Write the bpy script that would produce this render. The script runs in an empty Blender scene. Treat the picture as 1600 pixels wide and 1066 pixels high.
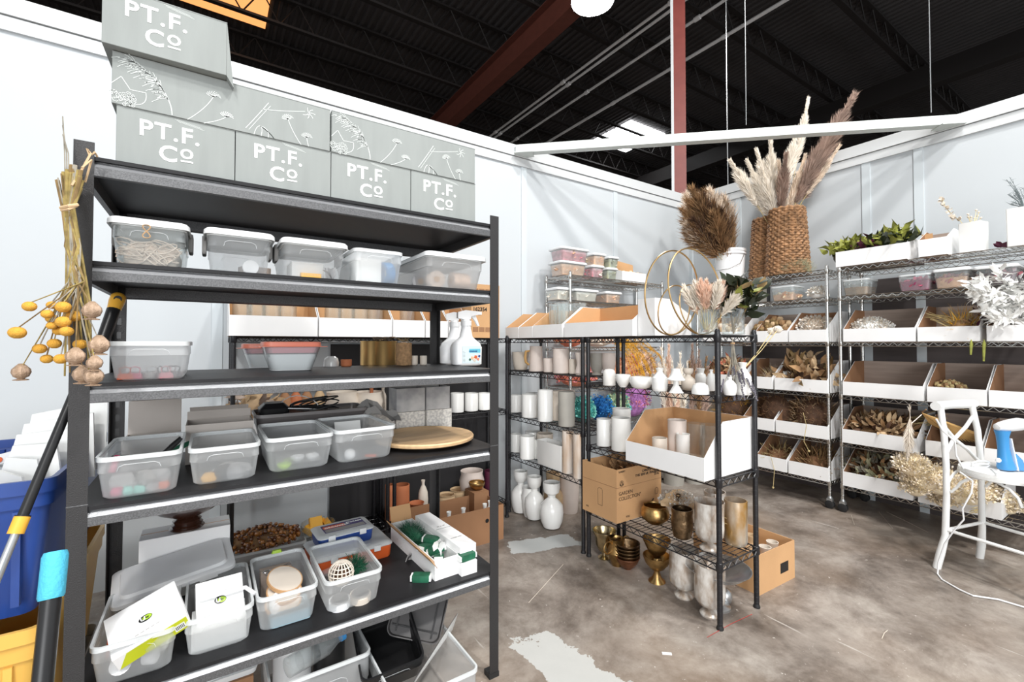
import bpy, bmesh, math, random
from mathutils import Vector, Matrix
from math import sin, cos, pi, radians as R
sc = bpy.context.scene
C = sc.collection
rnd = random.Random(7)
# ---------------------------------------------------------------- camera (16 mm class lens, eye height 1.33 m)
EYE = 1.33; F = 710.0; PITCH = R(1.2); YAW = math.atan2(.5547, .8321)
cam_d = bpy.data.cameras.new('camera'); cam = bpy.data.objects.new('camera', cam_d); C.objects.link(cam)
cam_d.sensor_width = 36; cam_d.lens = F/1600*36; cam_d.shift_y = -10/1600; cam_d.clip_end = 200; cam_d.clip_start = .02
cam.location = (0, 0, EYE); cam.rotation_euler = (pi/2+PITCH, 0, -YAW)
sc.camera = cam
# ---------------------------------------------------------------- world, lights, exposure
wd = bpy.data.worlds.new('world'); sc.world = wd; wd.use_nodes = True
wd.node_tree.nodes['Background'].inputs[0].default_value = (.93, .97, 1, 1)
wd.node_tree.nodes['Background'].inputs[1].default_value = .85
def area(name, loc, tgt, size, power, col=(1, 1, 1), sy=None):
    d = bpy.data.lights.new(name, 'AREA'); d.energy = power; d.size = size; d.color = col
    if sy: d.shape = 'RECTANGLE'; d.size_y = sy
    o = bpy.data.objects.new(name, d); C.objects.link(o); o.location = loc
    o.rotation_euler = (Vector(tgt)-Vector(loc)).to_track_quat('-Z', 'Y').to_euler()
    return o
area('high_bay_lamp_light', (3.0, -1.0, 6.9), (3.0, .6, 0), .45, 230, (1, .985, .96))
area('high_bay_lamp_light', (1.6, -2.4, 6.9), (2.2, 1, 0), .45, 230, (1, .985, .96))
area('high_bay_lamp_light', (-1.6, -1.6, 6.9), (0, 2, 1), .9, 90, (1, .985, .96))
area('high_bay_lamp_light', (-2.6, -4.2, 6.9), (1.5, 2.5, .6), .6, 250, (1, .985, .96))
area('front_fill_light', (-2.5, -5.4, 1.9), (.8, 2.2, 1.0), 4.2, 270, (.97, .985, 1), 2.6)  # added unseen fill behind the camera, brightens goods under the shelves
area('high_bay_lamp_light', (5.35, 5.0, 6.75), (5.0, 4.2, 0), .5, 160, (1, .985, .96))
vs = sc.view_settings
vs.view_transform = 'Standard'; vs.look = 'None'; vs.gamma = 1; vs.use_curve_mapping = False; vs.exposure = .05
try:
    sc.cycles.transparent_max_bounces = 24; sc.cycles.max_bounces = 8; sc.cycles.transmission_bounces = 8
    sc.cycles.use_denoising = True
    sc.cycles.sample_clamp_indirect = 8
except Exception: pass
# ---------------------------------------------------------------- pixel of the 1600x1066 photograph -> point on a world plane
_f0 = Vector((.5547, .8321, 0)); _r0 = Vector((.8321, -.5547, 0)); _f = _f0*cos(PITCH)+Vector((0, 0, sin(PITCH))); _u = _r0.cross(_f)
def P(px, py, x=None, y=None, z=None):
    d = _f+_r0*((px-800)/F)+_u*((523-py)/F)
    if x is not None: t = x/d.x
    elif y is not None: t = y/d.y
    else: t = (z-EYE)/d.z
    return Vector((0, 0, EYE))+d*t
def PD(px, py, depth):
    d = _f+_r0*((px-800)/F)+_u*((523-py)/F); return Vector((0, 0, EYE))+d*depth
# ---------------------------------------------------------------- materials
MATS = {}
def mat(name, col, rough=.5, metal=0., var=0., vs_=8., bump=0., bs=60., alpha=1., emit=0., col2=None, spec=.5, stretch=None, coat=0., trans=0., sss=0.):
    if name in MATS: return MATS[name]
    m = bpy.data.materials.new(name); m.use_nodes = True; nt = m.node_tree; n = nt.nodes; l = nt.links
    b = n['Principled BSDF']; c4 = (*col, 1)
    b.inputs['Base Color'].default_value = c4; b.inputs['Roughness'].default_value = rough; b.inputs['Metallic'].default_value = metal
    b.inputs['Specular IOR Level'].default_value = spec; b.inputs['Coat Weight'].default_value = coat
    if trans: b.inputs['Transmission Weight'].default_value = trans; b.inputs['IOR'].default_value = 1.3
    tc = None
    if var or bump or col2:
        tc = n.new('ShaderNodeTexCoord'); mp = n.new('ShaderNodeMapping'); l.new(tc.outputs['Object'], mp.inputs[0])
        if stretch: mp.inputs['Scale'].default_value = stretch
    if var or col2:
        t = n.new('ShaderNodeTexNoise'); t.inputs['Scale'].default_value = vs_; t.inputs['Detail'].default_value = 5; l.new(mp.outputs[0], t.inputs[0])
        r = n.new('ShaderNodeValToRGB'); l.new(t.outputs[0], r.inputs[0])
        a = col2 if col2 else tuple(max(0, c*(1-var)) for c in col); bb = col if col2 else tuple(min(1, c*(1+var*.6)) for c in col)
        r.color_ramp.elements[0].color = (*a, 1); r.color_ramp.elements[1].color = (*bb, 1)
        r.color_ramp.elements[0].position = .36; r.color_ramp.elements[1].position = .64
        l.new(r.outputs[0], b.inputs['Base Color'])
    if bump:
        t2 = n.new('ShaderNodeTexNoise'); t2.inputs['Scale'].default_value = bs; t2.inputs['Detail'].default_value = 3; l.new(mp.outputs[0], t2.inputs[0])
        bp = n.new('ShaderNodeBump'); bp.inputs['Strength'].default_value = bump; bp.inputs['Distance'].default_value = .01
        l.new(t2.outputs[0], bp.inputs['Height']); l.new(bp.outputs[0], b.inputs['Normal'])
    if alpha < 1: b.inputs['Alpha'].default_value = alpha
    if emit: b.inputs['Emission Color'].default_value = c4; b.inputs['Emission Strength'].default_value = emit
    MATS[name] = m; return m
def glassy(name, tint=(1, 1, 1), body=.1, rough=.05, bodycol=(.9, .95, .96)):
    """thin clear pane: see-through, a fresnel shine and a faint body colour"""
    m = bpy.data.materials.new(name); m.use_nodes = True; nt = m.node_tree; n = nt.nodes; l = nt.links; n.remove(n['Principled BSDF'])
    tr = n.new('ShaderNodeBsdfTransparent'); tr.inputs[0].default_value = (*tint, 1)
    gl = n.new('ShaderNodeBsdfGlossy'); gl.inputs['Roughness'].default_value = rough
    df = n.new('ShaderNodeBsdfDiffuse'); df.inputs[0].default_value = (*bodycol, 1)
    lw = n.new('ShaderNodeLayerWeight'); lw.inputs[0].default_value = .35
    a = n.new('ShaderNodeMixShader'); a.inputs[0].default_value = body; l.new(tr.outputs[0], a.inputs[1]); l.new(df.outputs[0], a.inputs[2])
    b = n.new('ShaderNodeMixShader'); l.new(lw.outputs['Facing'], b.inputs[0]); l.new(a.outputs[0], b.inputs[1]); l.new(gl.outputs[0], b.inputs[2])
    mt = n.new('ShaderNodeMath'); mt.operation = 'MULTIPLY'; mt.inputs[1].default_value = .55; l.new(lw.outputs['Facing'], mt.inputs[0]); l.new(mt.outputs[0], b.inputs[0])
    l.new(b.outputs[0], n['Material Output'].inputs[0]); return m
M_ = {}
M_['steel'] = mat('dark hammered steel', (.04, .039, .040), .4, .4, bump=.25, bs=420)
M_['lip'] = mat('grey hammered steel', (.13, .132, .137), .42, .4, var=.25, vs_=260, bump=.2, bs=420)
M_['ledge'] = mat('steel ledge with painted light', (.42, .43, .45), .35, .6, bump=.2, bs=420)  # lighter than the lip steel: light from above put into the ledge colour
M_['board'] = mat('black laminate board', (.016, .016, .018), .5, spec=.3, var=.25, vs_=5, bump=.02, bs=60)
M_['bwire'] = mat('black powder coat', (.010, .010, .013), .35, spec=.6)
M_['chrome'] = mat('chrome wire', (.62, .62, .60), .22, 1)
M_['zinc'] = mat('dull zinc', (.5, .52, .53), .4, .8)
M_['rubber'] = mat('black rubber', (.015, .015, .016), .6)
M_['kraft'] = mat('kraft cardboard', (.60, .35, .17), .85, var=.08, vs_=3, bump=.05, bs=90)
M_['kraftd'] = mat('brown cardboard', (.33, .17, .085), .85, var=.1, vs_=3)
M_['kraftg'] = mat('greyish cardboard lining', (.42, .34, .29), .85, var=.12, vs_=4, stretch=(1, 1, 8))
M_['card'] = mat('white cardboard', (.92, .92, .92), .7, var=.02, vs_=5)
M_['pgrey'] = mat('grey printed cardboard', (.29, .312, .304), .75, var=.05, vs_=4, bump=.03, bs=50, stretch=(6, 6, 1))
M_['ink'] = mat('white print', (.9, .92, .9), .7)
M_['inkthin'] = mat('thin white print', (.72, .76, .74), .7)
M_['black'] = mat('black plastic', (.012, .012, .013), .35)
M_['white'] = mat('white plastic', (.86, .87, .88), .35)
M_['paper'] = mat('white paper', (.86, .87, .86), .8)
M_['frost'] = None
M_['frostrim'] = mat('frosted plastic rim', (.84, .87, .88), .3, alpha=.72)
M_['frostlid'] = mat('frosted white lid', (.86, .88, .89), .35, alpha=.88)
M_['mould'] = mat('bin handle moulding', (.85, .88, .9), .3, alpha=.4)
M_['clear'] = glassy('clear plastic', (.96, .98, .98), .14, .12)
def frosty(name, col, k):
    m = bpy.data.materials.new(name); m.use_nodes = True; nt = m.node_tree; n = nt.nodes; l = nt.links; b = n['Principled BSDF']
    b.inputs['Base Color'].default_value = (*col, 1); b.inputs['Roughness'].default_value = .3
    tl = n.new('ShaderNodeBsdfTranslucent'); tl.inputs[0].default_value = (*col, 1); tr = n.new('ShaderNodeBsdfTransparent')
    a = n.new('ShaderNodeMixShader'); a.inputs[0].default_value = .55; l.new(b.outputs[0], a.inputs[1]); l.new(tl.outputs[0], a.inputs[2])
    c = n.new('ShaderNodeMixShader'); c.inputs[0].default_value = k; l.new(tr.outputs[0], c.inputs[1]); l.new(a.outputs[0], c.inputs[2]); l.new(c.outputs[0], n['Material Output'].inputs[0]); return m
M_['frost'] = frosty('frosted clear plastic', (.96, .98, .99), .36)
M_['semi'] = frosty('lightly frosted plastic', (.9, .93, .95), .24)
M_['glass'] = glassy('clear glass', (.97, .99, .99), .06, .03)
M_['ceramic'] = mat('white glazed ceramic', (.90, .90, .88), .25, coat=.3)
M_['matte'] = mat('matte white ceramic', (.87, .86, .83), .6, var=.04)
M_['cream'] = mat('cream ceramic', (.74, .66, .57), .6, var=.05)
M_['greyc'] = mat('grey ceramic', (.40, .38, .34), .6, var=.08)
M_['blush'] = mat('blush ceramic', (.78, .68, .62), .5, var=.05)
M_['terra'] = mat('terracotta', (.52, .17, .07), .75, var=.15)
M_['gold'] = mat('old gold metal', (.50, .32, .13), .36, 1, var=.3, vs_=30, bump=.1, bs=80)
M_['bronze'] = mat('dark bronze metal', (.24, .16, .09), .35, 1, var=.35, vs_=40, bump=.25, bs=90)
M_['copper'] = mat('copper bowl metal', (.45, .22, .13), .35, 1, var=.3, vs_=20)
M_['mercury'] = mat('mercury glass', (.86, .84, .80), .25, .25, col2=(.42, .32, .24), vs_=24, stretch=(1, 1, .5))
M_['mercgold'] = mat('amber mercury glass', (.78, .74, .66), .28, .6, col2=(.50, .27, .06), vs_=9, stretch=(1, 1, .5))
M_['wood'] = mat('light maple wood', (.72, .48, .26), .5, var=.12, vs_=6, stretch=(1, 12, 1))
M_['tan'] = mat('raffia tan', (.62, .44, .26), .8, var=.2)
M_['twine'] = mat('jute twine', (.47, .30, .16), .9, var=.25, vs_=80)
M_['palet'] = mat('pale twine', (.84, .68, .57), .9, var=.15, vs_=60)
M_['wicker'] = mat('brown wicker', (.34, .18, .085), .65, var=.45, vs_=25)
M_['blue'] = mat('navy plastic', (.018, .06, .27), .35, var=.1)
M_['yellow'] = mat('yellow plastic', (.85, .45, .05), .4)
M_['sky'] = mat('light blue foam', (.08, .50, .72), .7, bump=.3, bs=120)
M_['green'] = mat('dark green', (.012, .12, .06), .6, var=.3, vs_=30)
M_['mint'] = mat('mint plastic', (.25, .68, .58), .4)
M_['lime'] = mat('lime green', (.42, .65, .05), .5)
M_['red'] = mat('red plastic', (.50, .03, .025), .4)
M_['orange'] = mat('orange plastic', (.75, .13, .03), .4)
M_['pink'] = mat('pink plastic', (.72, .10, .22), .4)
M_['coral'] = mat('coral lid', (.85, .25, .16), .4)
M_['steam'] = mat('bright blue plastic', (.05, .28, .62), .35)
M_['silver'] = mat('silver metal', (.6, .61, .62), .3, .9)
M_['taupe'] = mat('taupe cardboard', (.56, .51, .47), .8, var=.05)
M_['grey'] = mat('grey cardboard', (.34, .33, .32), .8, var=.05)
M_['marble'] = mat('grey marble paper', (.50, .49, .48), .6, col2=(.26, .26, .27), vs_=9)
M_['terrazzo'] = mat('speckled terrazzo paper', (.80, .77, .71), .7, col2=(.50, .48, .46), vs_=95)
M_['wallp'] = mat('white wall panel', (.555, .59, .615), .55, var=.015, vs_=1)
M_['trim'] = mat('white aluminium trim', (.64, .66, .67), .4, var=.01, vs_=3)
M_['batten'] = mat('grey aluminium batten', (.60, .65, .68), .4)
M_['beam'] = mat('pale painted steel tube', (.60, .64, .62), .45)
M_['deck'] = mat('dark roof deck', (.05, .045, .046), .7, var=.2, vs_=.6)
M_['joist'] = mat('dark red primer steel', (.009, .006, .0055), .7)
M_['girder'] = mat('red primer steel', (.13, .038, .026), .6, var=.1)
M_['column'] = mat('chipped red painted steel', (.20, .038, .03), .4, col2=(.24, .05, .038), vs_=5)
M_['conduit'] = mat('galvanised conduit', (.8, .8, .8), .5, .0)
# plants
M_['pampas'] = mat('pale pampas', (.88, .74, .60), .9, var=.15)
M_['pampasw'] = mat('cream pampas', (.95, .88, .78), .9, var=.05)
M_['pampasd'] = mat('dark mauve pampas', (.44, .31, .25), .9, var=.3)
M_['brown'] = mat('brown dried grass', (.36, .21, .10), .9, var=.35, vs_=15)
M_['dkbrown'] = mat('dark dried foliage', (.11, .055, .03), .8, var=.4, vs_=20)
M_['straw'] = mat('straw stem', (.58, .46, .22), .8, var=.3, vs_=30)
M_['strawd'] = mat('brown stem', (.26, .17, .07), .8, var=.3, vs_=30)
M_['greyst'] = mat('grey stem', (.36, .33, .27), .8, var=.3, vs_=30)
M_['billy'] = mat('yellow craspedia', (.80, .42, .06), .9, var=.15, vs_=60, bump=.5, bs=500)
M_['poppy'] = mat('poppy pod', (.56, .40, .29), .85, col2=(.34, .23, .15), vs_=60, bump=.4, bs=200)
M_['blond'] = mat('blond dried florets', (.96, .80, .57), .9, var=.15)
M_['creamf'] = mat('cream dried florets', (.84, .76, .66), .9, var=.1)
M_['whitef'] = mat('bleached white foliage', (.90, .90, .88), .7)
M_['olive'] = mat('olive leaf', (.28, .30, .06), .6, var=.35, vs_=20)
M_['dkleaf'] = mat('dark green leaf', (.022, .032, .013), .45, var=.4, vs_=15)
M_['moss'] = mat('grey green moss', (.42, .42, .27), .9, var=.2)
M_['mustard'] = mat('mustard dyed grass', (.72, .38, .03), .85, var=.2, vs_=30)
M_['teal'] = mat('teal dyed moss', (.10, .48, .46), .85, var=.25, vs_=30)
M_['blued'] = mat('blue dyed moss', (.01, .14, .42), .85, var=.3, vs_=30)
M_['lilac'] = mat('lilac dyed flowers', (.50, .22, .55), .85, var=.3, vs_=30)
M_['paleg'] = mat('pale green moss', (.55, .66, .42), .85, var=.2)
M_['salmon'] = mat('salmon dried petals', (.85, .28, .17), .85, var=.25, vs_=30)
M_['peach'] = mat('peach dried petals', (.86, .50, .30), .85, var=.2, vs_=30)
M_['rose'] = mat('rose dried petals', (.68, .24, .28), .85, var=.35, vs_=30)
M_['magenta'] = mat('magenta petals', (.34, .03, .13), .85, var=.3, vs_=30)
M_['purple'] = mat('dark purple leaf', (.10, .012, .04), .6, var=.3)
M_['grey_green'] = mat('grey green twig', (.22, .26, .27), .8)
# ---------------------------------------------------------------- mesh builder
class MB:
    def __init__(s): s.v = []; s.f = []; s.m = []; s.T = Matrix.Identity(4); s.mi = 0
    def at(s, loc=(0, 0, 0), rz=0, rx=0, ry=0, sc=1):
        s.T = Matrix.Translation(loc) @ Matrix.Rotation(rz, 4, 'Z') @ Matrix.Rotation(ry, 4, 'Y') @ Matrix.Rotation(rx, 4, 'X') @ Matrix.Scale(sc, 4); return s
    def add(s, vs, fs, mi=None):
        o = len(s.v); T = s.T; s.v += [tuple(T @ Vector(p)) for p in vs]; s.f += [tuple(o+i for i in f) for f in fs]; s.m += [s.mi if mi is None else mi]*len(fs)
    def box(s, x0, x1, y0, y1, z0, z1, mi=None):
        s.add([(x0, y0, z0), (x1, y0, z0), (x1, y1, z0), (x0, y1, z0), (x0, y0, z1), (x1, y0, z1), (x1, y1, z1), (x0, y1, z1)],
              [(0, 3, 2, 1), (4, 5, 6, 7), (0, 1, 5, 4), (1, 2, 6, 5), (2, 3, 7, 6), (3, 0, 4, 7)], mi); return s
    def rings(s, rs, cap0=True, cap1=True, mi=None):
        n = len(rs[0]); vs = [p for r in rs for p in r]; fs = []
        for i in range(len(rs)-1):
            for j in range(n):
                k = (j+1) % n; fs.append((i*n+j, i*n+k, (i+1)*n+k, (i+1)*n+j))
        if cap0: fs.append(tuple(range(n-1, -1, -1)))
        if cap1: fs.append(tuple((len(rs)-1)*n+j for j in range(n)))
        s.add(vs, fs, mi); return s
    def lathe(s, prof, n=20, c=(0, 0, 0), cap0=True, cap1=True, mi=None, sx=1, sy=1, wob=None):
        rs = []
        for (r, z) in prof:
            rs.append([(c[0]+max(r, .0004)*sx*cos(2*pi*j/n)*(1 if not wob else 1+wob(j, n)), c[1]+max(r, .0004)*sy*sin(2*pi*j/n)*(1 if not wob else 1+wob(j, n)), c[2]+z) for j in range(n)])
        return s.rings(rs, cap0, cap1, mi)
    def rr(s, levels, ns=4, cap0=True, cap1=True, mi=None):
        """loft of rounded rectangles: (z, half x, half y, corner radius[, dx, dy])"""
        rs = []
        for L in levels:
            z, hx, hy, r = L[:4]; dx, dy = (L[4], L[5]) if len(L) > 4 else (0, 0); r = min(r, hx, hy); ring = []
            for q, (sx, sy) in enumerate(((1, 1), (-1, 1), (-1, -1), (1, -1))):
                for j in range(ns+1):
                    a = q*pi/2+j*pi/2/ns
                    ring.append((dx+sx*(hx-r)+r*cos(a), dy+sy*(hy-r)+r*sin(a), z))
            rs.append(ring)
        return s.rings(rs, cap0, cap1, mi)
    def tube(s, pts, r=.005, n=6, caps=True, mi=None):
        pts = [Vector(p) for p in pts]; rs = []; N = len(pts); up = None
        for i, p in enumerate(pts):
            d = (pts[min(i+1, N-1)]-pts[max(i-1, 0)])
            d = d.normalized() if d.length > 1e-9 else Vector((0, 0, 1))
            if up is None: up = Vector((0, 0, 1)) if abs(d.z) < .9 else Vector((1, 0, 0))
            a = d.cross(up); a = a.normalized() if a.length > 1e-6 else d.orthogonal().normalized(); b = d.cross(a).normalized(); up = -b if False else a.cross(d)
            q = r[i] if isinstance(r, (list, tuple)) else r
            rs.append([tuple(p+(a*cos(2*pi*j/n)+b*sin(2*pi*j/n))*q) for j in range(n)])
        return s.rings(rs, caps, caps, mi)
    def bar(s, a, b, r, n=4, mi=None): return s.tube([a, b], r, n, True, mi)
    def prism(s, poly, a0, a1, axis='x', mi=None):
        f = {'x': lambda p, a: (a, p[0], p[1]), 'y': lambda p, a: (p[0], a, p[1]), 'z': lambda p, a: (p[0], p[1], a)}[axis]
        n = len(poly); vs = [f(p, a0) for p in poly]+[f(p, a1) for p in poly]
        fs = [tuple(range(n-1, -1, -1)), tuple(range(n, 2*n))]+[(i, (i+1) % n, n+(i+1) % n, n+i) for i in range(n)]
        s.add(vs, fs, mi); return s
    def sphere(s, c, r, n=10, m=7, sz=1., mi=None, wob=0.):
        rs = []
        for i in range(1, m):
            a = -pi/2+pi*i/m; rs.append([(c[0]+r*cos(a)*cos(2*pi*j/n)*(1+wob*rnd.uniform(-1, 1)), c[1]+r*cos(a)*sin(2*pi*j/n)*(1+wob*rnd.uniform(-1, 1)), c[2]+r*sz*sin(a)) for j in range(n)])
        return s.rings(rs, True, True, mi)
    def tri(s, a, b, c, mi=None): s.add([a, b, c], [(0, 1, 2)], mi)
    def quad(s, a, b, c, d, mi=None): s.add([a, b, c, d], [(0, 1, 2, 3)], mi)
    def leaf(s, p, d, L, w, up=None, mi=None, curl=.15):
        p = Vector(p); d = Vector(d).normalized(); up = Vector(up) if up else Vector((rnd.uniform(-1, 1), rnd.uniform(-1, 1), rnd.uniform(-1, 1)))
        a = d.cross(up); a = a.normalized() if a.length > 1e-6 else d.orthogonal().normalized(); nrm = a.cross(d)
        q = [p, p+d*L*.35+a*w*.5+nrm*L*curl*.3, p+d*L*.7+a*w*.42+nrm*L*curl*.2, p+d*L-nrm*L*curl, p+d*L*.7-a*w*.42+nrm*L*curl*.2, p+d*L*.35-a*w*.5+nrm*L*curl*.3, p+d*L*.4+nrm*L*curl*.0, p+d*L*.72]
        s.add([tuple(v) for v in q], [(0, 1, 6), (1, 2, 7, 6), (2, 3, 7), (3, 4, 7), (4, 5, 6, 7), (5, 0, 6)], mi)
    def hair(s, p, q, w, mi=None):
        p = Vector(p); q = Vector(q); d = q-p; a = d.cross(Vector((rnd.uniform(-1, 1), rnd.uniform(-1, 1), rnd.uniform(-1, 1))))
        a = a.normalized()*w*.5 if a.length > 1e-9 else Vector((w*.5, 0, 0)); s.add([tuple(p-a), tuple(p+a), tuple(q)], [(0, 1, 2)], mi)
    def build(s, name, mats, parent=None, kind=None, label=None, sharp=38, flat=False, loc=None, rz=0):
        me = bpy.data.meshes.new(name); me.from_pydata(s.v, [], s.f)
        for m in (mats if isinstance(mats, (list, tuple)) else [mats]): me.materials.append(M_[m] if isinstance(m, str) else m)
        me.polygons.foreach_set('material_index', s.m)
        if not flat:
            me.polygons.foreach_set('use_smooth', [True]*len(s.f)); me.set_sharp_from_angle(angle=R(sharp))
        me.update(); o = bpy.data.objects.new(name, me); C.objects.link(o)
        if parent is not None: o.parent = parent
        if kind: o['kind'] = kind
        if label: o['label'] = label
        if loc is not None: o.location = loc
        if rz: o.rotation_euler.z = rz
        return o
def thing(name, label, cat, loc=(0, 0, 0), rz=0, group=None):
    o = bpy.data.objects.new(name, None); o.empty_display_size = .05; C.objects.link(o); o.location = loc; o.rotation_euler = (0, 0, rz)
    o['label'] = label; o['category'] = cat
    if group: o['group'] = group
    return o
def tag(o, label, cat, group=None, kind=None, loc=None, rz=None):
    o['label'] = label; o['category'] = cat
    if group: o['group'] = group
    if kind: o['kind'] = kind
    if loc is not None: o.location = loc
    if rz is not None: o.rotation_euler.z = rz
    return o
def dup(root, loc, rz=None, label=None, group=None, scale=None):
    r = root.copy(); C.objects.link(r); r.location = loc
    if rz is not None: r.rotation_euler.z = rz
    if label: r['label'] = label
    if group: r['group'] = group
    if scale is not None: r.scale = scale if isinstance(scale, (tuple, list)) else (scale,)*3
    for ch in [o for o in root.children]:
        c = ch.copy(); C.objects.link(c); c.parent = r
        for g in list(ch.children):
            d = g.copy(); C.objects.link(d); d.parent = c
    return r
def text(s, size, mat_, parent, loc, rot=(pi/2, 0, 0), name='lettering', ext=.0003, align='LEFT', spacing=1., bold=0.):
    cu = bpy.data.curves.new(name, 'FONT'); cu.body = s; cu.size = size; cu.extrude = ext; cu.align_x = align; cu.space_character = spacing; cu.offset = bold; cu.resolution_u = 3
    t = bpy.data.objects.new(name, cu); C.objects.link(t); dg = bpy.context.evaluated_depsgraph_get(); dg.update()
    me = bpy.data.meshes.new_from_object(t.evaluated_get(dg)); bpy.data.objects.remove(t); bpy.data.curves.remove(cu)
    me.materials.clear(); me.materials.append(M_[mat_])
    o = bpy.data.objects.new(name, me); C.objects.link(o); o.parent = parent; o.location = loc; o.rotation_euler = rot
    return o
# ================================================================ the setting
WB, WR, WH = 3.28, 4.72, 3.05        # back wall plane y, right wall plane x, wall height
def floor():
    m = bpy.data.materials.new('worn concrete'); m.use_nodes = True; nt = m.node_tree; n = nt.nodes; l = nt.links; b = n['Principled BSDF']
    tc = n.new('ShaderNodeTexCoord')
    def noise(sc_, det=6, rough=.6, dist=0):
        t = n.new('ShaderNodeTexNoise'); t.inputs['Scale'].default_value = sc_; t.inputs['Detail'].default_value = det; t.inputs['Roughness'].default_value = rough
        t.inputs['Distortion'].default_value = dist; l.new(tc.outputs['Object'], t.inputs[0]); return t.outputs[0]
    def ramp(src, stops):
        r = n.new('ShaderNodeValToRGB'); l.new(src, r.inputs[0]); e = r.color_ramp.elements
        e[0].position, e[0].color = stops[0][0], (*stops[0][1], 1); e[1].position, e[1].color = stops[-1][0], (*stops[-1][1], 1)
        for p, c in stops[1:-1]: x = e.new(p); x.color = (*c, 1)
        return r.outputs[0]
    def mix(a, b_, f, mode='MIX'):
        x = n.new('ShaderNodeMix'); x.data_type = 'RGBA'; x.blend_type = mode
        l.new(a, x.inputs[6]); 
        if hasattr(b_, 'links'): l.new(b_, x.inputs[7])
        else: x.inputs[7].default_value = (*b_, 1)
        if hasattr(f, 'links'): l.new(f, x.inputs[0])
        else: x.inputs[0].default_value = f
        return x.outputs[2]
    base = ramp(noise(1.3, 9, .72, .25), [(.36, (.14, .116, .098)), (.49, (.285, .245, .212)), (.64, (.45, .405, .36))])
    base = mix(base, ramp(noise(3.6, 9, .75, .3), [(.36, (.42, .38, .35)), (.56, (1, 1, 1))]), .75, 'MULTIPLY')
    tan = ramp(noise(.7, 3), [(.45, (0, 0, 0)), (.7, (.5, .5, .5))])
    base = mix(base, (.36, .25, .165), tan)
    speck = ramp(noise(30, 4, .7), [(.66, (0, 0, 0)), (.70, (1, 1, 1))])
    base = mix(base, (.62, .58, .54), speck)
    scr = n.new('ShaderNodeTexNoise'); mp = n.new('ShaderNodeMapping'); mp.inputs['Rotation'].default_value = (0, 0, .5); mp.inputs['Scale'].default_value = (28, 1.6, 1)
    l.new(tc.outputs['Object'], mp.inputs[0]); l.new(mp.outputs[0], scr.inputs[0]); scr.inputs['Scale'].default_value = 1.2; scr.inputs['Detail'].default_value = 3
    base = mix(base, (.6, .57, .53), ramp(scr.outputs[0], [(.70, (0, 0, 0)), (.74, (.6, .6, .6))]))
    # dried plaster / paint patches at fixed places on the slab
    sep = n.new('ShaderNodeSeparateXYZ'); l.new(tc.outputs['Object'], sep.inputs[0])
    wob = noise(6, 6, .7)
    for cx, cy, ax, hx, hy, colr in ((1.245, 1.46, .12, .115, .26, (.62, .63, .61)), (1.22, 1.05, .1, .2, .2, (.5, .51, .5)), (1.86, 2.43, -.3, .27, .10, (.54, .57, .57))):
        p2 = n.new('ShaderNodeMapping'); p2.vector_type = 'TEXTURE'; p2.inputs['Location'].default_value = (cx, cy, 0); p2.inputs['Rotation'].default_value = (0, 0, ax); p2.inputs['Scale'].default_value = (hx, hy, 1)
        l.new(tc.outputs['Object'], p2.inputs[0]); s2 = n.new('ShaderNodeSeparateXYZ'); l.new(p2.outputs[0], s2.inputs[0])
        def mth(op, a, b_=None):
            q = n.new('ShaderNodeMath'); q.operation = op
            for i, z in enumerate((a, b_)):
                if z is None: continue
                if hasattr(z, 'links'): l.new(z, q.inputs[i])
                else: q.inputs[i].default_value = z
            return q.outputs[0]
        d = mth('MAXIMUM', mth('ABSOLUTE', s2.outputs[0]), mth('ABSOLUTE', s2.outputs[1]))
        d = mth('ADD', d, mth('MULTIPLY', mth('SUBTRACT', wob, .5), 1.6))
        msk = mth('LESS_THAN', d, .92)
        base = mix(base, colr, mth('MULTIPLY', msk, .85))
    l.new(base, b.inputs['Base Color'])
    rr_ = n.new('ShaderNodeMapRange'); l.new(noise(2.5, 5), rr_.inputs[0]); rr_.inputs[3].default_value = .28; rr_.inputs[4].default_value = .6; l.new(rr_.outputs[0], b.inputs['Roughness'])
    bp = n.new('ShaderNodeBump'); bp.inputs['Strength'].default_value = .12; bp.inputs['Distance'].default_value = .01; l.new(noise(14, 6), bp.inputs['Height']); l.new(bp.outputs[0], b.inputs['Normal'])
    o = MB().box(-10, 30, -6, 34, -.1, 0).build('floor', m, kind='structure', flat=True)
floor()
def grp(name): 
    o = bpy.data.objects.new(name, None); C.objects.link(o); o['kind'] = 'structure'; return o
# back wall: panels between battens, capped by a channel
wb = grp('wall_back'); xs = [-4.6, -3.45, -2.3, -1.14, .04, 1.175, 2.31, 3.46, WR+.05]
for a, b in zip(xs[:-1], xs[1:]): MB().box(a+.02, b-.02, WB, WB+.05, 0, WH-.02).build('wall_panel', 'wallp', wb, flat=True)
for a in xs[:-1]: MB().box(a-.028, a+.028, WB-.008, WB+.045, 0, WH-.1).build('batten', 'batten', wb, flat=True)
M_['shadep'] = mat('dark brown grey wall shade', (.085, .07, .068), .7, var=.2, vs_=2, stretch=(1, 1, 6))
wr = grp('wall_right'); ys = [-2.6, -1.4, -.15, 1.20, 1.55, 2.69, WB-.02]
for a, b in zip(ys[:-1], ys[1:]): MB().box(WR, WR+.05, a+.02, b-.02, 0, WH-.02).build('wall_panel', 'wallp', wr, flat=True)
for a, b, zt_ in ((-.15, 1.20, 1.88), (1.20, 1.55, 1.88), (1.55, 2.69, 1.33)): MB().box(WR-.004, WR+.004, a+.03, b-.03, 0, zt_).build('wall_shade_panel', 'shadep', wr, flat=True)  # dark sheets added on the wall where the shelves and cartons shade it
for a in ys[:-1]: MB().box(WR-.008, WR+.045, a-.03, a+.03, 0, WH-.1).build('batten', 'batten', wr, flat=True)
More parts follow.
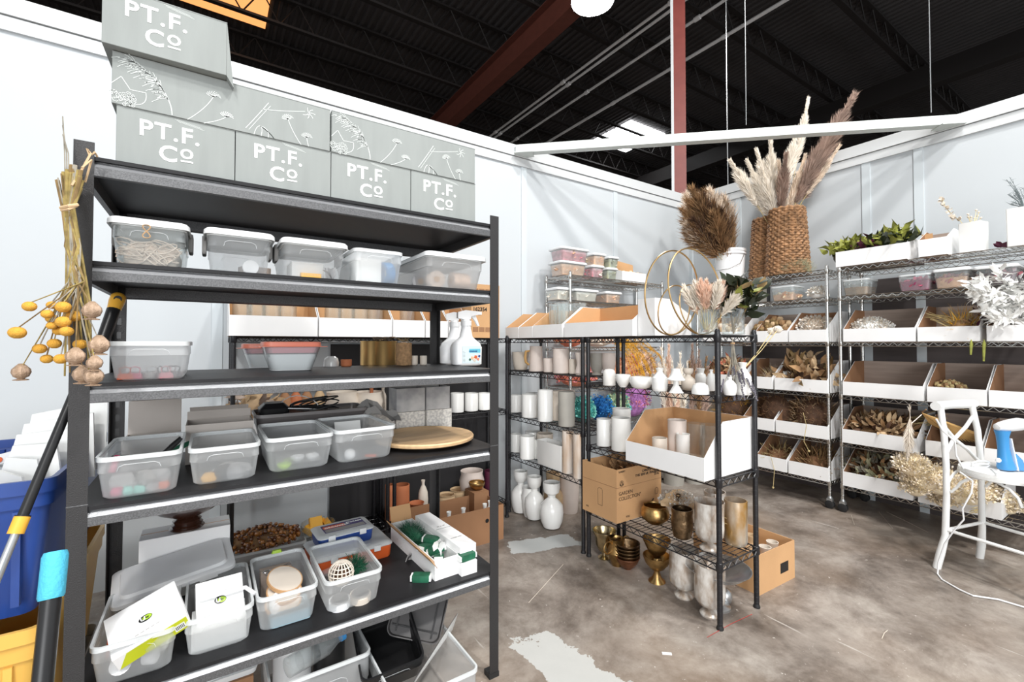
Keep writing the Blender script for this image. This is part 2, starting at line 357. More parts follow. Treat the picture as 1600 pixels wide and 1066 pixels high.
MB().box(WR-.03, WR+.04, WB-.04, WB+.04, 0, WH).build('corner_post', 'batten', wr, flat=True)
t = grp('trim_1')
MB().box(-4.6, WR-.02, WB-.03, WB+.09, WH-.075, WH+.02).build('cap_channel', 'trim', t, flat=True)
MB().box(-4.6, WR-.02, WB-.018, WB+.0, WH-.15, WH-.08).build('lower_channel', 'trim', t, flat=True)
t = grp('trim_2')
MB().box(WR-.03, WR+.09, -2.6, WB+.09, WH-.075, WH+.02).build('cap_channel', 'trim', t, flat=True)
MB().box(WR-.018, WR, -2.6, WB-.03, WH-.15, WH-.08).build('lower_channel', 'trim', t, flat=True)
# diagonal brace across the corner
b0, b1 = Vector((2.25, WB-.06, WH-.085)), Vector((WR-.05, .99, WH-.085)); dv = (b1-b0); ln = dv.length; ang = math.atan2(dv.y, dv.x)
br = thing('wall_brace', 'pale square steel tube bracing diagonally from back wall top to right wall top', 'brace', b0, ang)
MB().box(-.05, ln+.05, -.035, .035, .022, .092).build('square_tube', 'beam', br, flat=True)
MB().box(-.06, .10, -.06, .06, .014, .022).build('bracket', 'beam', br, flat=True); MB().box(ln-.10, ln+.06, -.06, .06, .014, .022).build('bracket', 'beam', br, flat=True)
# roof: ribbed deck, bar joists, girder
ce = grp('ceiling'); DZ = 8.12
mb = MB(); x = -10.0; prof = []
while x < 30: prof += [(x, DZ), (x+.05, DZ), (x+.065, DZ+.04), (x+.135, DZ+.04)]; x += .15
vs_ = [(p[0], -6, p[1]) for p in prof]+[(p[0], 34, p[1]) for p in prof]; n_ = len(prof)
mb.add(vs_, [(i, n_+i, n_+i+1, i+1) for i in range(n_-1)]); mb.build('roof_deck', 'deck', ce, flat=True)
def joist():
    m = MB(); x0, x1 = -9.8, 29.8
    for z in (7.52, 8.04): m.box(x0, x1, -.05, .05, z, z+.045)
    k = x0; up = True
    while k < x1: m.bar((k, 0, 7.54 if up else 8.06), (k+.32, 0, 8.06 if up else 7.54), .014, 4); k += .32; up = not up
    return m
jm = joist().build('joist', 'joist', ce, flat=True); jm.location = (0, 8.17-1.57*3, 0)
for k in range(1, 16):
    j = jm.copy(); C.objects.link(j); j.location.y = 8.17+1.57*(k-3)
g = MB(); g.box(4.98, 5.26, -6, 33, 6.98, 7.0); g.box(5.11, 5.13, -6, 33, 7.0, 7.5); g.box(4.98, 5.26, -6, 33, 7.5, 7.52); g.build('girder', 'girder', ce, flat=True)
g = MB(); g.box(13.0, 13.28, -6, 33, 6.98, 7.0); g.box(13.13, 13.15, -6, 33, 7.0, 7.5); g.build('girder', 'joist', ce, flat=True)
M_['skyl'] = mat('skylight panel', (.95, .98, 1), .5, emit=9); M_['skyo'] = mat('warm lit skylight panel', (1, .42, .14), .5, emit=1.15)
s = MB(); s.box(10.5, 12.1, 9.3, 10.95, DZ-.05, DZ-.03); s.build('skylight', 'skyl', ce, flat=True)
s = MB(); s.box(-.75, .92, 8.5, 10.9, DZ-.05, DZ-.03); s.build('skylight', 'skyo', ce, flat=True)
f = grp('wall_far'); MB().box(-10, 30, 33.9, 34, 0, 8.2).build('wall_panel', 'joist', f, flat=True); 
f = grp('wall_east'); MB().box(29.9, 30, -6, 34, 0, 8.2).build('wall_panel', 'joist', f, flat=True)
f = grp('wall_west'); MB().box(-10.1, -10, 4, 34, 0, 8.2).build('wall_panel', 'joist', f, flat=True)
# steel column beyond the corner
col = thing('steel_column', 'chipped red steel column rising behind the wall corner', 'column', (5.15, 3.74, 0), R(-53.7))
c = MB(); c.box(-.09, .09, -.095, -.082, 0, 6.98); c.box(-.09, .09, .082, .095, 0, 6.98); c.box(-.006, .006, -.082, .082, 0, 6.98); c.build('h_section', 'column', col, flat=True)
MB().box(-.13, .13, -.13, .13, 0, .02).build('base_plate', 'column', col, flat=True)
c = MB(); c.box(-.092, -.058, -.0975, -.0955, 0, 6.9); c.build('lit_edge_strip', 'trim', col, flat=True)  # light on the flange edge put in as a pale strip
# conduits under the joists
for i, (x, lab) in enumerate(((6.80, 'first of the long grey conduits crossing the roof, left one of the close pair'), (6.96, 'long grey conduit beside the leftmost one, right one of the close pair'), (7.55, 'long grey conduit in the middle, between the close pair and the jointed one'), (8.45, 'long grey jointed conduit, rightmost under the roof'))):
    c = thing('conduit', lab, 'pipe', (x, 0, 7.44), 0, 'grey conduits under the roof')
    MB().tube([(0, -2, 0), (0, 33, 0)], .028 if i < 3 else .035, 8).build('pipe', 'conduit', c)
    for k in range(2, 30, 3): MB().tube([(0, k, 0), (0, k+.12, 0)], .045, 8).build('coupling', 'conduit', c)
for (px, py, dep, z0, lab) in ((1455, 180, 3.55, 3.14, 'thin steel hanger rod rising from the corner brace near the right wall'), (1166, 210, 3.75, 3.14, 'thin steel hanger rod above the brace, beside the pampas plumes'), (1137, 255, 7.0, 3.4, 'thin pale rod hanging beyond the right wall, under the brace')):
    p = PD(px, py, dep); tag(MB().tube([(0, 0, z0), (0, 0, 8.0)], (.0035 if dep < 5 else .008), 6).build('hanger_rod', 'zinc'), lab, 'rod', 'hanger rods', loc=(p.x, p.y, 0))
# high bay lamp in view
hb = thing('high_bay_lamp', 'glaring white high bay lamp hanging beside the red roof girder', 'lamp', P(926, 2, z=6.95))
M_['lampglow'] = mat('lamp glow', (1, .99, .97), .5, emit=60)
MB().lathe([(.02, .45), (.06, .42), (.08, .25), (.34, .02), (.36, 0), (.35, 0), (.32, .02)], 20).build('reflector', 'silver', hb)
MB().lathe([(.0, -.005), (.34, -.005), (.34, .005), (0, .005)], 24).build('lens', 'lampglow', hb); MB().tube([(0, 0, .44), (0, 0, .62)], .008, 6).build('hook', 'black', hb)
# ================================================================ racks
def wire_rack(name, label, x0, x1, y0, y1, zs, ptop, m, group=None, caster=False, rings=True):
    w, d = x1-x0, y1-y0; t = thing(name, label, 'rack', ((x0+x1)/2, (y0+y1)/2, 0), 0, group)
    hx, hy = w/2, d/2; zb = .1 if caster else .0; r = .0127
    pm = MB(); pm.tube([(0, 0, zb), (0, 0, ptop)], r, 10); pm.sphere((0, 0, ptop), r, 8, 6)
    if rings:
        z = zb+.03
        while z < ptop: pm.lathe([(r+.0001, 0), (r+.0008, .001), (r+.0001, .002)], 10, (0, 0, z), False, False, mi=1); z += .0254
    first = None
    for sx in (-1, 1):
        for sy in (-1, 1):
            if first is None: o = pm.build('post', [m, 'zinc' if m == 'chrome' else 'steel'], t); first = o
            else: o = first.copy(); C.objects.link(o); o.parent = t
            o.location = (sx*(hx-r), sy*(hy-r), 0)
            if caster:
                c = MB(); c.lathe([(.012, .1), (.018, .085), (.014, .075)], 10); c.box(-.014, .014, -.02, .02, .045, .08)
                c.build('caster', 'zinc', o); w_ = MB(); w_.T = Matrix.Translation((0, 0, .033)) @ Matrix.Rotation(pi/2, 4, 'Y'); w_.lathe([(.02, -.018), (.033, -.014), (.033, .014), (.02, .018)], 16); w_.build('wheel', 'rubber', o)
            else:
                MB().lathe([(.016, 0), (.017, .006), (.012, .02)], 10).build('foot', 'rubber', o)
    fs = None
    for z in zs:
        if fs is None:
            s = MB(); a, b = hx-.012, hy-.012
            for zz, rr_ in ((0, .0034), (-.03, .0030)):
                for p, q in (((-a, -hy+.004), (a, -hy+.004)), ((-a, hy-.004), (a, hy-.004)), ((-hx+.004, -b), (-hx+.004, b)), ((hx-.004, -b), (hx-.004, b))): s.bar((*p, zz), (*q, zz), rr_, 6)
            for sx in (-1, 1):
                for sy in (-1, 1): s.lathe([(.015, -.034), (.018, -.03), (.0165, .006), (.014, .008)], 10, (sx*(hx-r), sy*(hy-r), 0))
            fs = s.build('shelf', m, t)
            zg = MB()
            for L, f_ in ((a, lambda u: (u, -hy+.004)), (a, lambda u: (u, hy-.004)), (b, lambda u: (-hx+.004, u)), (b, lambda u: (hx-.004, u))):
                k = max(4, int(round(2*L/.028))); pts = [(*f_(-L+2*L*i/k), -.002 if i % 2 else -.028) for i in range(k+1)]
                for i in range(k): zg.bar(pts[i], pts[i+1], .0022, 3)
            z1 = zg.build('zigzag_truss', m, fs, kind='stuff')
            dw = MB()
            if w > d:
                k = int(w/.027)
                for i in range(1, k): u = -hx+w*i/k; dw.bar((u, -hy+.004, -.001), (u, hy-.004, -.001), .0019, 3)
                for v in (-d/4, 0, d/4): dw.bar((-a, v, -.005), (a, v, -.005), .003, 4)
            else:
                k = int(d/.027)
                for i in range(1, k): u = -hy+d*i/k; dw.bar((-hx+.004, u, -.001), (hx-.004, u, -.001), .0019, 3)
                for v in (-w/4, 0, w/4): dw.bar((v, -b, -.005), (v, b, -.005), .003, 4)
            z2 = dw.build('deck_wires', m, fs, kind='stuff'); fs.location = (0, 0, z)
        else:
            o = fs.copy(); C.objects.link(o); o.parent = t; o.location = (0, 0, z)
            for g_ in (z1, z2): q = g_.copy(); C.objects.link(q); q.parent = o
    return t
BZ = [.20, .62, 1.03, 1.37]          # placeholder heights overwritten per rack
R4Z = [.165, .655, 1.165, 1.372]; R3Z = [.21, .70, .955, 1.20, 1.372]
# ================================================================ containers and common things
def shell(m, lv, th, ns=4, mi=None):
    """open rounded tub: outer levels, then the inner wall back down"""
    inn = [(z+(th if i == 0 else 0), hx-th, hy-th, max(r-th, .001)) for i, (z, hx, hy, r) in enumerate(lv)]
    m.rr(lv+inn[::-1], ns, True, True, mi)
def tub(label, loc, w=.19, d=.32, h=.115, rz=0, cat='bin', group=None, lid=None, m='frost', rim='frostrim', taper=.86, name='plastic_bin', handles=True, lidm='frostlid', rimh=.012):
    t = thing(name, label, cat, loc, rz, group); a, b = w/2, d/2; rc = .022
    b0 = MB(); q = taper
    shell(b0, [(0, a*q-.008, b*q-.008, rc), (.008, a*q, b*q, rc), (h*.62, a*(q+.62*(1-q))-.001, b*(q+.62*(1-q)), rc), (h*.64, a*(q+.66*(1-q))+.001, b*(q+.66*(1-q))+.001, rc), (h-.004, a-.005, b-.005, rc)], .0016)
    b0.build('tub', m, t)
    r = MB(); r.rr([(h-rimh, a-.0055, b-.0055, rc), (h-rimh, a, b, rc+.004), (h, a, b, rc+.004), (h, a-.0065, b-.0065, rc), (h-rimh, a-.0065, b-.0065, rc)], 4, False, False)
    r.build('rim', rim, t)
    if handles:
        hm = MB(); 
        for s in (-1, 1):
            y = s*(b*(q+.9*(1-q)))*1.0; hm.tube([(-a*.5, y-s*.004, h*.66), (-a*.46, y-s*.001, h*.76), (-a*.34, y, h*.8), (a*.34, y, h*.8), (a*.46, y-s*.001, h*.76), (a*.5, y-s*.004, h*.66)], .0009, 4)
        hm.build('handle_mould', 'mould', t, kind='stuff')
    if lid:
        l_ = MB(); l_.rr([(h+.001, a+.002, b+.002, rc), (h-.009, a+.006, b+.006, rc+.004), (h-.009, a+.008, b+.008, rc+.004), (h+.004, a+.007, b+.007, rc+.004), (h+.010, a+.001, b+.001, rc), (h+.010, a-.012, b-.012, rc), (h+.006, a-.016, b-.016, rc)], 4)
        l_.build('lid', lidm, t)
        if lid == 'latch':
            for s in (-1, 1):
                k = MB(); k.rr([(h-.05, .004, .030, .003), (h-.045, .006, .034, .003), (h+.004, .006, .036, .003), (h+.006, .003, .034, .002)], 2); k.build('latch', 'marble' if False else 'grey', t).location = (s*(a+.006), 0, 0)
    return t
def dbox(label, loc, w=.3, d=.3, hf=.09, hb=.2, rz=0, group=None, out='card', inn='kraft', inns=None, lip=.35, cat='box', name='display_box'):
    """white tray carton, low front, sides sloping up to a high back; front faces local -Y"""
    t = thing(name, label, cat, loc, rz, group); a, b, th = w/2, d/2, .003
    def panel(pl, n, fn, inn=inn):
        m = MB(); k = len(pl); vs = [fn(p, 0) for p in pl]+[fn(p, th) for p in pl]
        fs = [tuple(range(k))]; m.add(vs, fs, 0); m.add(vs, [tuple(range(2*k-1, k-1, -1))], 1); m.add(vs, [(i, k+i, k+(i+1) % k, (i+1) % k) for i in range(k)], 0)
        m.build(n, [out, inn], t, flat=True)
    panel([(-a, 0), (a, 0), (a, hf), (-a, hf)], 'front_panel', lambda p, q: (p[0], -b+q, p[1]))
    panel([(-a, 0), (a, 0), (a, hb), (-a, hb)], 'back_panel', lambda p, q: (p[0], b-q, p[1]))
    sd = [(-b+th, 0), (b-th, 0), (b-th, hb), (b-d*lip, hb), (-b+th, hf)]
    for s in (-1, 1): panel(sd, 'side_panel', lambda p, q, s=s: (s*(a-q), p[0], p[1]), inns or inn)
    MB().box(-a+.001, a-.001, -b+.001, b-.001, 0, .003).build('base', inn, t, flat=True)
    return t
def carton(label, loc, w, d, h, rz=0, m='kraft', group=None, flaps=False, inn='kraftd', cat='box', name='cardboard_box', open_=False, flapang=(115, 100), flen=None):
    t = thing(name, label, cat, loc, rz, group); a, b = w/2, d/2
    if not open_:
        x = MB(); x.rr([(0, a-.001, b-.001, .002), (.001, a, b, .002), (h-.001, a, b, .002), (h, a-.001, b-.001, .002)], 2); x.build('carton_body', m, t, sharp=30)
        MB().box(-a+.002, a-.002, -.0012, .0012, h, h+.0006).build('flap_seam', inn, t, flat=True)
    else:
        th = .004; x = MB(); x.box(-a, a, -b, -b+th, 0, h); x.box(-a, a, b-th, b, 0, h); x.box(-a, -a+th, -b+th, b-th, 0, h); x.box(a-th, a, -b+th, b-th, 0, h); x.box(-a+th, a-th, -b+th, b-th, 0, th); x.build('carton_body', m, t, flat=True)
        fl = flen or d*.45
        for k, an in enumerate(flapang if flaps else ()):
            if an is None: continue
            s = -1 if k % 2 == 0 else 1; f_ = MB()
            if k < 2: f_.box(-a+.002, a-.002, 0, .003, 0, fl); o = f_.build('flap', m, t, flat=True); o.location = (0, s*b, h); o.rotation_euler = (s*-R(an), 0, 0)
            else: f_.box(0, .003, -b+.002, b-.002, 0, fl); o = f_.build('flap', m, t, flat=True); o.location = (s*a, 0, h); o.rotation_euler = (0, s*R(an), 0)
    return t
def vase(label, loc, prof, m, cat='vase', name='vase', group=None, rz=0, th=.004, n=24, sx=1, sy=1, parts=None, solid=False, mi=None):
    """prof: outer (r,z) from bottom to rim; an inner wall is added"""
    inn = [(max(r-th, .002), max(z, prof[0][1]+th)) for r, z in prof if r > th*1.5][::-1]
    x = MB(); x.lathe(prof if solid else prof+inn, n, sx=sx, sy=sy)
    if parts: t = thing(name, label, cat, loc, rz, group); x.build(parts, m, t); return t
    return tag(x.build(name, m), label, cat, group, loc=loc, rz=rz)
def cyl(r, h, tp=1., b=.004): return [(r*tp-b, 0), (r*tp, b), (r, h-.002), (r-.001, h)]
# lathe outlines, unit height and unit max radius
def sc_(pr, r, h): return [(a*r, b*h) for a, b in pr]
BOTTLE = [(.55, 0), (.8, .03), (.95, .2), (1, .42), (.9, .62), (.55, .78), (.32, .84), (.28, .9), (.36, .97), (.38, 1)]
JUG = [(.6, 0), (.72, .02), (.8, .12), (.84, .28), (.86, .5), (.74, .66), (.5, .74), (.48, .82), (.6, .95), (.62, 1)]
BOTT2 = [(.85, 0), (.95, .05), (1, .45), (.96, .58), (.55, .74), (.36, .82), (.34, .88), (.5, .96), (.52, 1)]
BOWL = [(.42, 0), (.45, .06), (.6, .15), (.88, .5), (1, .85), (.97, 1)]
COMPOTE = [(.62, 0), (.6, .05), (.28, .14), (.16, .28), (.2, .40), (.55, .5), (.85, .68), (.97, .9), (1, 1)]
URN = [(.5, 0), (.72, .03), (.92, .16), (1, .34), (.93, .5), (.6, .6), (.32, .66), (.34, .72), (.62, .78), (.72, .9), (.7, 1)]
GOBLET = [(.70, 0), (.72, .03), (.58, .07), (.24, .12), (.26, .16), (.8, .21), (1.03, .30), (1.08, .45), (1.07, .9), (1.12, 1)]
POT = [(.6, 0), (.7, .03), (.9, .35), (1, .7), (.86, .88), (.9, 1)]
def ball_twine(m, c, r, n=26, w=.0022):
    for k in range(n):
        ax = Vector((rnd.uniform(-1, 1), rnd.uniform(-1, 1), rnd.uniform(-1, 1))).normalized(); u = ax.orthogonal().normalized(); v = ax.cross(u)
        m.tube([Vector(c)+(u*cos(a)+v*sin(a))*r*rnd.uniform(.94, 1.02) for a in [2*pi*j/12 for j in range(13)]], w, 3, False)
# ---- plants
def plume(m, p0, p1, L, w, n=240, bend=(0, 0, 0), stemr=.002, mi=0, ms=1, hw=.0022, flare=.8, droop=.25):
    """stem from p0 to p1, feathery head over its last L metres"""
    p0, p1, bend = Vector(p0), Vector(p1), Vector(bend); q = lambda t: p0.lerp(p1, t)+bend*t*t
    m.tube([q(i/6) for i in range(7)], [stemr*(1-.6*i/6) for i in range(7)], 4, True, ms)
    tot = (q(1)-p0).length; t0 = max(.02, 1-L/tot)
    for i in range(n):
        t = t0+(1-t0)*rnd.random(); p = q(t); d = (q(min(1, t+.02))-q(t-.02)).normalized()
        s = (t-t0)/(1-t0); env = (sin(min(1, s*1.25+.10)*pi*.95)**.7)*.9+.12
        rv = Vector((rnd.uniform(-1, 1), rnd.uniform(-1, 1), rnd.uniform(-1, 1))); rv = (rv-d*rv.dot(d)).normalized()
        e = p+rv*w*env*rnd.uniform(.4, 1)*flare+d*w*env*rnd.uniform(.7, 1.9); e.z -= w*droop*rnd.random()
        mid = (p+e)/2+rv*w*.15
        m.hair(p, e, hw*rnd.uniform(.7, 1.5), mi)
def clump(m, c, rad, n, s, kind='petal', mi=(0,), up=.3, kmax=1.05):
    for i in range(n):
        th, ph = rnd.uniform(0, 2*pi), math.acos(rnd.uniform(-.35, 1)); k = rnd.uniform(.62, kmax)
        nrm = Vector((sin(ph)*cos(th), sin(ph)*sin(th), cos(ph))); p = Vector((c[0]+nrm.x*rad[0]*k, c[1]+nrm.y*rad[1]*k, c[2]+nrm.z*rad[2]*k))
        d = (nrm+Vector((rnd.uniform(-1, 1), rnd.uniform(-1, 1), rnd.uniform(-1, 1)))*.8+Vector((0, 0, up))).normalized(); q = rnd.choice(mi)
        if kind == 'petal':
            a = d.orthogonal().normalized()*s*.5; b = d*s*rnd.uniform(.7, 1.2); m.add([tuple(p-a*.4), tuple(p+b*.5-a), tuple(p+b), tuple(p+b*.5+a), tuple(p+a*.4)], [(0, 1, 2, 3, 4)], q)
        elif kind == 'leaf': m.leaf(p, d, s*rnd.uniform(.7, 1.3), s*.38, nrm, q)
        elif kind == 'twig': m.bar(p, p+d*s*rnd.uniform(.6, 1.4), s*.03, 3, q)
        elif kind == 'hair': m.hair(p, p+d*s*rnd.uniform(.6, 1.4), s*.05, q)
        elif kind == 'ball': m.sphere(p, s*.5*rnd.uniform(.7, 1.2), 7, 5, mi=q)
def core(m, c, rad, mi=0, n=12): m.sphere(c, rad[0]*.82, n, 7, rad[2]/rad[0], mi, .06) if abs(rad[0]-rad[1]) < .01 else m.add(*_ell(c, rad), mi)
def _ell(c, rad, n=14, k=7):
    v = []; f = []
    for i in range(k+1):
        a = -pi/2+pi*i/k
        for j in range(n): u = 1+rnd.uniform(-.07, .07); v.append((c[0]+rad[0]*.82*u*cos(a)*cos(2*pi*j/n), c[1]+rad[1]*.82*u*cos(a)*sin(2*pi*j/n), c[2]+rad[2]*.82*sin(a)))
    for i in range(k):
        for j in range(n): f.append((i*n+j, i*n+(j+1) % n, (i+1)*n+(j+1) % n, (i+1)*n+j))
    return v, f
def bunch(label, loc, rad, n, s, kind, mats, cat='dried flowers', name='dried_flower_bunch', group=None, stems=0, sdir=(1, 0, 0), rz=0, corem=None, slen=.2):
    """a heap of dried material lying in a box: one body, countless florets"""
    t = thing(name, label, cat, loc, rz, group); m = MB(); mm = list(mats)
    core(m, (0, 0, rad[2]*.75), rad, len(mm) if corem else 0); m.build('flower_core', mm+([corem] if corem else []), t, kind='stuff')
    m = MB(); clump(m, (0, 0, rad[2]*.75), rad, n, s, kind, range(len(mm))); m.build('florets', mm, t, kind='stuff')
    if stems:
        m = MB(); sd = Vector(sdir).normalized()
        for i in range(stems):
            y = rnd.uniform(-.6, .6); o_ = Vector((-sd.y*y*rad[0], sd.x*y*rad[0], rad[2]*rnd.uniform(.7, 1.5)))
            m.tube([o_, o_+sd*slen*.5+Vector((0, 0, rnd.uniform(-.01, .02))), o_+sd*slen*rnd.uniform(.8, 1.1)+Vector((rnd.uniform(-.02, .02), rnd.uniform(-.03, .03), rnd.uniform(-.02, .03)))], .0018, 4)
        m.build('stems', 'straw', t, kind='stuff')
    return t
# ================================================================ front rack (dark industrial shelving)
Y0 = 1.57; DEP = .60; LX0 = P(105, 700, y=Y0).x; LX1 = P(779, 700, y=Y0).x
SZ = [.403+.018, .896+.018, 1.2135+.016, 1.5286+.017, 1.80+.017]       # board tops
RC_ = ((LX0+LX1)/2, Y0+DEP/2)
rk = thing('storage_rack', 'tall dark grey metal storage rack with five black shelves, nearest on the left', 'rack', (*RC_, 0))
hx, hy = (LX1-LX0)/2, DEP/2
pm = MB(); pm.prism([(0, 0), (.04, 0), (.04, .003), (.003, .003), (.003, .04), (0, .04)], 0, 1.852, 'z')
z = .04
while z < 1.83: pm.box(.016, .024, -.0006, .0, z, z+.012, 1) if False else None; z += .05
slot = MB(); z = .05
while z < 1.83: slot.box(.0400, .0404, .008, .02, z, z+.022); slot.box(.012, .022, .0400, .0404, z, z+.022); z += .05
for i, (sx, sy) in enumerate(((-1, -1), (1, -1), (1, 1), (-1, 1))):
    o = pm.build('post', 'steel', rk, flat=True) if i == 0 else o0.copy()
    if i == 0: o0 = o
    else: C.objects.link(o); o.parent = rk
    o.location = (sx*hx, sy*hy, 0); o.rotation_euler.z = [0, pi/2, pi, -pi/2][i]
    s_ = MB(); s_.box(.0026, .0036, .012, .022, .0, .001)
    s_ = MB(); z = .05
    while z < 1.83: s_.box(.003, .0036, .014, .026, z, z+.024); z += .05
    s_.build('keyhole_slots', 'black', o, kind='stuff', flat=True)
    f_ = MB(); f_.box(-.002, .042, -.002, .042, 0, .02); f_.build('foot', 'rubber', o, flat=True)
# splice line half way up the posts
for i, (sx, sy) in enumerate(((-1, -1), (1, -1))):
    m = MB(); m.box(-.0008, .0408, -.0008, .0004, .92, .9225); o = m.build('post_joint', 'lip', rk, flat=True); o.location = (sx*hx-(0 if sx < 0 else .04), sy*hy, 0)
for k, zt in enumerate(SZ):
    sh = MB(); sh.box(-hx+.004, hx-.004, -hy+.004, hy-.004, -.010, 0); sh = sh.build('shelf', 'board', rk, flat=True); sh.location = (0, 0, zt)
    # front and back beams: recessed upper web, sloping ledge, lower face
    pr = [(-hy+.014, -.001), (-hy+.014, -.013), (-hy+.001, -.027), (-hy+.001, -.050), (-hy+.010, -.052), (-hy+.020, -.046), (-hy+.020, -.004)]
    x0, x1 = -hx+.038, hx-.038
    for nm, fl in (('front_beam', 1), ('back_beam', -1)):
        b_ = MB(); b_.prism([(fl*y, z) for y, z in (pr if fl == 1 else pr[::-1])], x0, x1, 'x'); b_.m[2+1] = 1 if fl == 1 else 0; o = b_.build(nm, ['lip', 'ledge'], sh, flat=True)
    for s in (-1, 1):
        b_ = MB(); b_.box(s*(hx-.004)-.010, s*(hx-.004)+.002, -hy+.03, hy-.03, -.048, -.002) if False else b_.prism([(-hy+.03, -.046), (hy-.03, -.046), (hy-.03, -.010), (-hy+.03, -.010)], min(s*(hx-.003), s*(hx-.018)), max(s*(hx-.003), s*(hx-.018)), 'x')
        b_.build('side_beam', 'steel', sh, flat=True)
# ---------------------------------------------------------------- the wire racks
RX0, RX1 = 1.985, 2.33
rackA = wire_rack('wire_rack', 'black wire rack standing nearest in the room, with brass pots at its foot', RX0, RX1, 1.235, 2.14, [.30, .69, 1.085, 1.372], 1.392, 'bwire', 'black wire racks')
rackB = wire_rack('wire_rack', 'black wire rack of white cups and vases, behind the nearest wire rack', RX0, RX1, 2.165, 3.05, [.46, .77, 1.12, 1.372], 1.392, 'bwire', 'black wire racks')
rackC = wire_rack('wire_rack', 'black wire rack at the back wall, seen through the left end of the grey rack', .10, 1.00, 2.94, 3.25, [.12, .82, 1.372], 1.385, 'bwire', 'black wire racks')
rackD = wire_rack('wire_rack', 'black wire rack at the back wall, seen through the right end of the grey rack', 1.02, 1.935, 2.94, 3.25, [.12, .82, 1.372], 1.385, 'bwire', 'black wire racks')
BX0, BX1 = 4.19, 4.65
CZ = [.215, .553, .926, 1.345, 1.71, 1.94]
rackE = wire_rack('wire_rack', 'chrome wire rack on the right wall nearest the corner, with the wicker basket on top', BX0, BX1, 1.645, 2.86, CZ, 1.965, 'chrome', 'chrome wire racks', caster=True)
rackF = wire_rack('wire_rack', 'chrome wire rack on the right wall behind the white stool', BX0, BX1, .06, 1.58, CZ, 1.965, 'chrome', 'chrome wire racks', caster=True)
rackG = wire_rack('wire_rack', 'chrome wire rack in the corner at the back wall, lidded tubs on top', 2.52, 3.74, 2.90, 3.25, [.2, .62, .95, 1.30, 1.70, 1.915], 1.94, 'chrome', 'chrome wire racks')
# ================================================================ things on the grey storage rack
def FX(pl, pr, Y, py=538):
    a, b = P(pl, py, y=Y), P(pr, py, y=Y); return (a.x+b.x)/2, b.x-a.x
def FY(pl, pr, X, py=538):
    a, b = P(pl, py, x=X), P(pr, py, x=X); return (a.y+b.y)/2, a.y-b.y
def RD(pl, pr, pt, pb, zs, Y=None, X=None):
    """round thing: edges and foot in the photo -> centre on its shelf, radius, height"""
    pc = (pl+pr)/2
    q = P(pc, pb, z=zs) if Y is None and X is None else (P(pc, 538, y=Y) if X is None else P(pc, 538, x=X))
    dep = q.x*.5547+q.y*.8321; th = math.atan((pc-800)/F); r = (pr-pl)*dep*cos(th)/F/2; dr = Vector((q.x, q.y, 0)).normalized()
    if Y is None and X is None: c = Vector((q.x, q.y, zs))+dr*r
    else: c = Vector((q.x, q.y, zs))
    h = P(pc, pt, y=q.y).z-zs
    return c, r, h
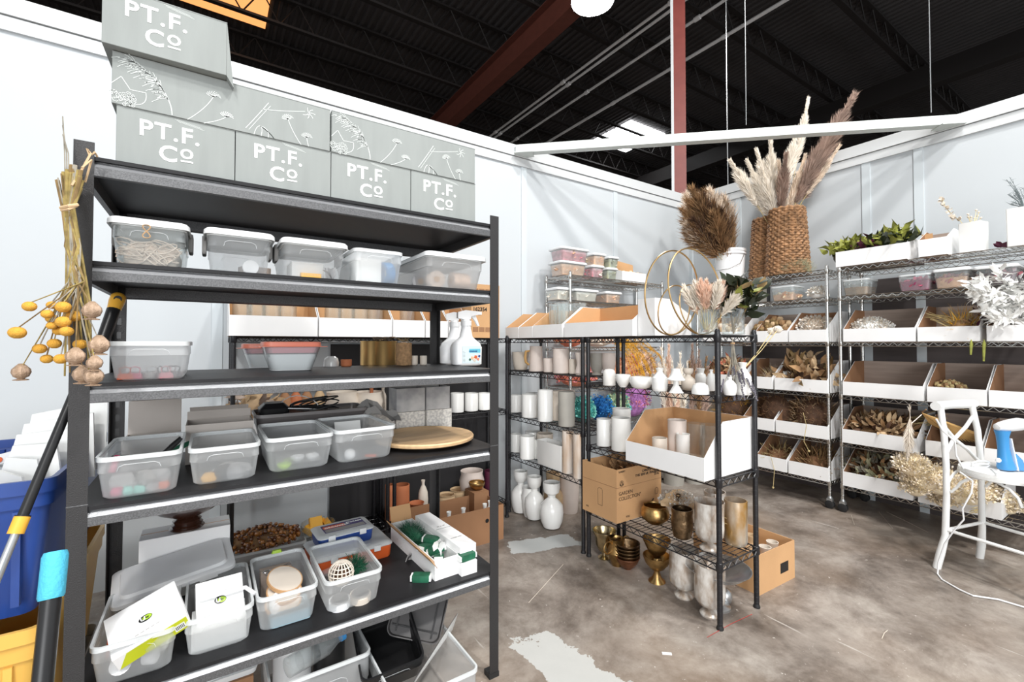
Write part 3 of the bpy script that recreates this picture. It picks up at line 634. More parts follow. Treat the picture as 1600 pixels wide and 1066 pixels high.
# ---- printed boxes on top of the rack
ZT = SZ[4]; YF = 1.598
def glyphs(o, cx, cz, y, s=.062):
    text('PT.F.', s, 'ink', o, (cx-.020, y, cz+.008), align='CENTER', spacing=1.12, bold=.0013)
    text('C', s, 'ink', o, (cx-.024, y, cz-.052), align='CENTER', bold=.0013)
    text('O', s*.62, 'ink', o, (cx+.019, y, cz-.036), align='CENTER', bold=.0013)
    m = MB(); m.box(cx+.005, cx+.034, y-.0004, y, cz-.047, cz-.0425); m.build('underline', 'ink', o, flat=True)
def flower_art(o, w, h, y):
    """white line drawing: feather reed, leaf outline, seed heads on stems, twig"""
    m = MB(); rr_ = random.Random(3); W = w; H = h; TH = .0017
    X = lambda u, v: (-W/2+u*W, y, v*H)
    def ln(pts, t=TH):
        for a, b in zip(pts[:-1], pts[1:]):
            a, b = X(*a), X(*b); dx, dz = b[0]-a[0], b[2]-a[2]; L = math.hypot(dx, dz) or 1; nx, nz = -dz/L*t/2, dx/L*t/2
            m.add([(a[0]-nx, y, a[2]-nz), (a[0]+nx, y, a[2]+nz), (b[0]+nx, y, b[2]+nz), (b[0]-nx, y, b[2]-nz)], [(0, 1, 2, 3)])
    def curve(p0, p1, p2, n=8, t=TH): ln([((1-q)**2*p0[0]+2*q*(1-q)*p1[0]+q*q*p2[0], (1-q)**2*p0[1]+2*q*(1-q)*p1[1]+q*q*p2[1]) for q in [i/n for i in range(n+1)]], t)
    # reed
    st = [(.235, .02), (.235, .35), (.17, .75), (.06, .93)]
    bz = lambda t: tuple((1-t)**3*st[0][k]+3*(1-t)**2*t*st[1][k]+3*(1-t)*t*t*st[2][k]+t**3*st[3][k] for k in (0, 1))
    ln([bz(i/14) for i in range(15)], .0024)
    for i in range(70):
        t = .28+.72*rr_.random(); p = bz(t); L = rr_.uniform(.03, .075); a = R(rr_.uniform(150, 205)) if rr_.random() < .75 else R(rr_.uniform(95, 130))
        curve(p, (p[0]+L*.5*cos(a), p[1]+L*1.6*sin(a)+.02), (p[0]+L*cos(a), p[1]+L*3.2*sin(a)-.06), 3, .0012)
    ln([(.0, .38), (.035, .55), (.07, .33), (.13, .34)]); curve((.13, .34), (.14, .10), (.09, .06), 6)
    for i in range(26):      # daisy cluster lower left
        cx, cy = rr_.uniform(.0, .085), rr_.uniform(.02, .26); rr2 = rr_.uniform(.008, .014); ln([(cx+rr2*cos(a), cy+rr2*3.4*sin(a)) for a in [j*pi/3 for j in range(7)]], .0013)
    def head(cx, cy, s, a0):
        for j in range(9):
            a = R(a0-75+150*j/8); curve((cx, cy), (cx+s*.7*cos(a+.5), cy+s*2.6*sin(a+.5)), (cx+s*cos(a), cy+s*3.4*sin(a)), 4)
        curve((cx-s*.5, cy+s*.8), (cx, cy-s*.5), (cx+s*.5, cy+s*.9), 5); ln([(cx-s*.3, cy+s*1.6), (cx+s*.3, cy+s*1.8)])
    for cx, cy, s, sx, a0 in ((.41, .60, .035, .30, 80), (.47, .24, .033, .37, 75), (.77, .52, .033, .84, 105), (.87, .20, .032, .88, 85)):
        head(cx, cy, s, a0); curve((cx, cy), (cx+(sx-cx)*.3, cy*.5), (sx, 0), 6, .0018)
    curve((.56, .10), (.62, .45), (.67, .78), 6, .0019); curve((.575, .08), (.635, .45), (.68, .72), 6, .0013); curve((.64, .60), (.74, .66), (.86, .80), 6, .0016)
    for j in range(6): a = R(-150+j*50); curve((.88, .78), (.88+.02*cos(a+.4), .78+.10*sin(a+.4)), (.88+.036*cos(a), .78+.13*sin(a)), 3)
    for u0 in (.60, .635, .67): curve((u0, .0), (u0+.01, .2), (.63, .22), 4); curve((.63, .22), (.68, .12), (.70, 0), 4)
    m.build('floral_print', 'inkthin', o, flat=True, kind='stuff')
def pbox(label, loc, w, d, h, rz=0, long_=False, ax=.0, flap=False):
    t = thing('printed_box', label, 'box', loc, rz, 'grey printed boxes stacked on the storage rack')
    x = MB(); x.rr([(0, w/2-.001, d/2-.001, .002), (.001, w/2, d/2, .002), (h-.001, w/2, d/2, .002), (h, w/2-.001, d/2-.001, .002)], 2); x.build('carton_body', 'pgrey', t, sharp=30)
    x = MB(); x.box(-w/2-.0003, w/2+.0003, -d/2-.0008, -d/2+.02, h-.0015, h+.0006); x.box(-w/2+.002, w/2-.002, -.001, .001, h, h+.0006); x.build('lid_edge', 'pgrey', t, flat=True, kind='stuff')
    if long_: flower_art(t, w, h, -d/2-.0006)
    else:
        glyphs(t, ax, h*.52, -d/2-.0006)
        s = MB(); 
        for k in range(3): s.add([(-.01+k*.004, -d/2-.0006, h-.004-k*.003), (.05+k*.005, -d/2-.0006, h-.014-k*.003), (.05+k*.005, -d/2-.0006, h-.0148-k*.003), (-.01+k*.004, -d/2-.0006, h-.0048-k*.003)], [(0, 1, 2, 3)])
        s.build('printed_stroke', 'inkthin', t, flat=True)
    return t
bh = P(180, 163, y=YF).z-ZT; bh2 = P(173, 78, y=YF-.006).z-ZT-bh; bh3 = P(357, 37, y=1.565).z-ZT-bh-bh2-.004; print('box heights', bh, bh2, bh3)
for pl, pr, lab in ((180, 367, 'grey box lettered PT.F. CO, leftmost of the bottom row on the rack'), (367.5, 517, 'grey box lettered PT.F. CO, second from left in the bottom row'), (517.5, 642, 'grey box lettered PT.F. CO, third from left in the bottom row'), (642.5, 743, 'grey box lettered PT.F. CO, rightmost of the bottom row')):
    cx, w = FX(pl, pr, YF, 250); pbox(lab, (cx, YF+.25, ZT), w-.001, .50, bh)
for pl, pr, lab in ((173, 516.5, 'long grey box with white flower drawing, left one, under the tilted top box'), (518.5, 743, 'long grey box with white flower drawing, right one of the second row')):
    cx, w = FX(pl, pr, YF-.006, 170); pbox(lab, (cx, YF-.004+.17, ZT+bh+.001), w-.001, .34, bh2-.001, long_=True)
cx, w = FX(160, 357, 1.56, 60); tb = pbox('grey box lettered PT.F. CO, alone on top of the stack, jutting forward', (cx, 1.565+.2, ZT+bh+bh2+.003), w, .40, bh3, rz=R(-1.0), ax=-.005)
f_ = MB(); f_.add([(w/2, -.2, .0), (w/2+.018, -.195, -.028), (w/2+.012, -.02, -.02), (w/2, -.02, .0), (w/2, -.2, bh3), (w/2, -.02, bh3)], [(0, 1, 4), (0, 3, 2, 1), (1, 2, 5, 4)]); f_.build('open_side_flap', 'pgrey', tb, flat=True)
# ---- shelf 2: lidded shoebox bins
Z = SZ[3]; FB = 1.592; G = 'clear lidded bins under the printed boxes'
def bin2(pl, pr, lab, d=.31, h=.118, lid='latch', w=None, dy=0, bm='semi'):
    cx, ww = FX(pl, pr, FB, 345); ww = w or ww; t = tub(lab, (cx, FB+dy+d/2, Z), ww-.012, d, h, lid=lid, group=G, m=bm); return cx, FB+dy+d/2, ww
cx, cy, w = bin2(166, 296, 'clear lidded bin full of tangled pale twine, leftmost under the top shelf', bm='clear')
t = thing('twine_tangle', 'tangle of pale twine filling the leftmost lidded bin', 'twine', (cx, cy, Z+.003)); m = MB()
for i in range(60):
    c0 = Vector((rnd.uniform(-.045, .045), rnd.choice((-.126, -.120, -.112, 0, .08)), rnd.uniform(.02, .06))); a, b = rnd.uniform(.012, .035), rnd.uniform(.008, .022); ph = rnd.uniform(0, 6); tl = rnd.uniform(-.5, .5)
    m.tube([c0+Vector((a*cos(u+ph)*1.1, rnd.uniform(-.004, .004), b*sin(u)*(1-.2*cos(ph))+a*.3*tl*cos(u))) for u in [j*.55 for j in range(12)]], .0022, 4)
m.build('twine_loops', 'palet', t, kind='stuff'); m = MB(); m.rr([(0, .058, .115, .02), (.05, .064, .12, .02), (.065, .05, .1, .02)], 4); m.build('twine_mass', 'palet', t)
k = MB(); k.tube([Vector((.012*sin(2*u)*.7, 0, .018*cos(u)+.0)) for u in [j*2*pi/20 for j in range(21)]], .0016, 5); tag(k.build('twine_tie', 'twine'), 'figure eight of twine hanging on the front of the leftmost lidded bin', 'tie', loc=(cx-.005, FB-.012, Z+.092))
cx, cy, w = bin2(319, 430, 'clear lidded bin with a white spool, second from left under the top shelf')
s = thing('tape_spool', 'small white spool inside the second lidded bin', 'spool', (cx+.03, FB+.055, Z+.026), R(90)); m = MB(); m.T = Matrix.Rotation(pi/2, 4, 'Y'); m.lathe([(.022, -.01), (.022, -.007), (.012, -.006), (.012, .006), (.022, .007), (.022, .01)], 18); m.build('spool_body', 'white', s)
tag(MB().at(rz=.3).rr([(0, .04, .03, .004), (.03, .04, .03, .004)], 2).build('small_card_box', 'kraftg'), 'small beige box inside the second lidded bin', 'box', loc=(cx+.045, cy-.05, Z+.003))
cx, cy, w = bin2(440, 545, 'clear lidded bin with white paper and an orange strip, third under top shelf', h=.116)
tag(MB().rr([(0, .05, .06, .004), (.055, .05, .06, .004)], 2).build('paper_stack', 'paper'), 'white paper block inside the third lidded bin', 'paper', loc=(cx-.015, cy-.04, Z+.003))
tag(MB().rr([(0, .032, .012, .004), (.016, .032, .012, .004)], 2).build('tape_strip', 'yellow'), 'yellow orange strip at the front of the third lidded bin', 'tape', loc=(cx-.01, cy-.12, Z+.003))
m = MB(); [m.leaf((rnd.uniform(-.02, .02), rnd.uniform(-.01, .01), 0), (rnd.uniform(-1, 1), rnd.uniform(-.4, .4), 1.2), .045, .02) for i in range(9)]; tag(m.build('fabric_leaf', 'marble'), 'dark blue grey scrap at the right front of the third lidded bin', 'scrap', loc=(cx+.055, cy-.125, Z+.004))
cx, w = FX(553, 633, FB, 380); t = tub('open white bin with blue tape, fourth from left under the top shelf', (cx, FB+.15, Z), w-.004, .30, .118, group='open bins on the upper shelves', m='frost')
cy = FB+.15; tag(MB().rr([(0, .045, .05, .006), (.085, .045, .05, .006)], 3).build('white_carton', 'paper'), 'white packet standing in the fourth bin beside the blue tape', 'packet', loc=(cx-.03, cy-.07, Z+.003))
m = MB(); m.T = Matrix.Rotation(R(15), 4, 'Z') @ Matrix.Rotation(R(84), 4, 'Y'); m.lathe([(.042, -.016), (.042, .016), (.028, .016), (.028, -.016), (.042, -.016)], 24, cap0=False, cap1=False); tag(m.build('tape_roll', 'steam'), 'bright blue tape roll standing in the fourth bin', 'tape', loc=(cx+.045, cy-.07, Z+.048))
cx, w = FX(668, 759, FB, 410); bw = w; t = tub('large clear lidded bin holding twine spools, rightmost under the top shelf', (cx, FB+.22, Z), w, .44, .128, lid='yes', group=G, m='frost'); cy = FB+.22
def twine_spool(lab, loc, r, h, rz=0, lying=True, group=None, m='palet'):
    s = thing('twine_spool', lab, 'twine', loc, rz, group); a = MB(); b = MB()
    if lying: a.T = b.T = Matrix.Rotation(pi/2, 4, 'Y')
    a.lathe([(r*.35, -h/2), (r*.35, h/2)], 14); a.build('core_tube', 'kraft', s)
    pr_ = []; z = -h/2+.002
    while z < h/2-.002: pr_ += [(r-.0015, z), (r, z+.0012)]; z += .0024
    b.lathe([(r*.4, -h/2+.002)]+pr_+[(r*.4, h/2-.002)], 20); b.build('wound_twine', m, s)
    return s
twine_spool('wound spool of pale twine lying in the rightmost lidded bin', (cx+.035, FB+.06, Z+.04), .034, .075, 0)
twine_spool('spool of pale twine facing out in the rightmost lidded bin', (cx-.06, FB+.08, Z+.04), .034, .06, R(80))
twine_spool('dark ringed spool beside the left wall of the rightmost lidded bin', (cx-.115+.03, FB+.17, Z+.04), .034, .05, R(70), m='marble')
# ---- shelf 3
Z = SZ[2]; cx, w = FX(165, 296, 1.60, 535); tub('open clear bin with red and black clips, left end of the third shelf', (cx, 1.605+.16, Z), w, .32, .108, group='open bins on the upper shelves')
for i, (dx, dy, m_, rz) in enumerate(((-.055, -.12, 'orange', .2), (-.035, -.11, 'pink', -.3), (.035, -.12, 'rose', .5), (.055, -.10, 'black', 0), (.02, -.1, 'black', 1.2), (.045, -.075, 'purple', -.6), (0, -.09, 'grey', .4))):
    k = thing('binder_clip', ('orange', 'pink', 'rose', 'black', 'second black', 'dark purple', 'grey')[i]+' clip lying in the open bin at left of third shelf', 'clip', (cx+dx, 1.765+dy, Z+.003), rz, 'clips in the open bin')
    q = MB(); q.rr([(0, .018, .008, .004), (.014, .016, .006, .004), (.016, .01, .003, .002)], 3); q.build('clip_body', m_, k); q = MB(); q.tube([(-.01, 0, .014), (-.012, 0, .03), (0, 0, .034), (.012, 0, .03), (.01, 0, .014)], .0015, 4); q.build('clip_arm', m_, k)
def powder_tub(lab, px0, px1, pt, pb):
    c, r, h = RD(px0, px1, pt, pb, Z); t = thing('powder_tub', lab, 'tub', c, 0, 'tubs of white powder'); k = .78
    m = MB(); shell(m, [(0, r*.62, r*.5, .03), (.006, r*.68, r*.55, .03), (h*.8, r*.9, r*.75, .03), (h-.008, r*.93, r*.78, .03)], .002); m.build('tub', 'clear', t)
    m = MB(); m.rr([(.002, r*.66, r*.53, .03), (h*.62, r*.83, r*.69, .03), (h*.66, r*.8, r*.6, .03)]); m.build('white_powder', 'white', t)
    m = MB(); m.rr([(h*.67, r*.84, r*.7, .03), (h-.012, r*.9, r*.76, .03)]); m.build('pink_film', mat('pink film', (.78, .42, .46), .6, alpha=.85), t)
    m = MB(); m.rr([(h-.01, r*1.12, r*.84, .004), (h-.008, r*1.12, r*.84, .004), (h-.007, r*.95, r*.8, .03), (h+.008, r*.94, r*.79, .03), (h+.010, r*.90, r*.76, .03)]); m.build('lid', 'coral', t)
powder_tub('tub of white powder with a coral lid, front one on the third shelf', 404, 504, 538, 581)
powder_tub('tub of white powder with a coral lid, half hidden behind the front one', 374, 462, 541, 576)
c, r, h = RD(505, 530, 560, 573, Z); vase('small white upturned cup on the third shelf', c, sc_([(1, 0), (1, .4), (.85, .8), (.5, 1)], r, h+.008), 'ceramic', 'cup', 'cup', solid=True)
for i, (a, b, yb, lab) in enumerate(((578, 621, 571, 'brushed gold tin with loose wire on top, right one of the pair'), (565, 600, 571.5, 'brushed gold tin half hidden behind the other tin'))):
    c, r, h = RD(a, b, 533, yb, Z); t = vase(lab, c+Vector((0, .0 if i == 0 else .03, 0)), [(r*.98, 0), (r, .003), (r, h-.004), (r*1.02, h-.002), (r*1.01, h)], mat('brushed gold tin', (.70, .45, .18), .32, .85, var=.12, vs_=3), 'tin', 'gold_tin', 'gold tins on the third shelf', parts='tin_body')
    if i == 0:
        m = MB(); 
        for k in range(5): m.tube([(r*.8*cos(u*1.1+k)-.02*k*0, r*.8*sin(u+k), h+.003+.018*abs(sin(u*.7+k))) for u in [j*.45 for j in range(12)]], .0007, 3)
        m.build('loose_wire', 'bronze', t)
c, r, h = RD(618, 644, 535, 572, Z); s = twine_spool('cone of brown jute twine beside the gold tins', c+Vector((0, 0, h/2)), r, h, 0, False, m='twine')
m = MB(); [m.tube([(rnd.uniform(-.02, .02), rnd.uniform(-.02, .02), h/2+.001), (rnd.uniform(-.05, .03), -.02, h/2+.02), (rnd.uniform(-.03, .06), rnd.uniform(-.03, .03), h/2+.004)], .001, 3) for i in range(6)]; m.build('loose_end', 'strawd', s)
for i, (a, b, t_, yb, m_, lab) in enumerate(((641, 653, 556, 571, 'cream', 'small beige cup, left of two by the rear post'), (656, 667, 556, 571, 'cream', 'small beige cup, right of two by the rear post'), (532, 550, 562, 573, 'terra', 'low reddish cup behind the gold tins'))):
    c, r, h = RD(a, b, t_, yb, Z); vase(lab, c, cyl(r, h), m_, 'cup', 'cup', 'small cups at the back of the third shelf', n=16)
# spray bottles
def spray(lab, px0, px1, pb, rz, label_art):
    c, r, _ = RD(px0, px1, 480, pb, Z); t = thing('spray_bottle', lab, 'bottle', c, rz, 'spray bottles at the right end of the third shelf'); s = r/.052
    m = MB(); m.rr([(0, .044*s, .030*s, .02*s), (.006, .050*s, .034*s, .022*s), (.085, .051*s, .034*s, .022*s), (.105, .045*s, .031*s, .02*s), (.118, .034*s, .026*s, .02*s), (.135, .022*s, .020*s, .018*s), (.175, .0165*s, .0165*s, .016*s), (.19, .0165*s, .0165*s, .016*s)], 5); m.build('bottle_body', 'white', t)
    m = MB(); m.lathe([(.0185*s, .188), (.0185*s, .212), (.013*s, .214), (.012*s, .222)], 18); m.build('collar', 'white', t)
    m = MB(); m.T = Matrix.Translation((0, 0, .222)); m.prism([(-.030*s, .002), (-.012*s, -.004), (.014*s, -.004), (.016*s, .012), (.046*s, .020), (.048*s, .034), (-.004*s, .040), (-.030*s, .030)], -.010*s, .010*s, 'y'); m.build('spray_head', 'white', t)
    m = MB(); m.T = Matrix.Translation((0, 0, .222)); m.prism([(.018*s, .012), (.032*s, .016), (.040*s, -.010), (.046*s, -.034), (.040*s, -.036), (.032*s, -.014)], -.006*s, .006*s, 'y'); m.build('trigger', 'white', t)
    m = MB(); m.T = Matrix.Translation((0, 0, .222)); m.lathe([(.007*s, 0), (.007*s, .006)], 10) if False else m.box(.046*s, .054*s, -.007*s, .007*s, .020, .034); m.build('nozzle', 'paper', t)
    yb = -.0345*s
    if label_art:
        m = MB(); m.box(-.022*s, .040*s, yb-.0008, yb, .012, .092); m.build('label_panel', mat('pale blue label', (.72, .85, .90), .5), t, flat=True)
        m = MB(); m.box(.002, .040*s, yb-.0012, yb-.0008, .060, .078); m.build('label_band', mat('bright cyan print', (.16, .60, .76), .5), t, flat=True)
        text('renewal', .0125, 'blue', t, (.0, yb-.0016, .064), name='lettering', bold=.0003)
        for dx, dz, q, m_ in ((.012, .036, .008, 'peach'), (.024, .04, .009, 'orange'), (.02, .026, .009, 'cream'), (.032, .03, .007, 'salmon'), (.036, .044, .006, 'blue'), (.004, .028, .006, 'green')):
            m = MB(); m.T = Matrix.Translation((dx*s, yb-.0012, dz)) @ Matrix.Rotation(pi/2, 4, 'X'); m.lathe([(0, 0), (q, 0), (q*.8, .0004), (0, .0008)], 9, wob=lambda j, n: .18*((j % 2)*2-1)); m.build('printed_flower', m_, t)
        m = MB(); [m.box(-.020*s, -.020*s+rnd.uniform(.006, .012), yb-.0011, yb-.0008, .018+k*.006, .0195+k*.006) for k in range(9)]; m.build('small_print', 'grey', t, flat=True)
    else:
        m = MB(); m.rr([(0, .020*s, .036, .008), (.0006, .020*s, .036, .008)], 3); o = m.build('black_label', 'black', t); o.location = (.004, yb+.0002, .052); o.rotation_euler = (pi/2, 0, 0)
        m = MB(); m.rr([(0, .017*s, .033, .007), (.0004, .017*s, .033, .007), (.0004, .016*s, .032, .007), (0, .016*s, .032, .007)], 3, False, False); o = m.build('label_border', 'ink', t); o.location = (.004, yb-.0003, .052); o.rotation_euler = (pi/2, 0, 0)
        text('FILTER', .019, 'ink', t, (.012, yb-.0008, .030), rot=(pi/2, -pi/2, 0), bold=.0004)
spray('white spray bottle with a flowery pale blue label, front right', 703, 753, 572, R(-12), True)
spray('white spray bottle with a black label, left behind the flowery one', 686, 734, 570, R(-22), False)
# ---- shelf 4: open bins
Z = SZ[1]; G4 = 'open bins in a row on the fourth shelf'
specs = ((146, 284, 1.585, 'open clear bin of dark pens and mint bits, leftmost on fourth shelf', 0, .118), (293, 409, 1.59, 'open clear bin of blue grey bits, second on fourth shelf', 0, .112), (416, 523, 1.625, 'open clear bin with green and white shells, third on fourth shelf', 0, .115), (522, 619, 1.63, 'open clear bin beside the wooden turntable on fourth shelf', R(2), .118))
B4 = []
for pl, pr, yf, lab, rz, h in specs:
    cx, w = FX(pl, pr, yf, 700); tub(lab, (cx, yf+.165, Z), w, .33 if h > .113 else .30, h, rz, group=G4); B4.append((cx, yf, w))
cx, yf, w = B4[0]
for i, (dx, dy, dz, L, rz, ry, m_, nm, lab) in enumerate(((.03, .15, .07, .16, .5, -40, 'black', 'marker', 'black marker sticking up out of the leftmost open bin'), (-.04, .2, .06, .11, 2.6, -15, 'black', 'marker', 'black marker lying across the leftmost open bin'), (-.02, .22, .062, .1, 3.5, -18, 'green', 'marker', 'dark green marker in the leftmost open bin'), (.05, .24, .07, .12, .3, -20, 'green', 'marker', 'dark green marker leaning on the right side of leftmost open bin'), (-.066, .12, .075, .05, 1.2, -60, 'pink', 'marker', 'hot pink cap at the left of the leftmost open bin'))):
    k = thing(nm, lab, 'marker', (cx+dx, yf+dy, Z+dz), rz, 'markers in the leftmost open bin'); m = MB(); m.T = Matrix.Rotation(R(90+ry), 4, 'Y'); m.tube([(0, 0, -L/2), (0, 0, L*.28)], .0085, 10); m.build('barrel', m_, k); m = MB(); m.T = Matrix.Rotation(R(90+ry), 4, 'Y'); m.tube([(0, 0, L*.28), (0, 0, L/2)], [.0092, .007], 10); m.build('cap', m_, k)
for i, (dx, dy, s, m_) in enumerate(((-.05, .03, .03, 'marble'), (-.02, .035, .028, 'marble'), (.01, .03, .03, 'grey'), (.045, .04, .028, 'marble'), (-.055, .02, .02, 'pink'), (-.035, .018, .02, 'mint'), (-.005, .016, .018, 'mint'), (.03, .02, .02, 'marble'), (-.06, .04, .024, 'rose'), (.055, .025, .018, 'orange'))):
    m = MB(); m.rr([(0, s*.8, s*.5, s*.2), (s*.5, s, s*.6, s*.3), (s*1.1, s*.7, s*.4, s*.2)], 3); tag(m.build('craft_piece', m_), {'marble': 'dark grey lump', 'grey': 'grey lump', 'pink': 'pink cap', 'mint': 'mint green piece', 'rose': 'rose piece', 'orange': 'orange piece'}[m_]+(' at the %s of the leftmost open bin' % ('left middle', 'centre left', 'centre', 'right middle', 'bottom left', 'bottom, second from left', 'bottom centre', 'bottom right', 'far left', 'far right')[i]), 'craft supplies', 'small pieces in the leftmost open bin', loc=(cx+dx*.85, yf+dy+.034, Z+.004+(.02 if i in (0, 2, 3) else 0)), rz=i)
cx, yf, w = B4[1]
for i, (dx, dy, s, m_) in enumerate(((-.05, .03, .022, 'yellow'), (.0, .04, .035, 'steel'), (.035, .04, .036, 'marble'), (.06, .06, .03, 'marble'), (-.02, .08, .02, 'white'), (.03, .03, .016, 'tan'), (.01, .1, .03, 'grey'))):
    m = MB(); m.rr([(0, s*.8, s*.6, s*.3), (s*.5, s, s*.7, s*.3), (s*1.1, s*.6, s*.4, s*.2)], 3); tag(m.build('craft_piece', m_), {'yellow': 'yellow', 'steel': 'dark steel', 'marble': 'blue grey', 'white': 'white', 'tan': 'tan', 'grey': 'grey'}[m_]+(' lump %s in the second open bin' % ('front left', 'front centre', 'right of centre', 'at the far right', 'at the back left', 'front right', 'at the back')[i]), 'craft supplies', 'small pieces in the second open bin', loc=(cx+dx*.8, yf+dy+.034, Z+.004), rz=i*.7)
tag(MB().at(rz=.2).rr([(0, .045, .03, .003), (.006, .045, .03, .003)], 2).build('white_card', 'paper'), 'white card resting in the second open bin', 'card', loc=(cx+.02, yf+.17, Z+.075))
cx, yf, w = B4[2]
def shellcup(lab, loc, r, m_): vase(lab, loc, sc_(BOWL, r, r*.9), m_, 'cup', 'small_cup', 'small cups inside the third open bin', n=16, th=.003)
shellcup('lime green small cup in the third open bin', (cx-.045, yf+.045, Z+.004), .022, 'lime'); shellcup('white small cup in the third open bin, left of two', (cx-.003, yf+.06, Z+.02), .022, 'white'); shellcup('white small cup in the third open bin, right of two', (cx+.042, yf+.055, Z+.02), .022, 'white'); shellcup('second lime green cup behind in the third open bin', (cx-.02, yf+.1, Z+.004), .02, 'lime')
m = MB(); m.rr([(0, .07, .1, .01), (.01, .07, .1, .01)], 2); tag(m.build('dark_tray', 'grey'), 'grey slab leaning inside the third open bin', 'tray', loc=(cx+.005, yf+.18, Z+.01))
cx, yf, w = B4[3]
m = MB(); m.sphere((0, 0, .02), .02, 12, 8); tag(m.build('foam_ball', 'white'), 'white ball in the open bin beside the turntable', 'ball', loc=(cx-.045, yf+.045, Z+.004)); tag(MB().rr([(0, .02, .006, .003), (.008, .02, .006, .003)], 2).build('orange_clip', 'orange'), 'orange sliver in the open bin beside the turntable', 'clip', loc=(cx+.03, yf+.05, Z+.004), rz=-.6)
tag(MB().at(rx=R(-20)).box(-.05, .05, -.002, .002, 0, .08).build('white_card', 'paper', flat=True), 'white card leaning inside the bin beside the turntable', 'card', loc=(cx-.0, yf+.24, Z+.03))
# grey cartons behind the bins
def opencarton(lab, px0, px1, yf, h, zt, fl, m_='taupe'):
    cx, w = FX(px0, px1, yf, 660); t = carton(lab, (cx, yf+.07, zt), w, .14, h, 0, m_, inn=m_, open_=True, name='open_carton', group='grey open cartons behind the bins')
    f = MB(); f.box(-w/2, w/2, 0, .003, 0, fl); o = f.build('flap', m_, t, flat=True); o.location = (0, .07, h); o.rotation_euler = (R(-6), 0, 0)
    f = MB(); f.box(-w/2+.008, w/2-.008, 0, .003, 0, .022); o = f.build('tuck_edge', m_, t, flat=True); o.location = (0, .07-.0+.004, h+fl); o.rotation_euler = (R(48), 0, 0); return t
opencarton('grey open carton with upright lid behind the leftmost open bin', 190, 280, 1.93, .10, Z, .115)
opencarton('grey open carton with low lid behind the second open bin', 290, 396, 1.93, .135, Z, .03)
# lazy susan
c = PD(664, 690, 1.93); lz = thing('lazy_susan', 'round maple wood turntable lying on the fourth shelf', 'turntable', (c.x, c.y, Z), R(20))
MB().lathe([(.10, 0), (.10, .008), (.06, .010), (.06, .012)], 28).build('bearing_base', 'zinc', lz); MB().lathe([(.192, .012), (.205, .018), (.206, .027), (.202, .032), (.196, .032), (.194, .0305), (.0, .0305)], 56).build('round_board', 'wood', lz)
# marble and terrazzo gift boxes
yb = 2.035
for i, (pl, pr, row, lab) in enumerate(((576, 618, 0, 'leftmost'), (619, 665, 0, 'middle'), (667, 707, 0, 'rightmost'), (619, 665, 1, 'left'), (666, 704, 1, 'right'))):
    cx, w = FX(pl, pr, yb, 650); t = thing('paper_cube', ('speckled terrazzo cube, %s of the lower row behind the turntable' if row == 0 else 'grey marbled open cube, %s of the upper row behind the turntable') % lab, 'box', (cx, yb+.055, Z+row*.101), 0, 'patterned paper cubes')
    m = MB(); a = w/2-.002; b = .052
    if row == 0: m.rr([(0, a, b, .003), (.099, a, b, .003)], 2); m.build('cube_body', 'terrazzo', t)
    else: shell(m, [(0, a, b, .003), (.108, a, b, .003)], .003, 2); m.build('cube_body', 'marble', t); f = MB(); f.box(-a, a, -.0, .002, 0, .05); o = f.build('open_flap', 'marble', t, flat=True); o.location = (0, b, .108); o.rotation_euler = (R(-50), 0, 0)
m = MB(); rs = []
for i in range(9): rs.append([(-.09+i*.022, -.03+j*.022+rnd.uniform(-.008, .008), .10+.03*sin(i*.7)+rnd.uniform(-.012, .012)+.012*j) for j in range(4)])
vs2 = [p for r_ in rs for p in r_]; m.add(vs2, [(i*4+j, i*4+j+1, (i+1)*4+j+1, (i+1)*4+j) for i in range(8) for j in range(3)]); m.add([(x, y, z-.002) for x, y, z in vs2], [(i*4+j, (i+1)*4+j, (i+1)*4+j+1, i*4+j+1) for i in range(8) for j in range(3)])
c, w = FX(575, 612, 2.0, 640); tag(m.build('crumpled_bag', 'grey', sharp=20), 'crumpled grey paper bag left of the marbled cubes', 'bag', loc=(c, 2.0, Z))
# smoky tray behind bins 3 and 4, with cables
cx, w = FX(398, 574, 1.99, 650); ty = 2.07; t = tub('long smoky plastic tray behind the third and fourth open bins', (cx, ty, Z), w, .2, .145, cat='tray', name='smoky_tray', m=mat('smoky plastic', (.10, .09, .09), .3, alpha=.75), rim=mat('smoky rim', (.16, .15, .15), .3), handles=False)
for i, (m_, lab, r) in enumerate((('black', 'coil of black cable heaped in the smoky tray', .0035), ('white', 'white cable looped over the smoky tray', .002), ('black', 'second loop of black cable in the smoky tray', .003))):
    m = MB()
    for k in range(3 if i != 1 else 1):
        a, b = rnd.uniform(.06, .085), rnd.uniform(.04, .06); m.tube([(a*cos(u), b*sin(u)*.8, .012+.018*(k+1)*abs(sin(u*.5+k))+(.045*max(0, sin(u)) if i == 1 else 0)) for u in [j*.42 for j in range(15)]], r, 6)
    tag(m.build('cable', m_), lab, 'cable', 'cables in the smoky tray', loc=(cx+(-.01, -.045, .03)[i], ty-.02, Z+.13))
m = MB(); m.rr([(0, .05, .05, .02), (.03, .055, .055, .02), (.05, .035, .04, .02)], 3); tag(m.build('camera_bag', 'black'), 'black padded pouch at the left of the smoky tray', 'pouch', loc=(cx-.14, ty, Z+.13))
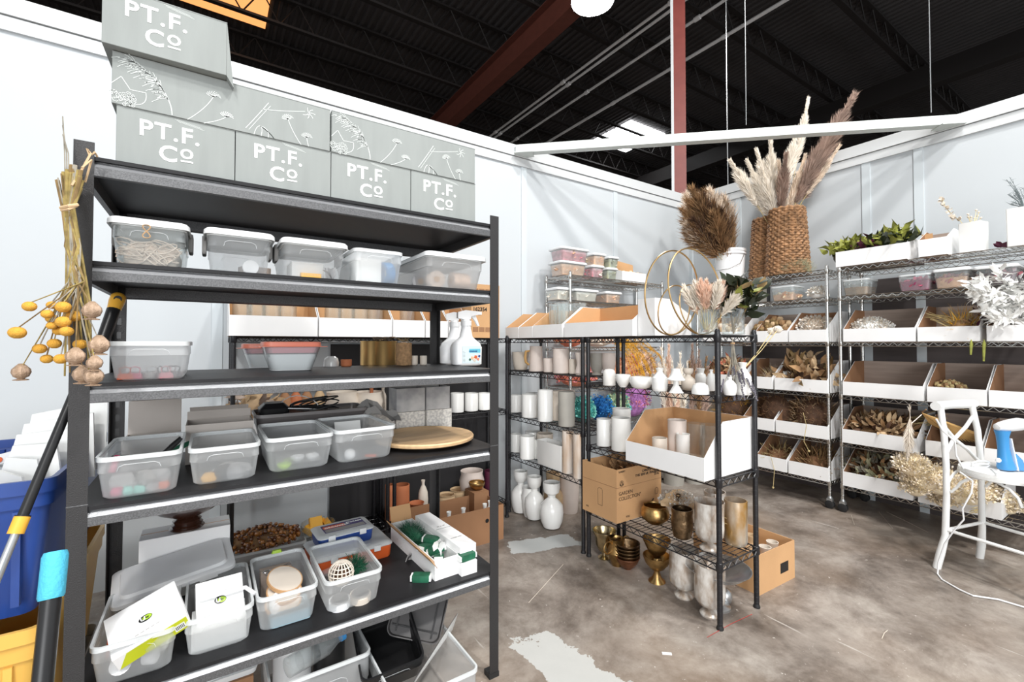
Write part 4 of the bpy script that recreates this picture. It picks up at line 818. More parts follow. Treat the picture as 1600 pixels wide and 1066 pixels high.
# ---- shelf 5
Z = SZ[0]; G5 = 'open bins in a row on the fifth shelf'; B5 = []
for pl, pr, yf, lab, h, pyr in ((137, 276, 1.59, 'open bin overflowing with white cartons, leftmost on the fifth shelf', .118, 990), (286, 398, 1.60, 'open bin packed with a white carton, second on the fifth shelf', .118, 955), (402, 499, 1.615, 'open bin of wood rounds and a grey card, third on fifth shelf', .118, 920), (509, 600, 1.60, 'open bin with cane ball and green brush, fourth on fifth shelf', .118, 895)):
    cx, w = FX(pl, pr, yf, pyr); tub(lab, (cx, yf+.165, Z), w, .33, h, 0, group=G5); B5.append((cx, yf, w))
def whitebox(lab, loc, rot, w, d, h, green):
    t = thing('tampon_carton' if False else 'white_carton', lab, 'box', loc, 0, 'white printed cartons in the bins'); t.rotation_euler = rot
    m = MB(); m.rr([(0, w/2-.001, d/2-.001, .002), (.001, w/2, d/2, .002), (h, w/2, d/2, .002)], 2); m.build('carton_body', 'card', t, sharp=30)
    m = MB(); m.lathe([(.0, 0), (.016, 0), (.016, .0005), (0, .0006)], 20, (0, 0, h), sy=.72); m.build('oval_logo', 'black', t)
    m = MB(); m.lathe([(.0, 0), (.011, 0), (.011, .0004), (0, .0005)], 16, (.004, 0, h+.0006), sy=.72); m.build('logo_leaf', 'lime', t)
    text('U', .018, 'ink', t, (-.012, -.006, h+.0012), rot=(0, 0, 0), bold=.0005); text('by', .009, 'black', t, (.0, -.003, h+.0014), rot=(0, 0, 0), bold=.0003)
    m = MB(); [m.box(-.03+k*.012, -.022+k*.012, -.042, -.0405, h+.0002, h+.0005) for k in range(5)]; m.build('small_print', 'grey', t, flat=True)
    if green:
        m = MB(); m.add([(-w/2+.004, -d/2-.0008, .002), (w/2-.004, -d/2-.0008, .002), (w/2-.004, -d/2-.0008, h-.002), (-w/2+.03, -d/2-.0008, h-.002)], [(0, 1, 2, 3)]); m.build('lime_band', mat('lime print', (.60, .66, .02), .5), t, flat=True)
        m = MB(); [m.box(w/2-.034+k*.0035, w/2-.0325+k*.0035, -d/2-.0014, -d/2-.0009, .012, .026) for k in range(6)]; m.build('barcode', 'black', t, flat=True); m = MB(); m.box(w/2-.037, w/2-.012, -d/2-.0009, -d/2-.0006, .008, .03); m.build('barcode_patch', 'ink', t, flat=True)
cx, yf, w = B5[0]
whitebox('white carton with lime green side tipped out of the leftmost bin', (cx+.03, yf+.085, Z+.095), (R(20), R(-20), R(8)), .17, .15, .045, True)
whitebox('white carton with oval logo standing up in the second bin', (B5[1][0], B5[1][1]+.135, Z+.082), (R(50), 0, R(4)), .125, .13, .045, False)
tag(MB().at(rx=R(12)).box(-.07, .07, -.05, .05, 0, .06).build('white_packet', 'paper', flat=True), 'plain white packet at the bottom of the second bin', 'packet', loc=(B5[1][0], B5[1][1]+.095, Z+.012))
m = MB(); m.tube([(-.06, 0, .0), (.0, -.01, .012), (.06, 0, .004), (.085, -.03, -.01)], .006, 6); tag(m.build('white_strap', 'white'), 'white strap lying across the rim of the second bin', 'strap', loc=(B5[1][0]+.01, yf+.11, Z+.125))
for i, (dx, dy, dz, r_) in enumerate(((-.03, .05, .01, .024), (.02, .05, .008, .02), (-.055, .07, .01, .018), (.05, .06, .02, .022))):
    m = MB(); m.T = Matrix.Rotation(R(70+i*12), 4, 'X') @ Matrix.Rotation(i, 4, 'Y'); m.lathe([(r_*.3, 0), (r_, .003), (r_, .028), (r_*.4, .03)], 16); tag(m.build('paper_roll', 'white'), ('white roll facing out, low in the leftmost fifth shelf bin', 'white roll right of the first in the leftmost bin', 'small white roll at the left of the leftmost bin', 'white roll under the tipped carton')[i], 'roll', 'white rolls in the leftmost bin', loc=(cx+dx, yf+dy, Z+.028+dz))
for i, (m_, lab, dx, L) in enumerate((('orange', 'orange handled tool standing in the leftmost bin', -.068, .1), ('steam', 'blue handled tool standing in the leftmost bin', -.06, .07), ('red', 'round red lid standing in the leftmost bin', -.035, .06))):
    m = MB()
    if i < 2: m.tube([(0, 0, 0), (.004, .01, L*.6), (.006, .03, L)], [.004, .006, .004], 8)
    else: m.T = Matrix.Rotation(R(75), 4, 'Y'); m.lathe([(.02, 0), (.022, .002), (.022, .012), (.02, .014)], 18)
    tag(m.build('craft_tool', m_), lab, 'tool', 'tools in the leftmost bin', loc=(cx+dx, yf+.11, Z+(.03 if i < 2 else .08)))
# power strip seen behind
s = thing('power_strip', 'white power strip standing at the back of the leftmost bin', 'power strip', (cx+.01, yf+.275, Z+.06), 0); m = MB(); m.rr([(-.02, .05, .012, .008), (.02, .05, .012, .008)], 3); m.build('strip_body', 'white', s); m = MB(); [m.box(dx-.002, dx+.002, -.0135, -.012, dz-.003, dz+.003) for dx in (-.02, -.008, .016, .028) for dz in (-.006, .008)]; m.build('sockets', 'black', s, flat=True)
cx, yf, w = B5[2]
for i, (dx, dy, dz, r_, rx, lab) in enumerate(((-.02, .09, .03, .055, 14, 'sliced wood round at the bottom of the third bin'), (.0, .12, .055, .055, 20, 'sliced wood round in the middle of the third bin'), (.02, .15, .08, .058, 26, 'sliced wood round on top in the third bin'), (-.01, .085, .02, .055, 50, 'white disc leaning at the front of the third bin'))):
    t = thing('wood_round', lab, 'disc', (cx+dx*.3, yf+dy, Z+dz+.012), .3*i, 'discs in the third bin'); t.rotation_euler.x = R(rx); a = MB(); a.lathe([(r_, -.005), (r_, .005)], 26); a.build('bark_rim', 'kraft' if i < 3 else 'paper', t); a = MB(); a.lathe([(r_-.004, .0052), (r_-.004, .0058)], 26); a.build('cut_face', 'cream' if i < 3 else 'card', t)
tag(MB().at(rx=R(-10)).box(-.05, .05, -.025, .025, 0, .085).build('grey_carton', 'kraftg', flat=True), 'grey folded carton standing at the back of the third bin', 'box', loc=(cx-.01, yf+.25, Z+.01))
sc2 = thing('scissors', 'small steel scissors on the grey carton in the third bin', 'scissors', (cx-.02, yf+.225, Z+.10), .4); a = MB(); a.tube([(.0, 0, 0), (.06, .004, .002)], [.003, .001], 4); a.tube([(0, 0, 0), (.06, -.006, .002)], [.003, .001], 4); a.build('blades', 'silver', sc2)
for s in (-1, 1): a = MB(); a.tube([(-.02+.012*cos(u), s*.012+.008*sin(u), 0) for u in [j*.6 for j in range(12)]], .0018, 5); a.build('finger_ring', 'silver', sc2)
tag(MB().rr([(0, .018, .008, .004), (.01, .014, .006, .004)], 3).build('green_clip', 'lime'), 'lime green clip on the back rim of the third bin', 'clip', loc=(cx+.0, yf+.325, Z+.120))
tag(MB().rr([(0, .06, .05, .01), (.035, .06, .05, .01)], 3).build('blue_grey_case', mat('blue grey', (.30, .42, .48), .5)), 'blue grey case at the bottom front of the third bin', 'case', loc=(cx+.01, yf+.075, Z+.003))
cx, yf, w = B5[3]
cb = thing('cane_ball', 'woven cream cane ball in the fourth bin', 'ball', (cx-.015, yf+.14, Z+.075), 0); a = MB()
for k in range(-3, 4):
    z = k*.0125; rr2 = math.sqrt(max(.0001, .043**2-z*z)); a.tube([(rr2*cos(u), rr2*sin(u), z) for u in [j*pi/9 for j in range(19)]], .0022, 4, False)
for k in range(9): ph = k*pi/9; a.tube([(.043*cos(u)*cos(ph), .043*cos(u)*sin(ph), .043*sin(u)) for u in [j*pi/9 for j in range(19)]], .0022, 4, False)
a.build('cane_weave', 'creamf', cb); a = MB(); a.sphere((0, 0, -.012), .030, 10, 7); a.build('brown_core', 'dkbrown', cb)
t = thing('wire_brush', 'round brush of dark green wire bristles in the fourth bin', 'brush', (cx+.04, yf+.19, Z+.045)); a = MB(); clump(a, (0, 0, .01), (.035, .035, .025), 320, .028, 'twig'); a.build('bristles', 'green', t, kind='stuff'); a = MB(); a.sphere((0, 0, 0), .024, 10, 7); a.build('brush_core', 'green', t)
for i, (dx, m_, mt) in enumerate(((-.04, 'white', 'creamf'), (.03, 'cream', 'cream'))):
    t = thing('tape_roll', ('white tape roll with grey centre, lower left of the fourth bin', 'cream tape roll with grey centre, lower right of the fourth bin')[i], 'tape', (cx+dx, yf+.055, Z+.004), 0, 'tape rolls in the fourth bin'); t.rotation_euler.x = R(8)
    a = MB(); a.lathe([(.028, 0), (.036, 0), (.036, .022), (.028, .022), (.028, 0)], 24, cap0=False, cap1=False); a.build('tape', m_, t); a = MB(); a.lathe([(.026, 0), (.028, 0), (.028, .03), (.026, .03), (.026, 0)], 20, cap0=False, cap1=False); a.build('core_tube', 'grey', t)
# organiser cases
def organiser(lab, loc, rz, w, d, h, m_, deco):
    t = thing('organiser_case', lab, 'case', loc, rz, 'plastic organiser cases'); a = MB(); a.rr([(0, w/2-.008, d/2-.008, .016), (.006, w/2-.004, d/2-.004, .018), (h*.8, w/2, d/2, .02)], 4); a.build('case_body', m_, t)
    a = MB(); a.rr([(h*.8, w/2+.003, d/2+.003, .02), (h*.8+.004, w/2+.004, d/2+.004, .02), (h*.95, w/2-.002, d/2-.002, .02), (h, w/2-.014, d/2-.014, .016)], 4); a.build('clear_lid', 'frostrim', t)
    for s in (-1, 1): a = MB(); a.rr([(0, .014, .003, .002), (.022, .014, .003, .002)], 2); o = a.build('latch', 'frostlid', t); o.location = (s*w*.28, -d/2-.004, h*.62)
    a = MB(); [a.box(-w/2+.02+k*(w-.04)/9, -w/2+.022+k*(w-.04)/9, -d/2-.0045, -d/2-.002, h*.8, h*.8+.008) for k in range(10)]; a.build('hinge_ribs', 'frostrim', t, flat=True)
    if deco:
        a = MB(); a.box(-w*.36, w*.40, -d*.30, d*.30, h, h+.0006); a.build('label_sheet', mat('violet label', (.045, .03, .16), .4), t, flat=True)
        a = MB(); a.box(-w*.34, w*.05, .0, d*.20, h+.0007, h+.0011); a.build('orange_band', 'orange', t, flat=True); a = MB(); a.box(-w*.34, w*.38, -d*.28, -d*.05, h+.0007, h+.001); a.build('photo_strip', 'grey', t, flat=True)
        text('ORGANIZER', .018, 'ink', t, (-w*.32, d*.03, h+.0014), rot=(0, 0, 0), bold=.0003); text('STORAGE', .015, 'ink', t, (w*.09, d*.12, h+.0014), rot=(0, 0, 0), bold=.0003)
    else: text('ORGANIZER', .012, 'ink', t, (.0, -d*.42, h*.99), rot=(R(8), 0, 0))
    return t
c = P(548, 838, z=Z+.03); rzo = R(4)
organiser('red organiser case with clear lid, under the navy one', (.505, 2.02, Z), R(3), .31, .215, .068, 'orange', False)
organiser('navy organiser case with violet label on top of the red one', (.485, 2.035, Z+.069), R(3), .225, .14, .062, 'blue', True)
# cartons of green floral supplies at the right end
t = carton('white open carton of dark green wire, right end of the fifth shelf', (.775, 1.86, Z), .105, .46, .075, R(2), 'card', inn='kraft', open_=True, name='open_carton', group='white floral supply cartons')
a = MB(); a.box(-.0525, -.0495, -.23, .23, 0, .055); o = a.build('left_flap', 'kraft', t, flat=True); o.location = (0, 0, .075); o.rotation_euler = (0, R(-35), 0)
a = MB(); a.box(-.05, .05, .0, .003, 0, .07); o = a.build('end_flap', 'kraft', t, flat=True); o.location = (0, .23, .075); o.rotation_euler = (R(-20), 0, 0)
t = thing('green_wire_bundle', 'bundle of dark green floral wire in the open carton', 'wire', (.775, 1.97, Z+.01)); a = MB(); clump(a, (0, 0, .035), (.046, .10, .04), 900, .03, 'hair'); a.build('wire_strands', 'green', t, kind='stuff'); a = MB(); a.add(*_ell((0, 0, .03), (.046, .10, .045))); a.build('wire_core', 'green', t, kind='stuff')
def gpack(lab, loc, rz, rx=0, ry=0):
    t = thing('floral_tape_pack', lab, 'packet', loc, rz, 'dark green packets of floral tape'); t.rotation_euler = (rx, ry, rz); a = MB(); a.rr([(0, .032, .018, .004), (.012, .034, .02, .006), (.024, .032, .018, .004)], 3); a.build('green_wrap', 'green', t)
    for s in (-1, 1): a = MB(); a.rr([(.003, .004, .017, .002), (.021, .004, .017, .002)], 2); o = a.build('white_end', 'paper', t); o.location = (s*.036, 0, 0)
for i, (x, y, z, rz, ry, lab) in enumerate(((.76, 1.79, .05, .5, .2, 'green packet lying across the middle of the open carton'), (.79, 1.74, .055, -.4, -.3, 'green packet half hidden under the white lid'), (.77, 1.68, .045, 1.1, .3, 'green packet at the front end of the open carton'), (.80, 1.82, .062, -.8, .1, 'green packet tucked beside the white lid'), (.69, 1.665, .0, -.6, 0, 'green packet lying loose on the shelf left of the carton'), (.865, 1.625, .052, .1, 0, 'green packet on the small carton by the right post'))): gpack(lab, (x, y, Z+z), rz, 0, ry)
for i, (x, y, z) in enumerate(((.775, 1.665, .065), (.79, 1.70, .072), (.765, 1.72, .07))):
    m = MB(); m.leaf((0, 0, 0), (.3*(i-1), -.2, 1), .05, .024); tag(m.build('paper_tag', 'paper'), ('white paper tag poking from the front of the open carton', 'middle white paper tag among the green packets', 'rear white paper tag among the green packets')[i], 'tag', 'paper tags', loc=(x, y, Z+z))
t = carton('white long carton with closed lid beside the green wire carton', (.865, 1.84, Z+.052), .075, .42, .05, R(3), 'card', inn='pgrey', name='white_carton', group='white floral supply cartons')
text('30 x 18"', .012, 'grey', t, (-.02, .02, .0515), rot=(0, 0, 0)); text('FLORIST WIRE', .008, 'grey', t, (-.028, -.12, .0515), rot=(0, 0, 0))
carton('short white carton under the long one, by the right post', (.865, 1.70, Z), .07, .20, .05, 0, 'card', inn='card', name='white_carton', group='white floral supply cartons')
# things behind the leftmost bins on shelf 5
tw = thing('bin_cover', 'large white plastic lid tilted behind the leftmost bins', 'lid', (-.085, 1.955, Z+.122), R(4)); tw.rotation_euler.x = R(13); tw.rotation_euler.y = R(-7); tw.scale = (.86, .7, 1.25)
a = MB(); a.rr([(0, .19, .13, .03), (.004, .195, .135, .03), (.014, .195, .135, .03), (.018, .185, .125, .03), (.018, .17, .11, .03), (.026, .165, .105, .03), (.028, .15, .09, .03)], 4); a.build('lid_panel', 'white', tw); a = MB(); [a.box(x-.03, x+.03, -.139, -.134, .0, .016) for x in (-.1, .1)]; a.build('snap_tab', 'white', tw, flat=True, kind='stuff')
carton('white carton at the back of the fifth shelf under the dark bowl', (-.06, 2.10, Z), .27, .12, .225, 0, 'card', inn='kraft', name='white_carton')
bw_ = vase('dark footed bowl with ringed base on the white carton', (-.06, 2.09, Z+.226), [(.05, 0), (.055, .006), (.045, .012), (.05, .018), (.04, .024), (.045, .032), (.03, .04), (.09, .07), (.13, .10), (.13, .105)], mat('dark brown glaze', (.05, .018, .010), .25, coat=.6), 'bowl', 'footed_bowl', n=32, sx=1.0)
# ---- under the rack, on the floor
def bigtub(lab, x0, x1, y0, y1, h, grp_): return tub(lab, ((x0+x1)/2, (y0+y1)/2, 0), x1-x0, y1-y0, h, 0, group=grp_, m='frost', taper=.9, name='storage_tub', cat='tub')
bigtub('clear tub jutting from under the rack at its right end', .50, .80, 1.40, 1.98, .20, 'clear tubs on the floor under the rack')
bigtub('clear tub of bottles on the floor left of the black crate', .17, .49, 1.62, 2.1, .25, 'clear tubs on the floor under the rack')
bt = tub('black plastic crate resting tilted in the clear tub', (.575, 1.72, .15), .22, .30, .11, R(-8), 'crate', m='black', rim='black', name='black_crate', taper=.85); bt.rotation_euler = (R(18), R(-6), R(-8))
bl = thing('crate_cover', 'black plastic lid standing tilted behind the black crate', 'lid', (.735, 1.76, .30), 0); bl.rotation_euler = (R(55), R(14), R(-30))
a = MB(); shell(a, [(0, .10, .145, .03), (.018, .105, .15, .03)], .004); a.build('lid_tray', mat('worn black plastic', (.085, .08, .08), .35), bl); a = MB(); [a.box(x-.003, x+.003, -.13, .13, .004, .012) for x in (-.07, .07)]; [a.box(-.09, .09, y-.003, y+.003, .004, .010) for y in (-.11, .11)]; a.build('ribs', 'steel', bl, flat=True)
m = MB(); m.add([(-.13, -.10, .0), (.14, .10, .02), (.15, .07, .10), (-.10, -.12, .06)], [(0, 1, 2, 3)]); m.add([(-.13, -.103, .0), (.14, .097, .02), (.15, .067, .10), (-.10, -.123, .06)], [(3, 2, 1, 0)]); tag(m.build('white_board', 'paper', flat=True), 'bent white card leaning across the jutting clear tub', 'card', loc=(.70, 1.60, .145))
vase('black glass jar standing in the tub of bottles', (.40, 1.87, .004), [(.05, 0), (.056, .01), (.056, .24), (.045, .29), (.045, .34), (.047, .34)], 'black', 'jar', 'black_jar', n=24)
vase('wide white cylinder vase in the tub of bottles', (.27, 1.87, .004), cyl(.065, .27), 'white', 'vase', 'cylinder_vase', n=28)
pb = thing('water_bottle', 'clear plastic water bottle lying on the tub of bottles', 'bottle', (.32, 1.72, .255), R(20)); a = MB(); a.T = Matrix.Rotation(pi/2, 4, 'Y'); a.lathe([(.02, -.1), (.032, -.095), (.033, -.06), (.030, -.055), (.033, -.05), (.033, 0), (.030, .004), (.033, .01), (.033, .04), (.014, .085), (.013, .1)], 20); a.build('bottle_body', 'clear', pb); a = MB(); a.T = Matrix.Rotation(pi/2, 4, 'Y'); a.lathe([(.015, -.118), (.015, -.1)], 16) if False else a.lathe([(.015, .1), (.015, .115)], 16); a.build('cap', 'steam', pb)
tag(MB().rr([(0, .09, .09, .01), (.006, .09, .09, .01)], 3).at().build('bubble_wrap', 'frostlid'), 'folded clear bubble wrap on top of the tub of bottles', 'wrap', loc=(.36, 1.80, .262)) if False else None
carton('brown carton on the floor under the left end of the rack', (-.03, 1.95, 0), .34, .30, .20, 0, 'kraftd', name='cardboard_box')
tag(MB().rr([(0, .16, .12, .02), (.02, .165, .125, .02)], 3).build('bin_cover', 'frostlid'), 'white plastic lid lying on the brown carton under the rack', 'lid', loc=(-.01, 1.93, .201))
tag(MB().rr([(0, .15, .11, .02), (.02, .155, .115, .02)], 3).build('bin_cover', 'frostlid'), 'second white plastic lid, topmost on the brown carton under the rack', 'lid', loc=(.01, 1.92, .222), rz=.1)
# ================================================================ nearest black wire rack (rack A)
T = .004
gw = mat('brass hoop', (.66, .44, .20), .3, 1)
for i, (px, D, x, lab) in enumerate(((1052, .45, 2.08, 'large thin brass hoop standing on the nearest wire rack, left one'), (1089, .46, 2.14, 'large thin brass hoop standing on the nearest wire rack, right one'), (1054, .26, 2.06, 'small thin brass hoop in front of the left large hoop'), (1088, .26, 2.10, 'small thin brass hoop in front of the right large hoop'))):
    q = P(px, 538, x=x); m = MB(); m.tube([(D/2*cos(u), (.03 if i % 2 else -.02)*sin(u), D/2+D/2*sin(u)) for u in [j*pi/24 for j in range(49)]], .0045 if D > .3 else .0035, 6, False); tag(m.build('brass_hoop', gw), lab, 'hoop', 'brass hoops on the nearest wire rack', loc=(x, q.y, 1.372+T+.0045))
def gvase(lab, loc, r, h, cat='vase', name='glass_vase', group=None, m='glass', parts=None):
    return vase(lab, loc, cyl(r, h), m, cat, name, group, th=.003, n=24, parts=parts)
v1 = P(1106, 538, x=2.06); gvase('clear glass vase holding pink beige plumes on the nearest wire rack', (v1.x, v1.y, 1.372+T), .046, .125)
t = thing('dried_plumes', 'pink beige fluffy plumes in a clear glass vase beside the hoops', 'dried flowers', (v1.x, v1.y, 1.372+T+.006)); m = MB()
for i in range(17):
    a = i*2.4; s = rnd.uniform(.05, .155); plume(m, (cos(a)*.015, sin(a)*.015, .02), (cos(a)*s, sin(a)*s, rnd.uniform(.27, .30)-s*.55), .13, .046, 520, mi=rnd.choice((0, 0, 1)), ms=2, hw=.009)
m.build('plumes', ['pampasw', 'rose', 'straw'], t, kind='stuff')
M_['bpink'] = mat('pale pink plume', (.90, .66, .52), .9, var=.12)
for c_ in t.children: c_.data.materials[1] = M_['bpink']
v2 = P(1146, 538, x=2.13); gvase('clear glass vase holding dark magnolia leaves on the nearest wire rack', (v2.x, v2.y, 1.372+T), .052, .125)
t = thing('magnolia_branch', 'branch of dark green magnolia leaves in a glass vase by the rack corner', 'leaves', (v2.x, v2.y, 1.372+T+.006)); m = MB(); lm = MB()
for i in range(9):
    a = i*2.4; s = rnd.uniform(.03, .10); e = Vector((cos(a)*s+.045, sin(a)*s-.035, rnd.uniform(.15, .25))); m.tube([(0, 0, 0), e*.55+Vector((0, 0, .02)), e], .003, 5)
    for k in range(15): p = e*rnd.uniform(.55, 1.0); lm.leaf(p, (rnd.uniform(-1, 1), rnd.uniform(-1, 1), rnd.uniform(-.2, 1)), rnd.uniform(.06, .10), .042, mi=rnd.choice((0,)*11+(1, 2)))
m.build('stems', 'strawd', t, kind='stuff'); lm.build('leaves', ['dkleaf', 'olive', 'strawd'], t, kind='stuff')
z2 = 1.085+T
def rv(px0, px1, pt, pb, zs, prof, m_, lab, nm='vase', cat='vase', group=None, n=28, off=(0, 0), th=.004, solid=False, sq=False, wob=None, X=None, Y=None, parts=None):
    c, r, h = RD(px0, px1, pt, pb, zs, X=X, Y=Y); c = c+Vector((off[0], off[1], 0))
    pr = sc_(prof, r, h) if prof else cyl(r, h); return vase(lab, c, pr, m_, cat, nm, group, th=th, n=n, solid=solid, parts=parts)
def ribbed(pr, k=14, d=.02):
    out = []
    for i in range(k+1):
        z = i/k; r = 0
        for (r0, z0), (r1, z1) in zip(pr[:-1], pr[1:]):
            if z0 <= z <= z1+1e-6: r = r0+(r1-r0)*(z-z0)/max(1e-6, z1-z0); break
        out += [(r+d*(i % 2 == 0), z)]
    return out
ga = 'white vessels on the second shelf of the nearest wire rack'
rv(942, 962, 577, 603, z2, [(.96, 0), (1, .02), (1, .7), (.9, .88), (.6, .98), (.1, 1)], 'matte', 'round shouldered white jar, leftmost on the nearest rack', 'jar', 'jar', ga, solid=True)
rv(961, 986, 586, 606, z2, BOWL, 'ceramic', 'white bowl beside the round shouldered jar', 'bowl', 'bowl', ga)
rv(983, 1020, 590, 609, z2, [(.5, 0), (.8, .15), (1, .55), (.93, .95), (.9, 1)], 'ceramic', 'wide low white bowl, larger one, on the nearest rack', 'bowl', 'bowl', ga)
rv(1018, 1044, 576, 612, z2, ribbed(BOTT2), 'ceramic', 'ribbed white bottle left of the pedestal bowl', 'bottle', 'bottle', ga)
rv(1042, 1071, 577, 615, z2, [(.85, 0), (.7, .06), (.32, .3), (.3, .48), (1.0, .52), (1.02, .56), (.85, .62), (.62, .75), (.5, .95), (.52, 1)], 'ceramic', 'white pedestal bowl with waisted stem', 'pedestal_bowl', 'bowl', ga)
rv(1064, 1087, 576, 611, z2, ribbed(URN), 'cream', 'cream ribbed vase right behind the pedestal bowl', 'vase', 'vase', ga)
rv(1084, 1106, 576, 606, z2, JUG, 'ceramic', 'white flared vase behind the small dome', 'vase', 'vase', ga)
rv(1080, 1109, 599, 617, z2, [(1, 0), (1, .4), (.85, .75), (.5, .95), (.05, 1)], 'ceramic', 'small white dome beside the front post', 'dome', 'ornament', ga, solid=True)
rv(1103, 1120, 578, 612, z2, BOTTLE, 'ceramic', 'white bottle just left of the front post', 'bottle', 'bottle', ga)
rv(1129, 1152, 590, 619, z2, BOTTLE, 'ceramic', 'small white bottle just right of the front post', 'bottle', 'bottle', ga)
rv(1147, 1175, 567, 618, z2, ribbed(BOTT2, 18), 'ceramic', 'tall ribbed white bottle at the right end holding two dried pods', 'bottle', 'bottle', ga)
c, r, h = RD(1148, 1172, 567, 618, z2)
for i, (a, lab) in enumerate((((1206, 518), 'dried scabiosa pod on a long stem, left one leaning from the ribbed bottle'), ((1215.5, 515), 'dried scabiosa pod on a long stem, right one leaning from the ribbed bottle'))):
    e = P(a[0], a[1], x=2.62); t = thing('pod_stem', lab, 'dried flowers', (c.x, c.y, z2+h*.75), 0, 'pods in the ribbed bottle'); e = e-Vector((c.x, c.y, z2+h*.75)); m = MB(); m.tube([(0, 0, 0), e*.5+Vector((0, 0, -.01)), e], .002, 5); m.build('stem', 'straw', t); m = MB(); m.sphere(e, .021, 12, 9, wob=.08); clump(m, e, (.021, .021, .021), 60, .008, 'petal'); m.build('pod', 'creamf', t)
# lavender hanging at the front post
t = thing('lavender_bunch', 'grey dried lavender bunch hanging upside down at the front right post', 'dried flowers', (2.07, 1.215, 1.36)); m = MB(); fl = MB()
for i in range(34):
    e = Vector((rnd.gauss(.02, .045), rnd.gauss(-.01, .035), -rnd.uniform(.16, .30))); m.tube([(0, 0, .0), (e.x*.2, e.y*.2, e.z*.5), e], .0011, 3)
    for k in range(9): p = e*(1-.03*k*.9); fl.sphere(p+Vector((rnd.uniform(-.002, .002), rnd.uniform(-.002, .002), 0)), .0046, 5, 4)
m.build('stems', 'greyst', t, kind='stuff'); fl.build('flower_heads', mat('grey lavender', (.17, .16, .19), .9, var=.3), t, kind='stuff'); m = MB(); m.tube([(0, 0, -.03), (0, 0, -.022)], .010, 10); m.build('tie', 'twine', t)
# third shelf: cylinders and the big white tray carton
z3 = .69+T; gc = 'white cylinder vases on the third shelf of the nearest wire rack'
rv(932, 955, 656, 699, z3, None, 'ceramic', 'short white cylinder vase, left of two front ones', 'cylinder_vase', group=gc)
rv(955, 986, 655, 707, z3, None, 'matte', 'taller white cylinder vase beside the tray carton', 'cylinder_vase', group=gc)
rv(957, 986, 640, 694, z3, None, 'matte', 'white cylinder vase standing behind the taller one', 'cylinder_vase', group=gc)
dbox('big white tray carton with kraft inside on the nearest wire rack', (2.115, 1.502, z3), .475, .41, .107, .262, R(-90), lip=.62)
gi = 'vessels inside the big tray carton'
for x, y, r, h, m_, lab, pr in ((2.02, 1.60, .040, .13, 'cream', 'cream cup at the front left inside the tray carton', None), (2.10, 1.55, .048, .225, 'blush', 'tall ribbed cream cylinder inside the tray carton', 'rib'), (2.06, 1.485, .034, .165, 'matte', 'narrow white ribbed cylinder inside the tray carton', 'rib'), (1.99, 1.40, .072, .075, 'glass', 'clear glass bowl at the front right inside the tray carton', BOWL), (2.17, 1.40, .055, .215, 'glass', 'clear glass cylinder at the back right inside the tray carton', None), (2.22, 1.52, .05, .20, 'glass', 'clear glass cylinder at the back left inside the tray carton', None)):
    p_ = cyl(r, h) if pr is None else (sc_(ribbed([(.96, 0), (.98, .5), (1, 1)], 12, .02), r, h) if pr == 'rib' else sc_(pr, r, h)); vase(lab, (x, y, z3+.004), p_, m_, 'vase', 'vessel', gi, th=.003)
tag(MB().rr([(0, .03, .02, .003), (.008, .03, .02, .003)], 2).build('kraft_tag', 'wood'), 'small wooden tag on the rim inside the big tray carton', 'tag', loc=(1.985, 1.30, z3+.006))
# kraft carton on the bottom shelf
z4 = .30+T; kb = carton('open kraft carton lettered GARDEN COLLECTION on the nearest rack', (2.142, 1.985, z4), .39, .285, .305, 0, 'kraft', open_=True, flaps=False, inn='kraftd')
m = MB(); m.box(-.196, .196, -.1435, -.1425, .20, .2015); m.box(-.1965, -.1955, -.142, .142, .20, .2015); m.build('fold_line', 'kraftd', kb, flat=True, kind='stuff')
yy = -.1437; text('GARDEN\nCOLLECTION"', .030, 'black', kb, (-.18, yy, .155), bold=-.0002, spacing=.95); text('CAREFUL\nTHIS SIDE UP, FRAGILE', .020, 'black', kb, (.06, yy, .262), align='CENTER', bold=.0003)
text('EGG', .022, 'black', kb, (.13, yy, .228), bold=.0002); text('SUNDRY', .014, 'black', kb, (-.18, yy, .285), bold=.0002); text('PTSC', .014, 'black', kb, (-.12, yy, .02), bold=.0002)
def mark(parent, prof, t_, rot, loc, m_='black', nm='printed_mark'):
    m = MB(); 
    for a, b in zip(prof[:-1], prof[1:]):
        dx, dz = b[0]-a[0], b[1]-a[1]; L = math.hypot(dx, dz) or 1; nx, nz = -dz/L*t_/2, dx/L*t_/2
        m.add([(a[0]-nx, 0, a[1]-nz), (a[0]+nx, 0, a[1]+nz), (b[0]+nx, 0, b[1]+nz), (b[0]-nx, 0, b[1]-nz)], [(0, 1, 2, 3)])
    o = m.build(nm, m_, parent, flat=True); o.location = loc; o.rotation_euler = (0, 0, rot); return o
circ = lambda r: [(r*cos(a), r*sin(a)) for a in [j*pi/8 for j in range(17)]]
mark(kb, circ(.016), .002, 0, (-.155, yy, .222)); mark(kb, [(-.012, -.008), (0, .012), (.012, -.008), (-.012, -.008)], .004, 0, (-.155, yy, .222)); mark(kb, [(-.014, -.01), (.014, .012)], .010, 0, (.11, yy, .075))
mark(kb, [(-.012, -.02), (-.014, .01), (0, .02), (.014, .01), (.012, -.02), (-.012, -.02)], .002, 0, (.15, yy, .13), nm='vase_outline')
mark(kb, [(-.018, -.05), (-.02, .04), (-.012, .05), (.012, .05), (.02, .04), (.018, -.05), (-.018, -.05)], .002, -pi/2, (-.1957, -.01, .12), nm='vase_outline'); text('SIZE', .012, 'black', kb, (-.1957, .11, .03), rot=(pi/2, 0, -pi/2))
